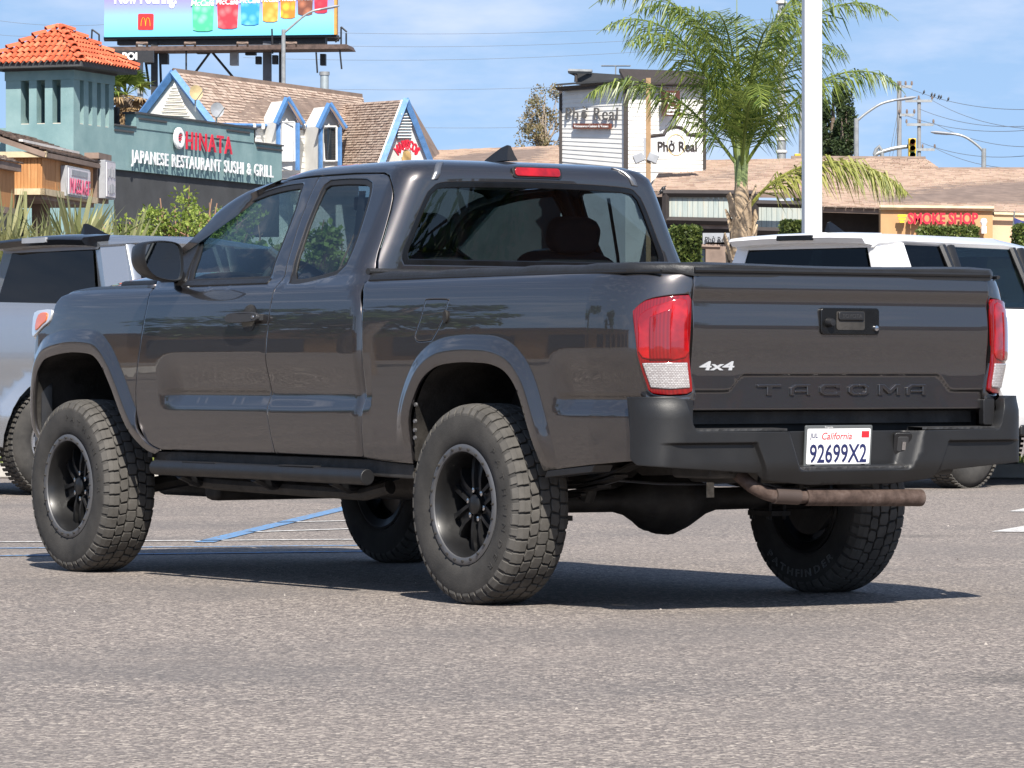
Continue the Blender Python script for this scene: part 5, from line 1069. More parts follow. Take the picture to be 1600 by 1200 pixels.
for x, sd, rot in ((0, 1, .3), (3.236, 1, 1.1), (0, -1, .9), (3.236, -1, 0)):
    w = empty('wheel', (x, sd*.82, .3835), 0, truck); w.rotation_euler = (0, rot, 0 if sd > 0 else pi)
    ty = link('tyre', tyre_me, None, w); link('tread', tread_me, None, ty)['kind'] = 'stuff'
    rm = link('rim', rim_me, None, w); link('bead_ring', ring_me, None, rm); b = link('ring_bolts', bolt_me, None, rm); b['kind'] = 'stuff'
    for s_ in spoke_me: link('spoke', s_, None, rm)
    link('hub', hub_me, None, rm); n_ = link('wheel_nuts', nut_me, None, rm); n_['kind'] = 'stuff'
    link('brake_disc' if x else 'brake_drum', disc_me if x else drum_me, None, w)
    # raised sidewall lettering
    if (x, sd) == (0, -1):
        lm = plain('white outline letter', (.20, .20, .195), .8); s = 'PATHFINDER'; rr = .286; span = R(88); mid = R(-90)
        c0 = -1
    else: lm, s, rr, span, mid, c0 = RUB, 'PATHFINDER', .296, R(100), R(200), 1
    m = MB(); tot = sum(adv(c) for c in s); acc = 0
    for c in s:
        a = mid+(acc+adv(c)/2-tot/2)/tot*span*1; acc += adv(c)
        cu = bpy.data.curves.new('t', 'FONT'); cu.body = c; cu.size = .058 if c0 < 0 else .046; cu.align_x = 'CENTER'; cu.resolution_u = 2; cu.fill_mode = 'NONE' if c0 < 0 else 'BOTH'; cu.bevel_depth = .0011 if c0 < 0 else .0008
        o_ = bpy.data.objects.new('t', cu); COL.objects.link(o_); bpy.context.view_layer.update()
        me = bpy.data.meshes.new_from_object(o_.evaluated_get(bpy.context.evaluated_depsgraph_get()))
        out_ = Vector((math.cos(a), 0, math.sin(a)))
        if c0 < 0: tang = Vector((-math.sin(a), 0, math.cos(a))); up_ = -out_; yv = -.1325; 
        else: tang = Vector((math.sin(a), 0, -math.cos(a))); up_ = out_; yv = .1325
        org = out_*(rr+(.034 if c0 < 0 else 0))+Vector((0, yv, 0)); rt_ = tang if c0 < 0 else -tang*-1
        if c0 < 0: rt_ = up_.cross(Vector((0, -1, 0)))
        else: rt_ = up_.cross(Vector((0, 1, 0)))
        m.add([org+rt_*v.co.x*(-1 if False else 1)+up_*v.co.y*.72+Vector((0, (1 if yv > 0 else -1)*v.co.z, 0)) for v in me.vertices], [tuple(p.vertices) for p in me.polygons])
        bpy.data.objects.remove(o_); bpy.data.curves.remove(cu); bpy.data.meshes.remove(me)
    if (x, sd) == (0, -1): w.rotation_euler = (0, 0, pi)
    m.build('sidewall_lettering', lm, ty, smooth=0)
# ---- cabin
for sd in (1, -1):
    s_ = MB(); s_.box(1.40, 1.92, sd*.38-.25, sd*.38+.25, .74, .90); seat = s_.build('front_seat', CLOTH, truck, bevel=.05)
    s_ = MB(); M = frame((1.36, sd*.38, .86), (0, 1, 0), (-.30, 0, 1)); s_.prism(rrect(-.24, .24, -.05, .56, .09), -.07, .07, M); s_.build('seat_back', CLOTH, seat, bevel=.03)
    s_ = MB(); s_.prism(rrect(-.12, .12, .565, .72, .06), -.055, .045, M); s_.build('headrest', CLOTH, seat, bevel=.03)
    s_ = MB(); s_.prism([(2.45, 1.0), (2.60, 1.2), (2.30, 1.285), (.95, 1.285), (.90, 1.0), (.95, .56), (2.45, .56)], .79, .81, frame((0, 0, 0), (1, 0, 0), (0, 0, 1)) if sd < 0 else frame((0, 0, 0), (1, 0, 0), (0, 0, 1)) @ Matrix.Scale(-1, 4, (0, 0, 1))); s_.build('door_trim', PLAST, truck)
s_ = MB(); s_.prism([(2.35, .75), (2.30, 1.10), (2.38, 1.24), (2.52, 1.295), (2.75, 1.30), (2.75, .75)], -.78, .78, frame((0, 0, 0), (1, 0, 0), (0, 0, 1))); s_.build('dashboard', PLAST, truck, bevel=.03)
wh = MB(); M = frame((2.16, .38, 1.20), (0, 1, 0), (.42, 0, 1)); wh.tube([M @ Vector((.185*math.cos(t*pi/16), .185*math.sin(t*pi/16), 0)) for t in range(33)], .016, 8, cap=False)
wh.tube([M @ Vector((-.17, 0, 0)), M @ Vector((.17, 0, 0))], .02, 8); wh.tube([M @ Vector((0, 0, 0)), M @ Vector((0, -.17, 0))], .02, 8); wh.tube([M @ Vector((0, 0, .0)), (2.40, .38, 1.10)], .035, 8); wh.build('steering_wheel', PLAST, truck)
s_ = MB(); s_.box(.93, 1.0, -.62, .62, .80, 1.30); s_.build('rear_trim', PLAST, truck, bevel=.02)
s_ = MB(); s_.prism([(.95, 1.69), (2.0, 1.70), (2.0, 1.725), (.95, 1.715)], -.56, .56, frame((0, 0, 0), (1, 0, 0), (0, 0, 1))); s_.build('headliner', plain('pale grey headliner', (.35, .34, .32), .9), truck)
s_ = MB(); s_.box(2.12, 2.135, -.12, .12, 1.60, 1.66); s_.build('interior_mirror', PLAST, truck, bevel=.01)
for sd in (1, -1):                               # small hang tags and sill clips seen through the back glass
    s_ = MB(); s_.tube([(1.25, sd*.62, 1.64), (1.24, sd*.66, 1.4), (1.25, sd*.70, 1.15)], .02, 6, flat=.2); s_.build('seat_belt', PLAST, truck)
_m = MB(); _m.prism([(-.006, 0), (.006, 0), (.016, -.035), (.012, -.055), (-.004, -.07), (-.018, -.045)], 0, .002, frame((2.285, prof(1.27)+.010, 1.262), (-1, 0, 0), (0, 0, 1))); _m.build('window_sticker', WHITEP, truck)
# ================================================================ OTHER PARKED VEHICLES
SILVER = NT('silver paint'); SILVER.set(base=(.36, .38, .41), metal=.75, rough=.26, coat=1, coatr=.03); SILVER = SILVER.m
WPAINT = NT('white paint'); WPAINT.set(base=(.78, .78, .78), rough=.3, coat=1, coatr=.03); WPAINT = WPAINT.m
CGLASS = glassmat('parked car glass', (.09, .10, .11), .7); CGLASS2 = glassmat('parked car light glass', (.30, .38, .40))
def loft(secs, name, mat, parent, smooth=40):   # secs: list of (x, [(y, z) half outline from bottom centre round to top centre])
    m = MB(); V = []; n = None
    for x, L in secs:
        R_ = [(x if not isinstance(x, (list, tuple)) else x[i], y, z) for i, (y, z) in enumerate(L)]; V += R_+[(a, -b, c) for a, b, c in R_[::-1]]; n = 2*len(L)
    F = [(i*n+j, i*n+(j+1) % n, (i+1)*n+(j+1) % n, (i+1)*n+j) for i in range(len(secs)-1) for j in range(n)]
    F += [tuple(range(n))[::-1], tuple((len(secs)-1)*n+j for j in range(n))]; m.add(V, F); return m.build(name, mat, parent, smooth=smooth)
def arch_cut(L, cx, r, zc, z0):                 # bottom edge that rises over a wheel
    out = []
    for x, z in L: out.append((x, z))
    return out
def body_side(parent, outline, mat, half, name='body_side', depth=.5, ybase=None, tum=None):
    def F(x, z): return (x, half(x, z), z)
    return panel(name, outline, F, mat, parent, sp=.07, gap=.004, hem=.03, mirror=True, centre=(0, 0, 1))
def arch(cx, cz, r, a0=-8, a1=188, n=16): return [(cx+r*math.cos(R(a0+(a1-a0)*i/n)), cz+r*math.sin(R(a0+(a1-a0)*i/n))) for i in range(n+1)]
def car_wheel(parent, x, y, r, rimmat, w=.24):
    W = empty('wheel', (x, y, r), 0 if y > 0 else pi, parent); m = MB(); J = frame((0, 0, 0), (1, 0, 0), (0, 0, -1))
    m.lathe([(r*.58, -w/2+.02), (r*.62, -w/2), (r*.86, -w/2-.005), (r*.97, -w/2+.03), (r, -w/4), (r, w/4), (r*.97, w/2-.03), (r*.86, w/2+.005), (r*.62, w/2), (r*.58, w/2-.02)], J, 56); ty = m.build('tyre', RUB, W, smooth=60)
    m = MB()
    for k in range(60):
        a = 2*pi*k/60
        for s, o in ((.36, 0), (.12, .5), (-.12, 0), (-.36, .5)):
            m.box(-.012, .012, (s-.10)*w, (s+.10)*w, r-.004, r+.006, M=Matrix.Rotation(a+o*pi/60, 4, 'Y'))
    t_ = m.build('tread', TREADM, ty, smooth=0); t_['kind'] = 'stuff'
    m = MB(); m.lathe([(r*.60, w/2-.03), (r*.585, w/2-.005), (r*.55, w/2-.01), (r*.53, w/2-.07), (r*.52, -w/2+.03)], J, 40); rm = m.build('rim', rimmat, W, smooth=40)
    for k in range(6):
        a = 2*pi*k/6; m = MB(); V = []
        for rr_, ww, h in ((.03, .035, w/2-.05), (r*.3, .028, w/2-.035), (r*.56, .04, w/2-.03)):
            V += [J @ (Matrix.Rotation(a, 4, 'Z') @ Vector(p)) for p in ((rr_, -ww, h), (rr_, ww, h), (rr_, ww, h-.03), (rr_, -ww, h-.03))]
        m.add(V, [(4*i+b, 4*i+(b+1) % 4, 4*i+4+(b+1) % 4, 4*i+4+b) for i in range(2) for b in range(4)]); m.build('spoke', rimmat, rm, smooth=30)
    m = MB(); m.lathe([(0, w/2-.02), (.05, w/2-.02), (.06, w/2-.06)], J, 16); m.build('hub_cap', rimmat, rm); m = MB(); m.lathe([(0, .0), (r*.5, .0), (r*.5, -.03)], J, 24); m.build('brake_disc', DISC, W)
    return W
def quadpane(parent, P, mat, name, th=.004):
    m = MB(); P = [Vector(p) for p in P]; k = len(P); n = (P[1]-P[0]).cross(P[2]-P[0]).normalized(); m.add(P+[p-n*th for p in P], [tuple(range(k)), tuple(range(2*k-1, k-1, -1))]+[((i+1) % k, k+(i+1) % k, k+i, i)[::-1] for i in range(k)]); return m.build(name, mat, parent, smooth=0)
def pillar(parent, a, b, w, mat, name): m = MB(); m.tube([a, (Vector(a)+Vector(b))/2+Vector((0, math.copysign(.012, a[1]), 0)), b], w, 8, flat=.6); return m.build(name, mat, parent)
ALLOY = plain('machined alloy wheel', (.45, .45, .46), .3, metal=.8)
DARKALLOY = plain('dark alloy wheel', (.012, .012, .013), .5)
def vehicle(name, loc, heading, paint, label, pickup):
    """origin at the rear axle on the ground; x forward, y left"""
    E_ = empty(name, loc, heading); tag(E_, label, 'pickup truck' if pickup else 'suv')
    wr = .395 if pickup else .41; HW = .985 if pickup else .955; belt = 1.40 if pickup else 1.42; roofz = 1.93 if pickup else 1.97; wb = 3.6 if pickup else 2.85
    rear_x = -1.30 if pickup else -1.0; front_x = wb+.95; cabx = .50 if pickup else rear_x+.04
    pf = pchip([.45, .60, .80, 1.0, 1.2, belt-.04, belt+.02, belt+.3, roofz-.1, roofz], [HW-.05, HW-.015, HW-.02, HW, HW-.01, HW-.035, HW-.075, HW-.16, HW-.26, HW-.33])
    def half(x, z):
        y = pf(z)-.05*ss(rear_x+.25, rear_x, x)-.16*ss(front_x-.7, front_x, x)
        for c in (0, wb):
            d = math.hypot(x-c, z-wr-.02)-wr-.07
            if -.05 < d < .10: y += .03*(1-max(0, d)/.10)
        return y
    top = belt+.03; hoodz = belt-.10
    ol = [(rear_x, .62), (rear_x+.02, .56)]+arch(0, wr+.02, wr+.07)[::-1]+[(.8, .50), (wb-.8, .50)]+arch(wb, wr+.02, wr+.07)[::-1]+[(front_x, .62), (front_x, .95), (front_x-.12, hoodz-.06), (wb-.3, hoodz+.02), (wb-.75, belt-.01), (rear_x, top if pickup else belt)]
    body_side(E_, ol, paint, half)
    # tailgate / rear, floor, hood
    m = MB(); m.box(rear_x+.05, front_x-.1, -HW+.14, HW-.14, .48, .95); m.build('underbody', UNDER, E_)
    yb = half(rear_x, 1.0)
    m = MB(); m.prism([(-yb, .60), (yb, .60), (yb, belt-.02), (yb-.04, top), (-yb+.04, top), (-yb, belt-.02)], -.06, .03, frame((rear_x, 0, 0), (0, -1, 0), (0, 0, 1))); tgt = m.build('tailgate', paint, E_, bevel=.03)
    m = MB(); m.prism(rrect(-.16, .16, belt-.30, belt-.18, .02), .03, .04, frame((rear_x, 0, 0), (0, -1, 0), (0, 0, 1))); m.build('gate_handle', TRIM, tgt)
    m = MB(); m.box(rear_x-.14, rear_x+.05, -HW+.04, HW-.04, .46, .70); m.build('rear_bumper', TRIM, E_, bevel=.05)
    for s in (1, -1):
        m = MB(); m.box(rear_x-.045, rear_x+.10, *sorted((s*(yb-.17), s*(yb+.015))), belt-.42, belt-.08); m.build('tail_lamp', REDL, E_, bevel=.02)
        m = MB(); m.box(front_x-.10, front_x+.02, *sorted((s*.55, s*.82)), .92, 1.06); m.build('headlamp', HLAMP, E_, bevel=.03)
        m = MB(); m.box(.7, wb-.7, *sorted((s*(HW-.12), s*(HW-.02))), .40, .49); m.build('sill', TRIM, E_, bevel=.02)
        for c in (0, wb):
            m = MB(); A = arch(c, wr+.02, wr+.08); V = [(x, s*y, z) for y in (HW-.05, HW-.4) for x, z in A]; n = len(A); m.add(V, [(i, i+1, n+i+1, n+i) for i in range(n-1)]+[tuple(n+i for i in range(n))]); m.build('wheel_liner', UNDER, E_)
        rmm = ALLOY if pickup else DARKALLOY; car_wheel(E_, 0, s*(HW-.14), wr, rmm); car_wheel(E_, wb, s*(HW-.14), wr, rmm)
    loft([(wb-.85, [(0, hoodz-.1), (HW-.12, hoodz-.1), (HW-.10, belt-.02), (HW-.25, belt+.04), (0, belt+.07)]), (wb-.2, [(0, hoodz-.1), (HW-.12, hoodz-.1), (HW-.09, hoodz+.01), (HW-.25, hoodz+.07), (0, hoodz+.10)]), (front_x-.2, [(0, hoodz-.2), (HW-.25, hoodz-.2), (HW-.22, hoodz-.06), (HW-.4, hoodz+.0), (0, hoodz+.03)]), (front_x, [(0, .6), (HW-.4, .6), (HW-.35, hoodz-.25), (HW-.45, hoodz-.15), (0, hoodz-.12)])], 'hood', paint, E_)
    # greenhouse
    yr = pf(roofz-.06); yt = HW-.08; ws = wb-.75; rf_ = wb-1.55; xr = cabx+.06
    loft([(cabx+.02, [(0, roofz-.10), (yr-.02, roofz-.10), (yr+.02, roofz-.07), (yr-.08, roofz-.02), (0, roofz+.01)]), (cabx+.35, [(0, roofz-.08), (yr+.015, roofz-.08), (yr+.03, roofz-.045), (yr-.08, roofz+.012), (0, roofz+.035)]), (rf_-.5, [(0, roofz-.08), (yr+.015, roofz-.08), (yr+.03, roofz-.045), (yr-.08, roofz+.012), (0, roofz+.035)]), (rf_+.1, [(0, roofz-.11), (yr, roofz-.12), (yr+.01, roofz-.09), (yr-.1, roofz-.05), (0, roofz-.03)])], 'roof', paint, E_, 60)
    z0, z1 = belt+.0, roofz-.07; b0, b1 = half(1.5, z0+.02)-.01, yr+.012
    nd = 2; xs = [cabx+.22, cabx+1.12, cabx+2.05] if pickup else [cabx+.25, cabx+.95, cabx+1.95, ws-.35]
    for s in (1, -1):
        V = [(cabx, s*b0, z0), (cabx+.03, s*(b1-.01), z1)]
        # rear corner pillar: broad, painted
        m = MB(); p = [(cabx-.02, b0-.02, z0-.02), (cabx+.26, b0+.005, z0-.02), (cabx+.30, b1+.01, z1+.01), (cabx+.03, b1-.02, z1+.01), (cabx+.0, b0-.16, z0-.02), (cabx+.05, b1-.12, z1+.01)]
        V = [(x, s*y, z) for x, y, z in p]; F = [(0, 1, 2, 3), (4, 0, 3, 5)]; m.add(V, F if s > 0 else [f[::-1] for f in F]); m.build('rear_pillar', paint, E_, smooth=60)
        for k in range(len(xs)-1):
            a, b = xs[k]+.06, xs[k+1]-.05; a_t, b_t = a+.03, b-(.05 if k < len(xs)-2 else .45)
            P4 = [(a, s*(b0+.004), z0), (b, s*(b0+.004), z0), (b_t, s*(b1+.004), z1), (a_t, s*(b1+.004), z1)]; quadpane(E_, P4 if s < 0 else P4[::-1], CGLASS if k == 0 else CGLASS2, 'side_window')
            pillar(E_, (xs[k+1], s*b0, z0-.02), (xs[k+1]-(.05 if k < len(xs)-2 else .5), s*b1, z1), .055, TRIM if k < len(xs)-2 else paint, 'pillar')
            pillar(E_, (xs[k]+.03, s*b0, z0-.02), (xs[k]+.06, s*b1, z1), .05, paint if k == 0 else TRIM, 'pillar')
            m = MB(); m.tube([(a-.03, s*(b0+.008), z0-.005), (b+.03, s*(b0+.008), z0-.005)], .014, 6); m.build('belt_moulding', TRIM, E_)
            m = MB(); hx = a+.12; m.tube([(hx, s*(half(hx, 1.15)+.002), belt-.13), (hx+.02, s*(half(hx, 1.15)+.045), belt-.13), (hx+.20, s*(half(hx, 1.15)+.045), belt-.13), (hx+.22, s*(half(hx, 1.15)+.002), belt-.13)], .016, 6); m.build('door_handle', paint, E_)
        # door cut lines
        for k in range(len(xs)):
            m = MB(); m.tube([(xs[k], s*(half(xs[k], z)+.001), z) for z in np.linspace(.55, z0-.02, 9)], .005, 4); m.build('door_gap', UNDER, E_)
        m = MB(); m.prism(rrect(-.13, .13, -.09, .09, .04), 0, .12, frame((ws-.25, s*(HW+.06), belt+.10), (0, 1, 0), (0, 0, 1))); m.build('door_mirror', paint, E_, bevel=.03)
    quadpane(E_, [(cabx-.03, -b0+.17, z0+.0), (cabx-.03, b0-.17, z0+.0), (cabx+.04, b1-.13, z1-.02), (cabx+.04, -b1+.13, z1-.02)][::-1], CGLASS, 'rear_window')
    m = MB(); m.tube([(cabx-.035, -b0+.1, z0-.0), (cabx-.035, b0-.1, z0-.0)], .028, 6); m.build('window_ledge', TRIM, E_)
    quadpane(E_, [(ws+.30, -b0+.08, z0+.06), (ws+.30, b0-.08, z0+.06), (rf_+.08, b1-.05, z1), (rf_+.08, -b1+.05, z1)], CGLASS2, 'windscreen')
    # roof spoiler with brake light, aerial fin
    m = MB(); sp_ = [(cabx+.14, roofz+.012), (cabx-.10, roofz-.015), (cabx-.12, roofz-.035), (cabx-.08, roofz-.075), (cabx+.10, roofz-.09)]
    V = []
    for y in (-yr+.03, -yr*.5, 0, yr*.5, yr-.03): V += [(x, y, z+.018*(1-(y/yr)**2)) for x, z in sp_]
    m.add(V, [(5*i+j, 5*i+j+1, 5*i+5+j+1, 5*i+5+j) for i in range(4) for j in range(4)]+[tuple(range(5)), tuple(20+j for j in range(4, -1, -1))]); spo = m.build('roof_spoiler', FRIT if pickup else paint, E_, smooth=40)
    sl_ = frame((cabx-.118, .0, roofz-.022), (0, -1, 0), (.05, 0, 1)); m = MB(); m.prism(rrect(-.17, .17, -.018, .022, .008), -.01, .012, sl_); m.build('high_brake_lamp', GREYS if pickup else FRIT, spo)
    m = MB(); V = []; fn = [(.30, 0), (.22, .035), (.14, .075), (.10, .09), (.07, .085), (.06, 0)]
    for s in (1, -1): V += [(cabx+.25+x, s*.03*(1-z/.1), roofz+.03+z) for x, z in fn]
    m.add(V, [tuple(range(6)), tuple(range(11, 5, -1))]+[(i, 6+i, 6+(i+1) % 6, (i+1) % 6) for i in range(6)]); m.build('shark_fin_antenna', FRIT, E_)
    # seats
    for x in ((cabx+.55, cabx+1.35) if pickup else (cabx+.9, cabx+1.8)):
        for y in (-.42, .42):
            m = MB(); M = frame((x, y, belt-.42), (0, 1, 0), (-.2, 0, 1)); m.prism(rrect(-.24, .24, 0, .52, .08), -.07, .07, M); st_ = m.build('seat', CLOTH, E_, bevel=.03)
            m = MB(); m.prism(rrect(-.14, .14, .53, .76, .08), -.06, .05, M); m.build('headrest', plain('grey headrest cloth', (.13, .13, .13), .9), st_, bevel=.04)
    m = MB(); m.box(cabx+.1, ws, -HW+.1, HW-.1, .6, belt-.40); m.build('cabin_floor', PLAST, E_)
    m = MB(); m.box(ws-.15, ws+.3, -HW+.15, HW-.15, belt-.3, belt+.02); m.build('dashboard', PLAST, E_, bevel=.05)
    if pickup:
        m = MB(); m.box(rear_x+.03, cabx-.05, -HW+.12, HW-.12, belt-.02, belt+.02); m.build('bed_cover', VINYL, E_, bevel=.01)
        m = MB(); m.box(cabx-.02, cabx+.02, -b0+.05, b0-.05, .6, belt); m.build('cab_back', paint, E_)
    else:
        for s in (): m = MB(); m.tube([(cabx+.5, s*(yr-.06), roofz+.02), (cabx+.6, s*(yr-.06), roofz+.07), (rf_-.5, s*(yr-.06), roofz+.07), (rf_-.4, s*(yr-.06), roofz+.02)], .016, 6); m.build('roof_rail', paint, E_)
    return E_
def hd(deg): return R(90-deg)
p_ = Vector((-3.38, 30.62, 0)); h_ = 52; d_ = Vector((math.sin(R(h_)), math.cos(R(h_)), 0)); r_ = Vector((d_.y, -d_.x, 0))
vehicle('parked_pickup_truck', p_-r_*.90, hd(h_), SILVER, 'silver pickup truck parked behind the dark truck at the left edge', True)
p_ = Vector((3.55, 32.5, 0)); h_ = 40; d_ = Vector((math.sin(R(h_)), math.cos(R(h_)), 0)); r_ = Vector((d_.y, -d_.x, 0))
vehicle('parked_suv', p_-r_*.86, hd(h_), WPAINT, 'white sport utility vehicle parked behind the tailgate on the right', False)
# ================================================================ VEGETATION
def leafmesh(name, pts, size, mat, parent, seed=0, asp=.5, up=0.0, out=None, stuff=False):
    """many small folded leaves at the given points"""
    rn = np.random.RandomState(seed); n = len(pts); P = np.asarray(pts, float)
    d = rn.normal(size=(n, 3)); d[:, 2] += up; d /= np.linalg.norm(d, axis=1)[:, None]; e = rn.normal(size=(n, 3)); e -= (e*d).sum(1)[:, None]*d; e /= np.linalg.norm(e, axis=1)[:, None]
    s = size*rn.uniform(.6, 1.3, n)[:, None]; V = np.stack([P, P+d*s*.5+e*s*asp*.5, P+d*s, P+d*s*.5-e*s*asp*.5], 1).reshape(-1, 3)
    me = bpy.data.meshes.new(name); me.from_pydata(V.tolist(), [], [(4*i, 4*i+1, 4*i+2, 4*i+3) for i in range(n)]); o = link(name, me, mat, parent)
    return o
def blob(rn, c, r, n, shell=.55):
    p = rn.normal(size=(n, 3)); p /= np.linalg.norm(p, axis=1)[:, None]; k = shell+(1-shell)*rn.rand(n)**.5; return np.array(c)+p*k[:, None]*np.array(r)
BARK = plain('grey brown bark', (.17, .13, .10), .9, var=.35, sc=10, bump=.01, bsc=25); BARKL = plain('pale bark', (.34, .28, .22), .9, var=.3, sc=8, bump=.01, bsc=25)
LG = leafmat('mid green leaves', (.035, .075, .015), (.13, .20, .04)); LD = leafmat('dark green needles', (.018, .035, .014), (.06, .085, .03), .2); LY = leafmat('yellow green leaves', (.12, .19, .03), (.34, .40, .09)); LP = leafmat('palm leaflets', (.07, .13, .025), (.32, .38, .09), .40, .35); LA = leafmat('sparse tan leaves', (.13, .14, .06), (.40, .30, .17)); LH = leafmat('clipped hedge leaves', (.05, .09, .02), (.20, .24, .06)); LS = leafmat('pale sword leaves', (.22, .25, .10), (.50, .48, .26)); LW = leafmat('dry palm skirt', (.30, .20, .11), (.50, .36, .20), .2)
def limb_tree(name, base, h, crown, label, mat, seed, leaf=.22, n=3500, group=None, trunk=.2, bark=BARK, lobes=16, bare=False):
    E_ = empty(name, base); tag(E_, label, 'tree', group); rn = np.random.RandomState(seed); r = random.Random(seed); cz = h-crown[2]
    m = MB(); m.tube([(0, 0, -.2), (.05*h*.1, 0, h*.3), (r.uniform(-.1, .1)*h*.2, r.uniform(-.1, .1)*h*.2, cz), (0, 0, h*.92)], [trunk, trunk*.8, trunk*.55, trunk*.15], 10); m.build('trunk', bark, E_)
    P = []; m = MB()
    for k in range(lobes):
        d = rn.normal(size=3); d /= np.linalg.norm(d); q_ = rn.rand()**.5*.98; c = np.array([0, 0, cz])+d*q_*np.array(crown)
        s = np.array([0, 0, cz-crown[2]*.5+.3*crown[2]*rn.rand()]); mid = (s+c)/2+rn.normal(size=3)*.08*crown[0]; m.tube([s, mid, c], [trunk*.35, trunk*.22, trunk*.06], 6)
        rr = np.array(crown)*rn.uniform(.16, .36)*np.array((1, 1, .62 if crown[2] > 1.5*crown[0] else 1)); P.append(blob(rn, c, rr, n//lobes, .35))
    m.build('limbs', bark, E_)
    leafmesh('crown', np.concatenate(P), leaf, mat, E_, seed)
    return E_
# queen palm
def frond(E_, org, az, length, rise, droop, seed, mat, n=64, leafl=.55, width=.028, even=False):
    rn = random.Random(seed); pts = []; dirv = Vector((math.cos(az), math.sin(az), 0)); side = Vector((-math.sin(az), math.cos(az), 0)); N = 16; p = Vector(org); el = rise
    for i in range(N+1): pts.append(p.copy()); p = p+(dirv*math.cos(el)+Vector((0, 0, 1))*math.sin(el))*(length/N); el -= droop/N*(1 if even else .12+2.2*(i/N)**1.5)
    m = MB(); m.tube(pts, [.028*(1-i/N*.85) for i in range(N+1)], 5)
    V = []; F = []
    for k in range(n):
        t = .13+.87*k/n; f = t*N; i = min(N-1, int(f)); q_ = pts[i]+(pts[i+1]-pts[i])*(f-i); tan = (pts[i+1]-pts[i]).normalized(); upv = side.cross(tan)
        for s in (1, -1):
            L = leafl*(math.sin(pi*min(1, .12+t*.92))**.6)*rn.uniform(.75, 1.1); d = (side*s*rn.uniform(.6, 1)+tan*rn.uniform(.35, .9)+upv*rn.uniform(-.15, .55)).normalized(); w = tan*width*.5
            a = q_; b = q_+d*L*.5; g = d*.8+Vector((0, 0, -rn.uniform(.7, 1.6))); c = b+g.normalized()*L*.5
            bi = len(V); V += [a-w*.6, a+w*.6, b+w, b-w, c]; F += [(bi, bi+1, bi+2, bi+3), (bi+3, bi+2, bi+4)]
    m.add(V, F); return m.build('frond', mat, E_, smooth=0)
pb = Vector(((1158-800)/FPX*58, 58, 0)); palm = empty('queen_palm', pb); tag(palm, 'feathery queen palm with a ringed trunk beside the white lamp pole', 'palm tree')
PTR = plain('palm trunk', (.36, .27, .18), .9, var=.35, sc=7, bump=.02, bsc=14)
m = MB(); m.tube([(0, 0, 0), (.01, 0, 1.5), (0, 0, 2.5), (.0, 0, 3.35), (.0, 0, 3.6)], [.20, .19, .155, .12, .08], 14); m.build('trunk', PTR, palm)
for k in range(14):
    a = k*2.4; z = 2.2+.075*k; m = MB(); d = Vector((math.cos(a), math.sin(a), 0)); b = d*(.17-.004*k)+Vector((0, 0, z)); s = Vector((-d.y, d.x, 0))
    m.add([b-s*.10, b+s*.10, b+d*.05+s*.07+Vector((0, 0, .20)), b+d*.05-s*.07+Vector((0, 0, .20)), b+d*.10+s*.035+Vector((0, 0, .34+.04*(k % 3))), b+d*.10-s*.045+Vector((0, 0, .30))], [(0, 1, 2, 3), (3, 2, 4, 5)]); o_ = m.build('boot_stub', PTR, palm, smooth=0); sd_ = o_.modifiers.new('t', 'SOLIDIFY'); sd_.thickness = .025
CS = plain('green crownshaft', (.20, .25, .10), .6, var=.25)
for k in range(6): a = k*1.05; m = MB(); m.tube([(.05*math.cos(a), .05*math.sin(a), 3.15), (.06*math.cos(a), .06*math.sin(a), 3.7), (.11*math.cos(a), .11*math.sin(a), 4.25)], [.045, .035, .022], 6); m.build('leaf_stem', CS, palm)
for k, (az, L, ri, dr) in enumerate(((pi-.1, 2.6, 1.25, 2.35), (pi+.35, 2.3, 1.10, 2.2), (pi-.5, 2.3, 1.30, 2.2), (.05, 2.9, 1.28, 2.35), (-.35, 2.5, 1.15, 2.3), (.5, 2.5, 1.30, 2.2), (-1.3, 2.1, 1.15, 2.2), (-1.9, 2.2, 1.25, 2.4), (pi+.7, 2.2, 1.0, 2.2), (1.6, 2.3, 1.2, 2.1), (-.9, 2.1, .95, 2.2), (pi, 1.9, .75, 2.0), (-.15, 2.0, .8, 2.1), (-1.5, 1.9, .7, 2.3), (-2.4, 2.0, 1.4, 1.9), (.2, 1.9, 1.45, 1.4))):
    frond(palm, (0, 0, 3.75), az, L*1.50, min(1.52, ri+.20), dr*1.12, k, LP, 84, .80, .022)
frond(palm, (.06, 0, 3.15), -.12, 2.75, 1.0, 1.95, 77, leafmat('yellowing palm leaflets', (.16, .19, .035), (.42, .42, .11)), 130, .95, .024, True); frond(palm, (.05, 0, 4.2), 1.2, .9, 1.5, .1, 78, LP, 20, .2)
m = MB(); m.tube([(-.05, 0, 4.2), (-.06, 0, 5.3), (-.06, 0, 6.3)], [.02, .014, .005], 5); m.build('spear_leaf', CS, palm)
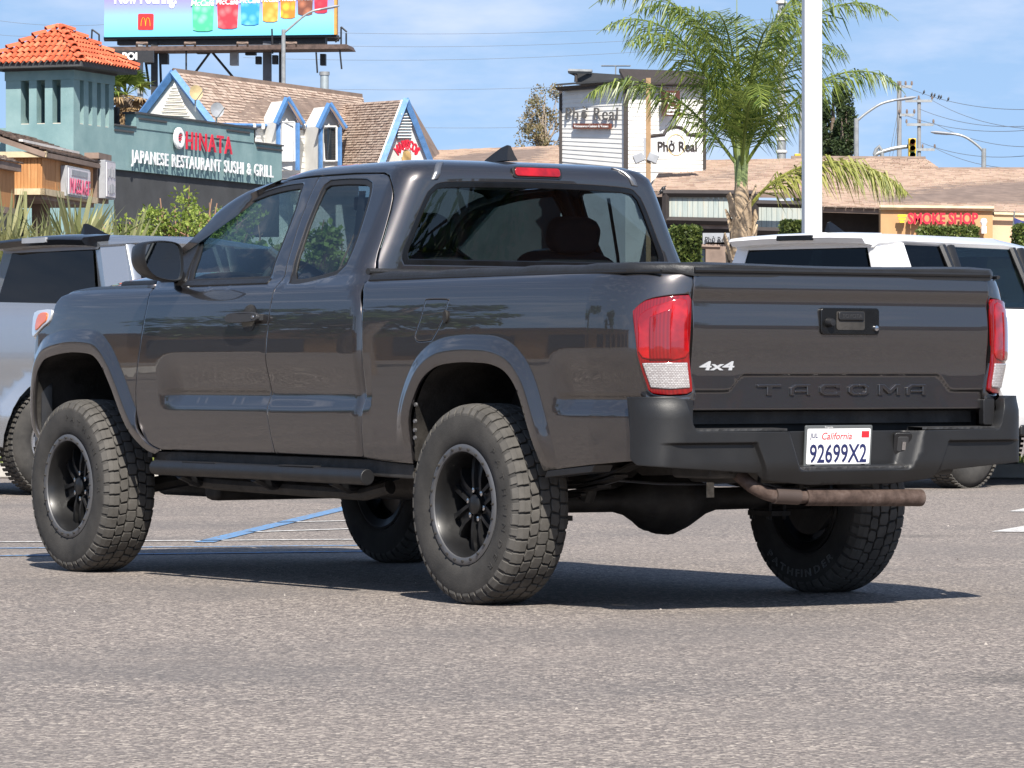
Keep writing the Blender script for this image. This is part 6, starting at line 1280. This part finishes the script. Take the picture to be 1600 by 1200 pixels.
# fan palm behind the tower
fp = empty('fan_palm', (at(197, 150, 118).x, 118, 0)); tag(fp, 'shaggy fan palm between the tiled tower and the billboard posts', 'palm tree'); zc = Z(148, 118)
m = MB(); m.tube([(0, 0, 0), (.1, 0, zc*.5), (0, 0, zc-.1)], [.25, .22, .2], 10); m.build('trunk', BARK, fp)
def fan(E_, c, d, r, mat, seed, n=26, stalk=.7):
    rn = random.Random(seed); d = Vector(d).normalized(); s = d.cross(Vector((0, 0, 1))); s = s.normalized() if s.length > .1 else Vector((1, 0, 0)); hub = Vector(c)+d*stalk; m = MB(); m.tube([c, hub], .015, 4); V = []; F = []
    for k in range(n):
        a = -1.9+3.8*k/(n-1); e = (d*math.cos(a)+s*math.sin(a)).normalized(); w = s*math.cos(a)*.03-d*math.sin(a)*.03; L = r*rn.uniform(.8, 1.1); mid = hub+e*L*.55; tip = hub+e*L+Vector((0, 0, -rn.uniform(.05, .35)*L)); b = len(V); V += [hub, mid-w, tip, mid+w]; F.append((b, b+1, b+2, b+3))
    m.add(V, F); return m.build('fan_leaf', mat, E_, smooth=0)
rn_ = random.Random(2)
for k in range(26): a = rn_.uniform(0, 6.28); e = rn_.uniform(-.5, 1.3); fan(fp, (0, 0, zc), (math.cos(a)*math.cos(e), math.sin(a)*math.cos(e), math.sin(e)), .62, LP if e > -.1 else LW, k, stalk=.45)
for k in range(16): a = k*.4; fan(fp, (0, 0, zc-.25), (math.cos(a)*.5, math.sin(a)*.5, -1), .6, LW, 50+k, stalk=.25)
# trees beyond the roofs
limb_tree('eucalyptus_tree', (at(1302, 180, 175).x, 175, 0), Z(98, 175), (1.05, 1.0, 3.6), 'tall dark eucalyptus tree just right of the white lamp pole', LD, 11, .20, 9000, trunk=.25, lobes=26)
limb_tree('eucalyptus_tree', (at(1322, 200, 172).x, 172, 0), Z(135, 172), (.62, .6, 3.0), 'smaller dark eucalyptus tree with a pointed top beside the street lamp', LD, 12, .18, 5000, trunk=.18, lobes=22)
limb_tree('sparse_tree', (at(852, 180, 126).x, 126, 0), Z(108, 126), (1.0, .9, 1.75), 'thin sparse tree with tan leaves left of the clapboard tower', LA, 13, .085, 6000, trunk=.09, bark=BARKL, lobes=34)
# yucca clump at the far left
yu = empty('sword_leaf_plant', (at(75, 420, 42).x, 42, 0)); tag(yu, 'pale spiky sword leaved clump above the silver truck roof', 'plant'); rn_ = random.Random(6)
m = MB(); m.tube([(0, 0, 0), (0, 0, 1.9)], .12, 8); m.build('stem', BARK, yu)
for c in ((-.42, 0, 1.95), (.1, .1, 1.85), (.45, -.1, 1.80), (-.10, -.2, 1.70), (.75, 0, 1.75), (-.75, .1, 1.9), (.3, -.2, 1.95)):
    V = []; F = []; m = MB()
    for k in range(110):
        a = rn_.uniform(0, 6.28); e = rn_.uniform(.0, 1.5); d = Vector((math.cos(a)*math.cos(e), math.sin(a)*math.cos(e), math.sin(e))); L = rn_.uniform(.5, 1.0); s = d.cross(Vector((.3, .2, 1))).normalized()*.021; o = Vector(c); b = len(V); V += [o-s*.7, o+s*.7, o+d*L*.6+s-Vector((0, 0, .02)), o+d*L*.6-s-Vector((0, 0, .02)), o+d*L-Vector((0, 0, .08*L))]; F += [(b, b+1, b+2, b+3), (b+3, b+2, b+4)]
    m.add(V, F); m.build('leaf_rosette', LS, yu, smooth=0)
m = MB(); m.tube([(-.22, 0, 1.6), (-.23, 0, 2.75)], .02, 6); m.build('flower_stalk', LS, yu)
# feathery shrubs in front of the restaurant
def shrub(name, base, label, w, h, mat, seed, n, leaf, stems=9, group=None, cat='shrub'):
    E_ = empty(name, base); tag(E_, label, cat, group); rn = np.random.RandomState(seed); P = []; m = MB()
    for k in range(stems):
        d = rn.normal(size=2)*.45; top = Vector((d[0]*w, d[1]*w*.6, h*rn.uniform(.55, 1.0))); m.tube([(0, 0, 0), (top.x*.4, top.y*.4, top.z*.55), top], [.03, .018, .007], 5)
        for j in range(5):
            t = rn.uniform(.45, 1.0); c = Vector((0, 0, 0)).lerp(top, t)+Vector(rn.normal(size=3)*np.array((.22, .2, .10))*w); m.tube([Vector((0, 0, 0)).lerp(top, t*.9), c], [.01, .004], 4); P.append(blob(rn, c, (w*.16, w*.16, .05*h), n//(stems*5), .1))
    m.build('stems', plain('reddish twig', (.30, .17, .11), .8), E_); leafmesh('leaves', np.concatenate(P), leaf, mat, E_, seed, .6, .3); return E_
shrub('feathery_shrub', (at(285, 400, 44).x, 44, 0), 'yellow green feathery shrub in front of the dark awning', 1.0, 2.9, LY, 21, 20000, .05, 30)
shrub('feathery_shrub', (at(345, 400, 46).x, 46, 0), 'yellow green feathery shrub seen behind the windscreen pillar', .9, 2.85, LY, 22, 13000, .05, 20)
shrub('feathery_shrub', (at(205, 400, 45).x, 45, 0), 'thin feathery shrub beside the spiky sword leaved clump', .5, 2.65, LY, 23, 6000, .05, 10)
shrub('feathery_shrub', (at(440, 400, 43).x, 43, 0), 'dense feathery shrub seen through the front door window', .75, 2.5, LY, 24, 9000, .075, 13)
shrub('feathery_shrub', (at(540, 400, 44).x, 44, 0), 'dense feathery shrub seen through the rear door window', .75, 2.4, LY, 25, 8000, .075, 12)
# clipped hedges
def hedge(u0, u1, v0, v1, D, label, seed):
    a, b = at(u0, v0, D), at(u1, v1, D); E_ = empty('clipped_hedge', ((a.x+b.x)/2, D, 0)); tag(E_, label, 'hedge', 'clipped hedges along the shops'); rn = np.random.RandomState(seed); w = (b.x-a.x)/2; z0, z1 = b.z, a.z
    n = int(9000*min(1.5, w*2*(z1-z0)+.3)); P = rn.uniform(-1, 1, (n, 3)); f = rn.randint(0, 3, n); P[np.arange(n), f] = np.sign(P[np.arange(n), f])*rn.uniform(.86, 1.02, n); P = P/np.maximum(1, (np.abs(P)**6).sum(1)**(1/6)*.92)[:, None]
    P = P*np.array((w, .5, (z1-z0)/2))+np.array((0, 0, (z0+z1)/2)); leafmesh('foliage', P, .055, LH, E_, seed, .7); m = MB()
    for x in (-w*.5, 0, w*.5): m.tube([(x, 0, 0), (x, 0, z1-.15)], .03, 6)
    m.build('stems', BARK, E_)
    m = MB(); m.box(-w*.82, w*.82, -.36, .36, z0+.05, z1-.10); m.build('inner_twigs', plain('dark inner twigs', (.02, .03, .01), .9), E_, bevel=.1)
hedge(1050, 1092, 356, 420, 62, 'clipped hedge just right of the cab roof', 31); hedge(1222, 1262, 347, 420, 62, 'clipped hedge tucked against the white lamp pole', 32); hedge(1438, 1523, 357, 420, 62, 'long clipped hedge under the red smoke shop letters', 33); hedge(1588, 1640, 352, 420, 62, 'clipped hedge cut off by the right edge', 34)
# the rest of the lot, to the sides of and behind the viewer: it is mirrored in the paintwork
for k, (x, y, h, c, s, lb) in enumerate(((-30, 30, 7.2, (2.7, 2.6, 2.3), 41, 'round shade tree by the tan stucco row, nearest the road'), (-37, 24.5, 8.2, (3.4, 3.2, 2.8), 42, 'round shade tree by the tan stucco row, second along'), (-41, 35, 8, (3.6, 3.4, 2.8), 43, 'round shade tree by the tan stucco row, farthest along'), (-30, 16, 6.0, (2.2, 2.2, 2.0), 46, 'small shade tree by the tan stucco row'), (44, -4, 7, (3.0, 3.0, 2.4), 44, 'shade tree before the brick coloured row, left one'), (40, -17, 7.5, (3.2, 3.2, 2.6), 45, 'shade tree before the brick coloured row, right one'), (-16, -30, 9, (4, 3.8, 3), 47, 'shade tree behind the viewer, left one'), (14, -36, 9, (4, 3.6, 3), 48, 'shade tree behind the viewer, right one'))):
    limb_tree('shade_tree', (x, y, 0), h, c, lb, LG, s, .36, 2200, 'shade trees around the lot', trunk=.25, lobes=14)
def row(name, x0, x1, y0, y1, h, mat, lab, face):
    E_ = empty(name, ((x0+x1)/2, (y0+y1)/2, 0)); put = wparts(E_); tag(E_, lab, 'building'); m = MB(); m.box(x0, x1, y0, y1, 0, h); put(m, 'wall', mat); m = MB(); m.box(x0-.4, x1+.4, y0-.4, y1+.4, h, h+.35); put(m, 'roof', BROWNF)
    y = y0+2
    while y < y1-4:
        m = MB(); m.box(*((x1, x1+.05) if face > 0 else (x0-.05, x0)), y, y+3.2, .4, 2.6); put(m, 'shop_window', DGLASS); y += 5
row('stucco_shop_row', -66, -54, -5, 70, 4.2, TANS, 'tan stucco shop row left of the lot, outside the view', 1)
row('brick_shop_row', 60, 72, -60, 12, 4.6, plain('brick red stucco', (.30, .16, .11), .9), 'brick coloured shop row right of the lot, outside the view', -1)
# ================================================================ BILLBOARD, POLES, WIRES
bb = empty('billboard', (at(343, 500, 160).x, 160, 0)); put = wparts(bb); tag(bb, 'large drinks advertising billboard on dark steel posts above the roofs', 'billboard')
BD = lambda u: 160-(u-163)/360*1.2
def B(u, v, d=0): return at(u, v, BD(u)+d)
q = NT('printed gradient'); z = q.n('ShaderNodeSeparateXYZ', {'Vector': q.co('Generated')}).outputs['Z']; q.set(base=q.ramp(z, (0, (.13, .52, .70)), (.16, (.22, .55, .76)), (.30, (.26, .32, .68)), (.42, (.26, .20, .60)), (1, (.24, .17, .55))), rough=.6); PRINT = q.m
pn = put(slab([B(163, 58), B(523, 54), B(523, -95), B(163, -92)], .25), 'panel', PRINT)
put(slab([B(163, 62, .1), B(525, 58, .1), B(525, 54, .1), B(163, 58, .1)], .3), 'panel_frame', BLACKM); put(slab([B(522, 54, -.02), B(526, 54, -.02), B(526, -95, -.02), B(522, -95, -.02)], .3), 'panel_edge', plain('orange edge strip', (.55, .28, .06), .6))
L0 = bb.location.copy(); exb = (B(523, 0)-B(163, 0)).normalized()
def bf(u, v, d=.02): return frame(B(u, v, -d)-L0, exb, (0, 0, 1))
S = 160/FPX
lettering('Now Pouring.', bf(178, 5), 100*S, 22*S, WHITES, bb, .004, bold=.04, name='print_letter')
m = MB(); m.prism(rrect(0, 25*S, 0, 25*S, .06), 0, .004, bf(215.5, 46.5)); m.build('logo_square', plain('logo red', (.62, .025, .025), .5), bb)
m = MB(); M = bf(215.5, 46.5)
for c in (.33, .67): m.tube([M @ Vector(((c+.165*math.cos(pi*t/12))*25*S*.86+.04, (.22+.52*math.sin(pi*t/12))*25*S, .012)) for t in range(13)], .035, 5, flat=.3)
m.build('logo_arches', plain('logo yellow', (.85, .55, .02), .5), bb)
cups = ((298, 337, 48, (.06, .55, .25), (.25, .75, .45)), (337, 375, 44, (.62, .03, .05), (.85, .15, .16)), (374, 408, 38.5, (.02, .28, .70), (.15, .50, .85)), (408, 437, 33.5, (.75, .27, .03), (.9, .45, .10)), (436, 464, 28, (.70, .20, .02), (.92, .60, .05)), (463, 491, 23, (.16, .05, .03), (.42, .15, .08)), (489, 514, 20, (.42, .02, .05), (.62, .08, .10)))
for k, (a, b, vb, c1, c2) in enumerate(cups[::-1]):
    q = NT('printed drink'); f = q.n('ShaderNodeTexVoronoi', {'Scale': 3.2, 'Vector': q.co()}).outputs['Distance']; q.set(base=q.ramp(f, (.1, c2), (.6, c1)), rough=.6)
    w = (b-a)*S; m = MB(); pts_ = [(w*.10, .03), (w*.3, -.02), (w*.7, -.02), (w*.90, .03), (w*1.06, 3.6), (-w*.06, 3.6)]; m.prism(pts_, 0, .004+.003*k, bf(a, vb)); m.build('printed_cup', q.m, bb)
    lettering('McCafé', bf(a, 9-(a-298)*.055, .03), w*.95, 9*S, WHITES, bb, .012+.003*k, bold=.02, name='cup_lettering', joined=True, skew=.15)
m = MB(); m.tube([B(163, 60, 1.6), B(530, 60, 1.6)], .12, 4); put(m, 'rear_beam', BLACKM)
put(slab([B(183, 70, .4), B(508, 68, .4), B(508, 58, .4), B(183, 60, .4)], .5), 'lower_beam', BLACKM); put(slab([B(163, 80, -1.0), B(545, 76, -1.0), B(541, 69, -1.0), B(163, 73, -1.0)], 1.6), 'catwalk', plain('rusty catwalk', (.09, .06, .05), .8, var=.4))
for u, w, mt in ((220, 4.2, GREYM), (242, 5, BLACKM), (418, 6.5, plain('grey steel post', (.10, .105, .12), .6)), (441, 4.5, BLACKM)):
    x0, x1 = B(u-w, 70, .6), B(u+w, 70, .6); m = MB(); m.box(x0.x, x1.x, BD(u)+.3, BD(u)+.3+(x1.x-x0.x), 0, Z(66, 160)); put(m, 'post', mt)
for a, b in (((328, 82), (300, 120)), ((332, 82), (372, 130)), ((226, 84), (234, 140)), ((250, 84), (252, 140))): m = MB(); m.tube([B(*a, .5), B(*b, .5)], .05, 5); put(m, 'brace', BLACKM)
for u, v0, v1, w in ((365, 78, 102, 6), (504, 84, 102, 4), (315, 78, 84, 8), (391, 80, 86, 8), (232, 86, 100, 5), (256, 84, 100, 6), (403, 88, 100, 4), (429, 86, 100, 4)): put(slab([B(u-w, v1, .2), B(u+w, v1, .2), B(u+w, v0, .2), B(u-w, v0, .2)], .3), 'equipment_box', BLACKM if u != 365 else GREYS)
for a, b in (((291, 78), (291, 112)), ((494, 82), (496, 114)), ((531, 78), (534, 108)), ((533, 42), (533, 72)), ((541, 52), (541, 74)), ((533, 42), (542, 50)), ((144, 46), (143, 68)), ((155, 54), (155, 70)), ((144, 46), (155, 54)), ((425, 45), (426, 84)), ((524, 66), (533, 58))): m = MB(); m.tube([B(*a, -.8), B(*b, -.8)], .035, 5); put(m, 'rail', BLACKM)
for u in (222, 297, 379, 455): m = MB(); m.tube([B(u-8, 72, -1.2), B(u-8, 67, -1.6), B(u+8, 67, -1.6), B(u+8, 72, -1.2)], .05, 5); put(m, 'light_bracket', BROWNF)
dl = empty('dark_store_sign', at(205, 88, 140)); H0 = dl.location.copy(); tag(dl, 'dark board sign with white letters half hidden by the tiled roof', 'sign'); pm = wparts(dl); pm(slab([at(178, 97, 140), at(240, 97, 140), at(240, 79, 140), at(178, 79, 140)], .2), 'sign_board', BLACKS); lettering('POI', frame(at(191, 93, 139.9)-H0, (1, 0, 0), (0, 0, 1)), .52, .24, WHITES, dl, .02, bold=.04)
m = MB(); m.tube([at(185, 97, 140.1)-H0, Vector((at(185, 97, 140.1)-H0).to_2d().to_3d())+Vector((0, .1, -H0.z))], .08, 8); m.build('sign_post', BLACKM, dl)
# ---- street lamps
def lamp(name, label, pole_u, D, top_v, arm, group='street lamps beyond the shops'):
    E_ = empty(name, (at(pole_u, 500, D).x, D, 0)); tag(E_, label, 'street lamp', group); L = E_.location
    m = MB(); m.tube([(0, 0, 0), (0, 0, Z(top_v, D))], [.11, .075], 10); m.build('pole', GREYM, E_)
    p = [at(u, v, D)-L for u, v in arm]; m = MB(); m.tube(spl([tuple(a) for a in p], 5), .04, 8); m.build('arm', GREYM, E_)
    e = p[-1]; d = (p[-1]-p[-2]).normalized(); m = MB(); m.tube([e-d*.1, e+d*.1, e+d*.45, e+d*.6], [.05, .10, .11, .04], 8, flat=.5); m.build('lamp_head', GREYS, E_)
lamp('street_lamp', 'grey street lamp arching in front of the billboard', 443, 150, 46, [(443, 52), (455, 42), (475, 25), (490, 17), (505, 14)])
lamp('street_lamp', 'grey street lamp arching right towards the utility pole', 1338, 130, 185, [(1338, 190), (1352, 178), (1375, 163), (1395, 157), (1402, 156)])
lamp('street_lamp', 'grey street lamp with its head reaching left, far right', 1537, 130, 232, [(1537, 238), (1528, 228), (1510, 215), (1495, 210), (1484, 209)])
lamp('street_lamp', 'slim lamp post hidden mostly behind the white pole', 1252, 128, 150, [(1252, 150), (1256, 146), (1262, 144)])
# parking lot pole
wp = empty('parking_lot_pole', (at(1268.5, 500, 36.4).x, 36.4, 0)); tag(wp, 'thick white square lamp pole standing behind the white vehicle', 'lamp pole')
m = MB(); m.box(-.078, .078, -.078, .078, 0, 9.5, M=Matrix.Rotation(.12, 4, 'Z')); m.build('pole', plain('white pole paint', (.80, .80, .79), .45, var=.04, sc=2), wp, bevel=.012)
m = MB(); m.tube([(0, 0, 0), (0, 0, .7)], .28, 20); m.build('base', CONC, wp, bevel=.02); m = MB(); m.box(-1.0, 1.0, -.05, .05, 9.4, 9.5); m.box(.7, 1.3, -.2, .2, 9.35, 9.5); m.box(-1.3, -.7, -.2, .2, 9.35, 9.5); m.build('lamp_arm', GREYS, wp)
bp_ = empty('brown_flood_light_pole', (at(1013, 500, 95).x, 95, 0)); tag(bp_, 'brown square pole with floodlights in front of the clapboard tower', 'lamp pole'); L = bp_.location; m = MB(); m.box(-.055, .055, -.055, .055, 0, Z(122, 95)); m.build('pole', plain('brown pole', (.30, .19, .10), .7), bp_)
for s, u, v in ((-1, 998, 247), (1, 1020, 247)): c = at(u, v, 95)-L; m = MB(); m.box(-.12, .12, -.12, .14, -.10, .10, M=T(c) @ Matrix.Rotation(.4*s, 4, 'Y')); m.build('floodlight', GREYS, bp_, bevel=.02); m = MB(); m.tube([c, (0, 0, c.z-.05)], .03, 6); m.build('bracket', GREYM, bp_)
# ---- utility poles, mast, signal
def upole(label, u, D, top, w, bars, name='utility_pole'):
    E_ = empty(name, (at(u, 500, D).x, D, 0)); tag(E_, label, 'utility pole', 'utility poles beyond the shops'); m = MB(); m.tube([(0, 0, 0), (0, 0, Z(top, D))], [w*1.2, w], 10); m.build('pole', plain('grey weathered pole', (.24, .24, .24), .8), E_)
    for u0, u1, v in bars:
        a, b = at(u0, v, D)-E_.location, at(u1, v-1.5, D)-E_.location; m = MB(); m.box(min(a.x, b.x), max(a.x, b.x), -.06-w, -w, a.z-.05, a.z+.05); cb = m.build('cross_arm', GREYM, E_)
        for x in (a.x, (a.x+b.x)/2, b.x): m = MB(); m.lathe([(0, .16), (.03, .15), (.045, .05), (.02, 0)], T((x, -.03-w, a.z+.05)), 8); m.build('insulator', BROWNF, cb)
    return E_
upole('taller grey utility pole at right', 1405, 150, 127, .085, [(1405, 1424, 136), (1405, 1428, 180)]); upole('shorter utility pole with three cross arms just right of the taller one', 1436, 158, 154, .07, [(1414, 1456, 158), (1416, 1458, 195), (1422, 1460, 234)])
mono = empty('lattice_mast', (at(1221, 500, 140).x, 140, 0)); tag(mono, 'tall pale ribbed mast rising behind the palm fronds', 'mast'); m = MB(); zt = Z(-60, 140); m.lathe([(.16, 0), (.15, zt*.6), (.10, zt)], Matrix.Identity(4), 14); m.build('shaft', GREYM, mono)
for k in range(26): z_ = 3+k*.42; m = MB(); m.lathe([(.15, z_-.06), (.20, z_-.03), (.20, z_+.03), (.15, z_+.06)], Matrix.Identity(4), 12); m.build('collar', plain('pale ceramic', (.55, .55, .53), .5), mono)
sg_ = empty('traffic_signal', (at(1380, 500, 120).x, 120, 0)); L = sg_.location; tag(sg_, 'yellow traffic signal hanging on a curved mast arm', 'traffic signal'); m = MB(); m.tube(spl([(0, 0, 0), (0, 0, Z(262, 120)), tuple(at(1366, 244, 120)-L), tuple(at(1392, 233, 120)-L), tuple(at(1425, 228, 120)-L)], 5), .06, 8); m.build('mast_arm', GREYM, sg_)
c = at(1425, 232, 119.8)-L; YEL = plain('signal yellow', (.62, .40, .03), .5); m = MB(); m.box(c.x-.11, c.x+.11, c.y-.12, c.y+.1, c.z-.29, c.z+.29); hd_ = m.build('signal_head', YEL, sg_, bevel=.02)
for k, cc in enumerate(((.12, .01, .01), (.14, .08, .01), (.01, .10, .06))): m = MB(); m.lathe([(0, .0), (.07, .0), (.085, .08), (.08, .08)], frame((c.x, c.y-.12, c.z+.19-.19*k), (1, 0, 0), (0, 0, 1)), 14); m.build('signal_lens', plain('lens %d' % k, cc, .3), hd_)
s2_ = empty('traffic_signal', (at(1246, 500, 118).x, 118, 0)); L = s2_.location; tag(s2_, 'small yellow traffic signal peeking out left of the white pole', 'traffic signal'); c = at(1246, 247, 118)-L; m = MB(); m.box(c.x-.09, c.x+.09, c.y-.12, c.y+.1, c.z-.12, c.z+.12); m.build('signal_head', YEL, s2_, bevel=.02); m = MB(); m.tube([(0, .15, 0), (0, .15, c.z+.1)], .06, 8); m.build('post', GREYM, s2_)
# ---- overhead wires
WIRE = plain('grey cable', (.16, .17, .18), .7)
def wire(label, a, b, D0, D1, sag=.5, r=.008, group='overhead cables'):
    A, B_ = at(*a, D0), at(*b, D1); m = MB(); m.tube([A.lerp(B_, i/16)-Vector((0, 0, sag*4*(i/16)*(1-i/16))) for i in range(17)], r, 4); o = m.build('overhead_cable', WIRE); tag(o, label, 'cable', group)
for k, (v0, v1) in enumerate(((46, 34), (67, 52), (90, 68), (135, 118), (190, 186))): wire('thin cable crossing the sky behind the palm, number of the left span' if False else ['topmost', 'second', 'third', 'fourth', 'lowest'][k]+' thin cable across the open sky left of the palm', (380, v0), (1260, v1-10), 200, 200)
for k, (a, b) in enumerate((((1408, 133), (1660, 168)), ((1455, 156), (1660, 200)), ((1414, 180), (1660, 196)), ((1458, 192), (1660, 226)), ((1440, 223), (1660, 234)), ((1460, 231), (1660, 258)), ((1436, 170), (1660, 190)))): wire(['uppermost', 'second', 'third', 'fourth', 'fifth', 'lowest', 'slack'][k]+' cable running right from the utility poles', a, b, 150, 120, .35, .009)
wire('single faint cable above the tiled tower roof', (-40, 26), (170, 38), 190, 190, .2); wire('lower faint cable beside the tiled tower roof', (-40, 48), (60, 56), 190, 190, .1)
for k, (a, b) in enumerate((((1404, 170), (1386, 262)), ((1404, 182), (1392, 262)))): wire(['outer', 'inner'][k]+' stay wire leaning left from the taller utility pole', a, b, 150, 150, 0)
A_, B_ = at(1408, 133, 150), at(1660, 168, 120)
for k, t in enumerate((.17, .225, .245, .275, .29, .34)):
    c = A_.lerp(B_, t)-Vector((0, 0, .35*4*t*(1-t)-.055)); o_ = MB(); o_.lathe([(0, -.045), (.03, -.02), (.036, .02), (.02, .055), (0, .065)], T(c) @ Matrix.Rotation(.3, 4, 'Y'), 8); o_.tube([c+Vector((0, 0, .045)), c+Vector((.03, 0, .08))], [.022, .012], 6); o_.tube([c+Vector((0, 0, -.03)), c+Vector((-.06, 0, -.08))], [.018, .008], 5)
    tag(o_.build('bird', BLACKS, smooth=60), 'small dark bird perched on the uppermost cable, '+('nearest the pole', 'second from the pole', 'third from the pole', 'fourth from the pole', 'fifth from the pole', 'farthest from the pole')[k], 'bird', 'birds on the cable')
for k, (u, v) in enumerate(((1036, 296), (1033, 300))):
    c = at(u, v, 103.2); o_ = MB(); o_.lathe([(0, -.05), (.05, -.02), (.055, .04), (.02, .08), (0, .09)], T(c) @ Matrix.Rotation(.5, 4, 'Y'), 8); o_.tube([c+Vector((.02, 0, .05)), c+Vector((.08, 0, .09))], [.03, .012], 6); o_.tube([c+Vector((0, 0, -.03)), c+Vector((-.09, 0, -.07))], [.025, .01], 5); b_ = o_.build('bird', BLACKS, smooth=60); tag(b_, 'small dark bird on the shingle roof edge beside the cab, '+('upper right one', 'lower left one')[k], 'bird', 'birds on the roof edge')
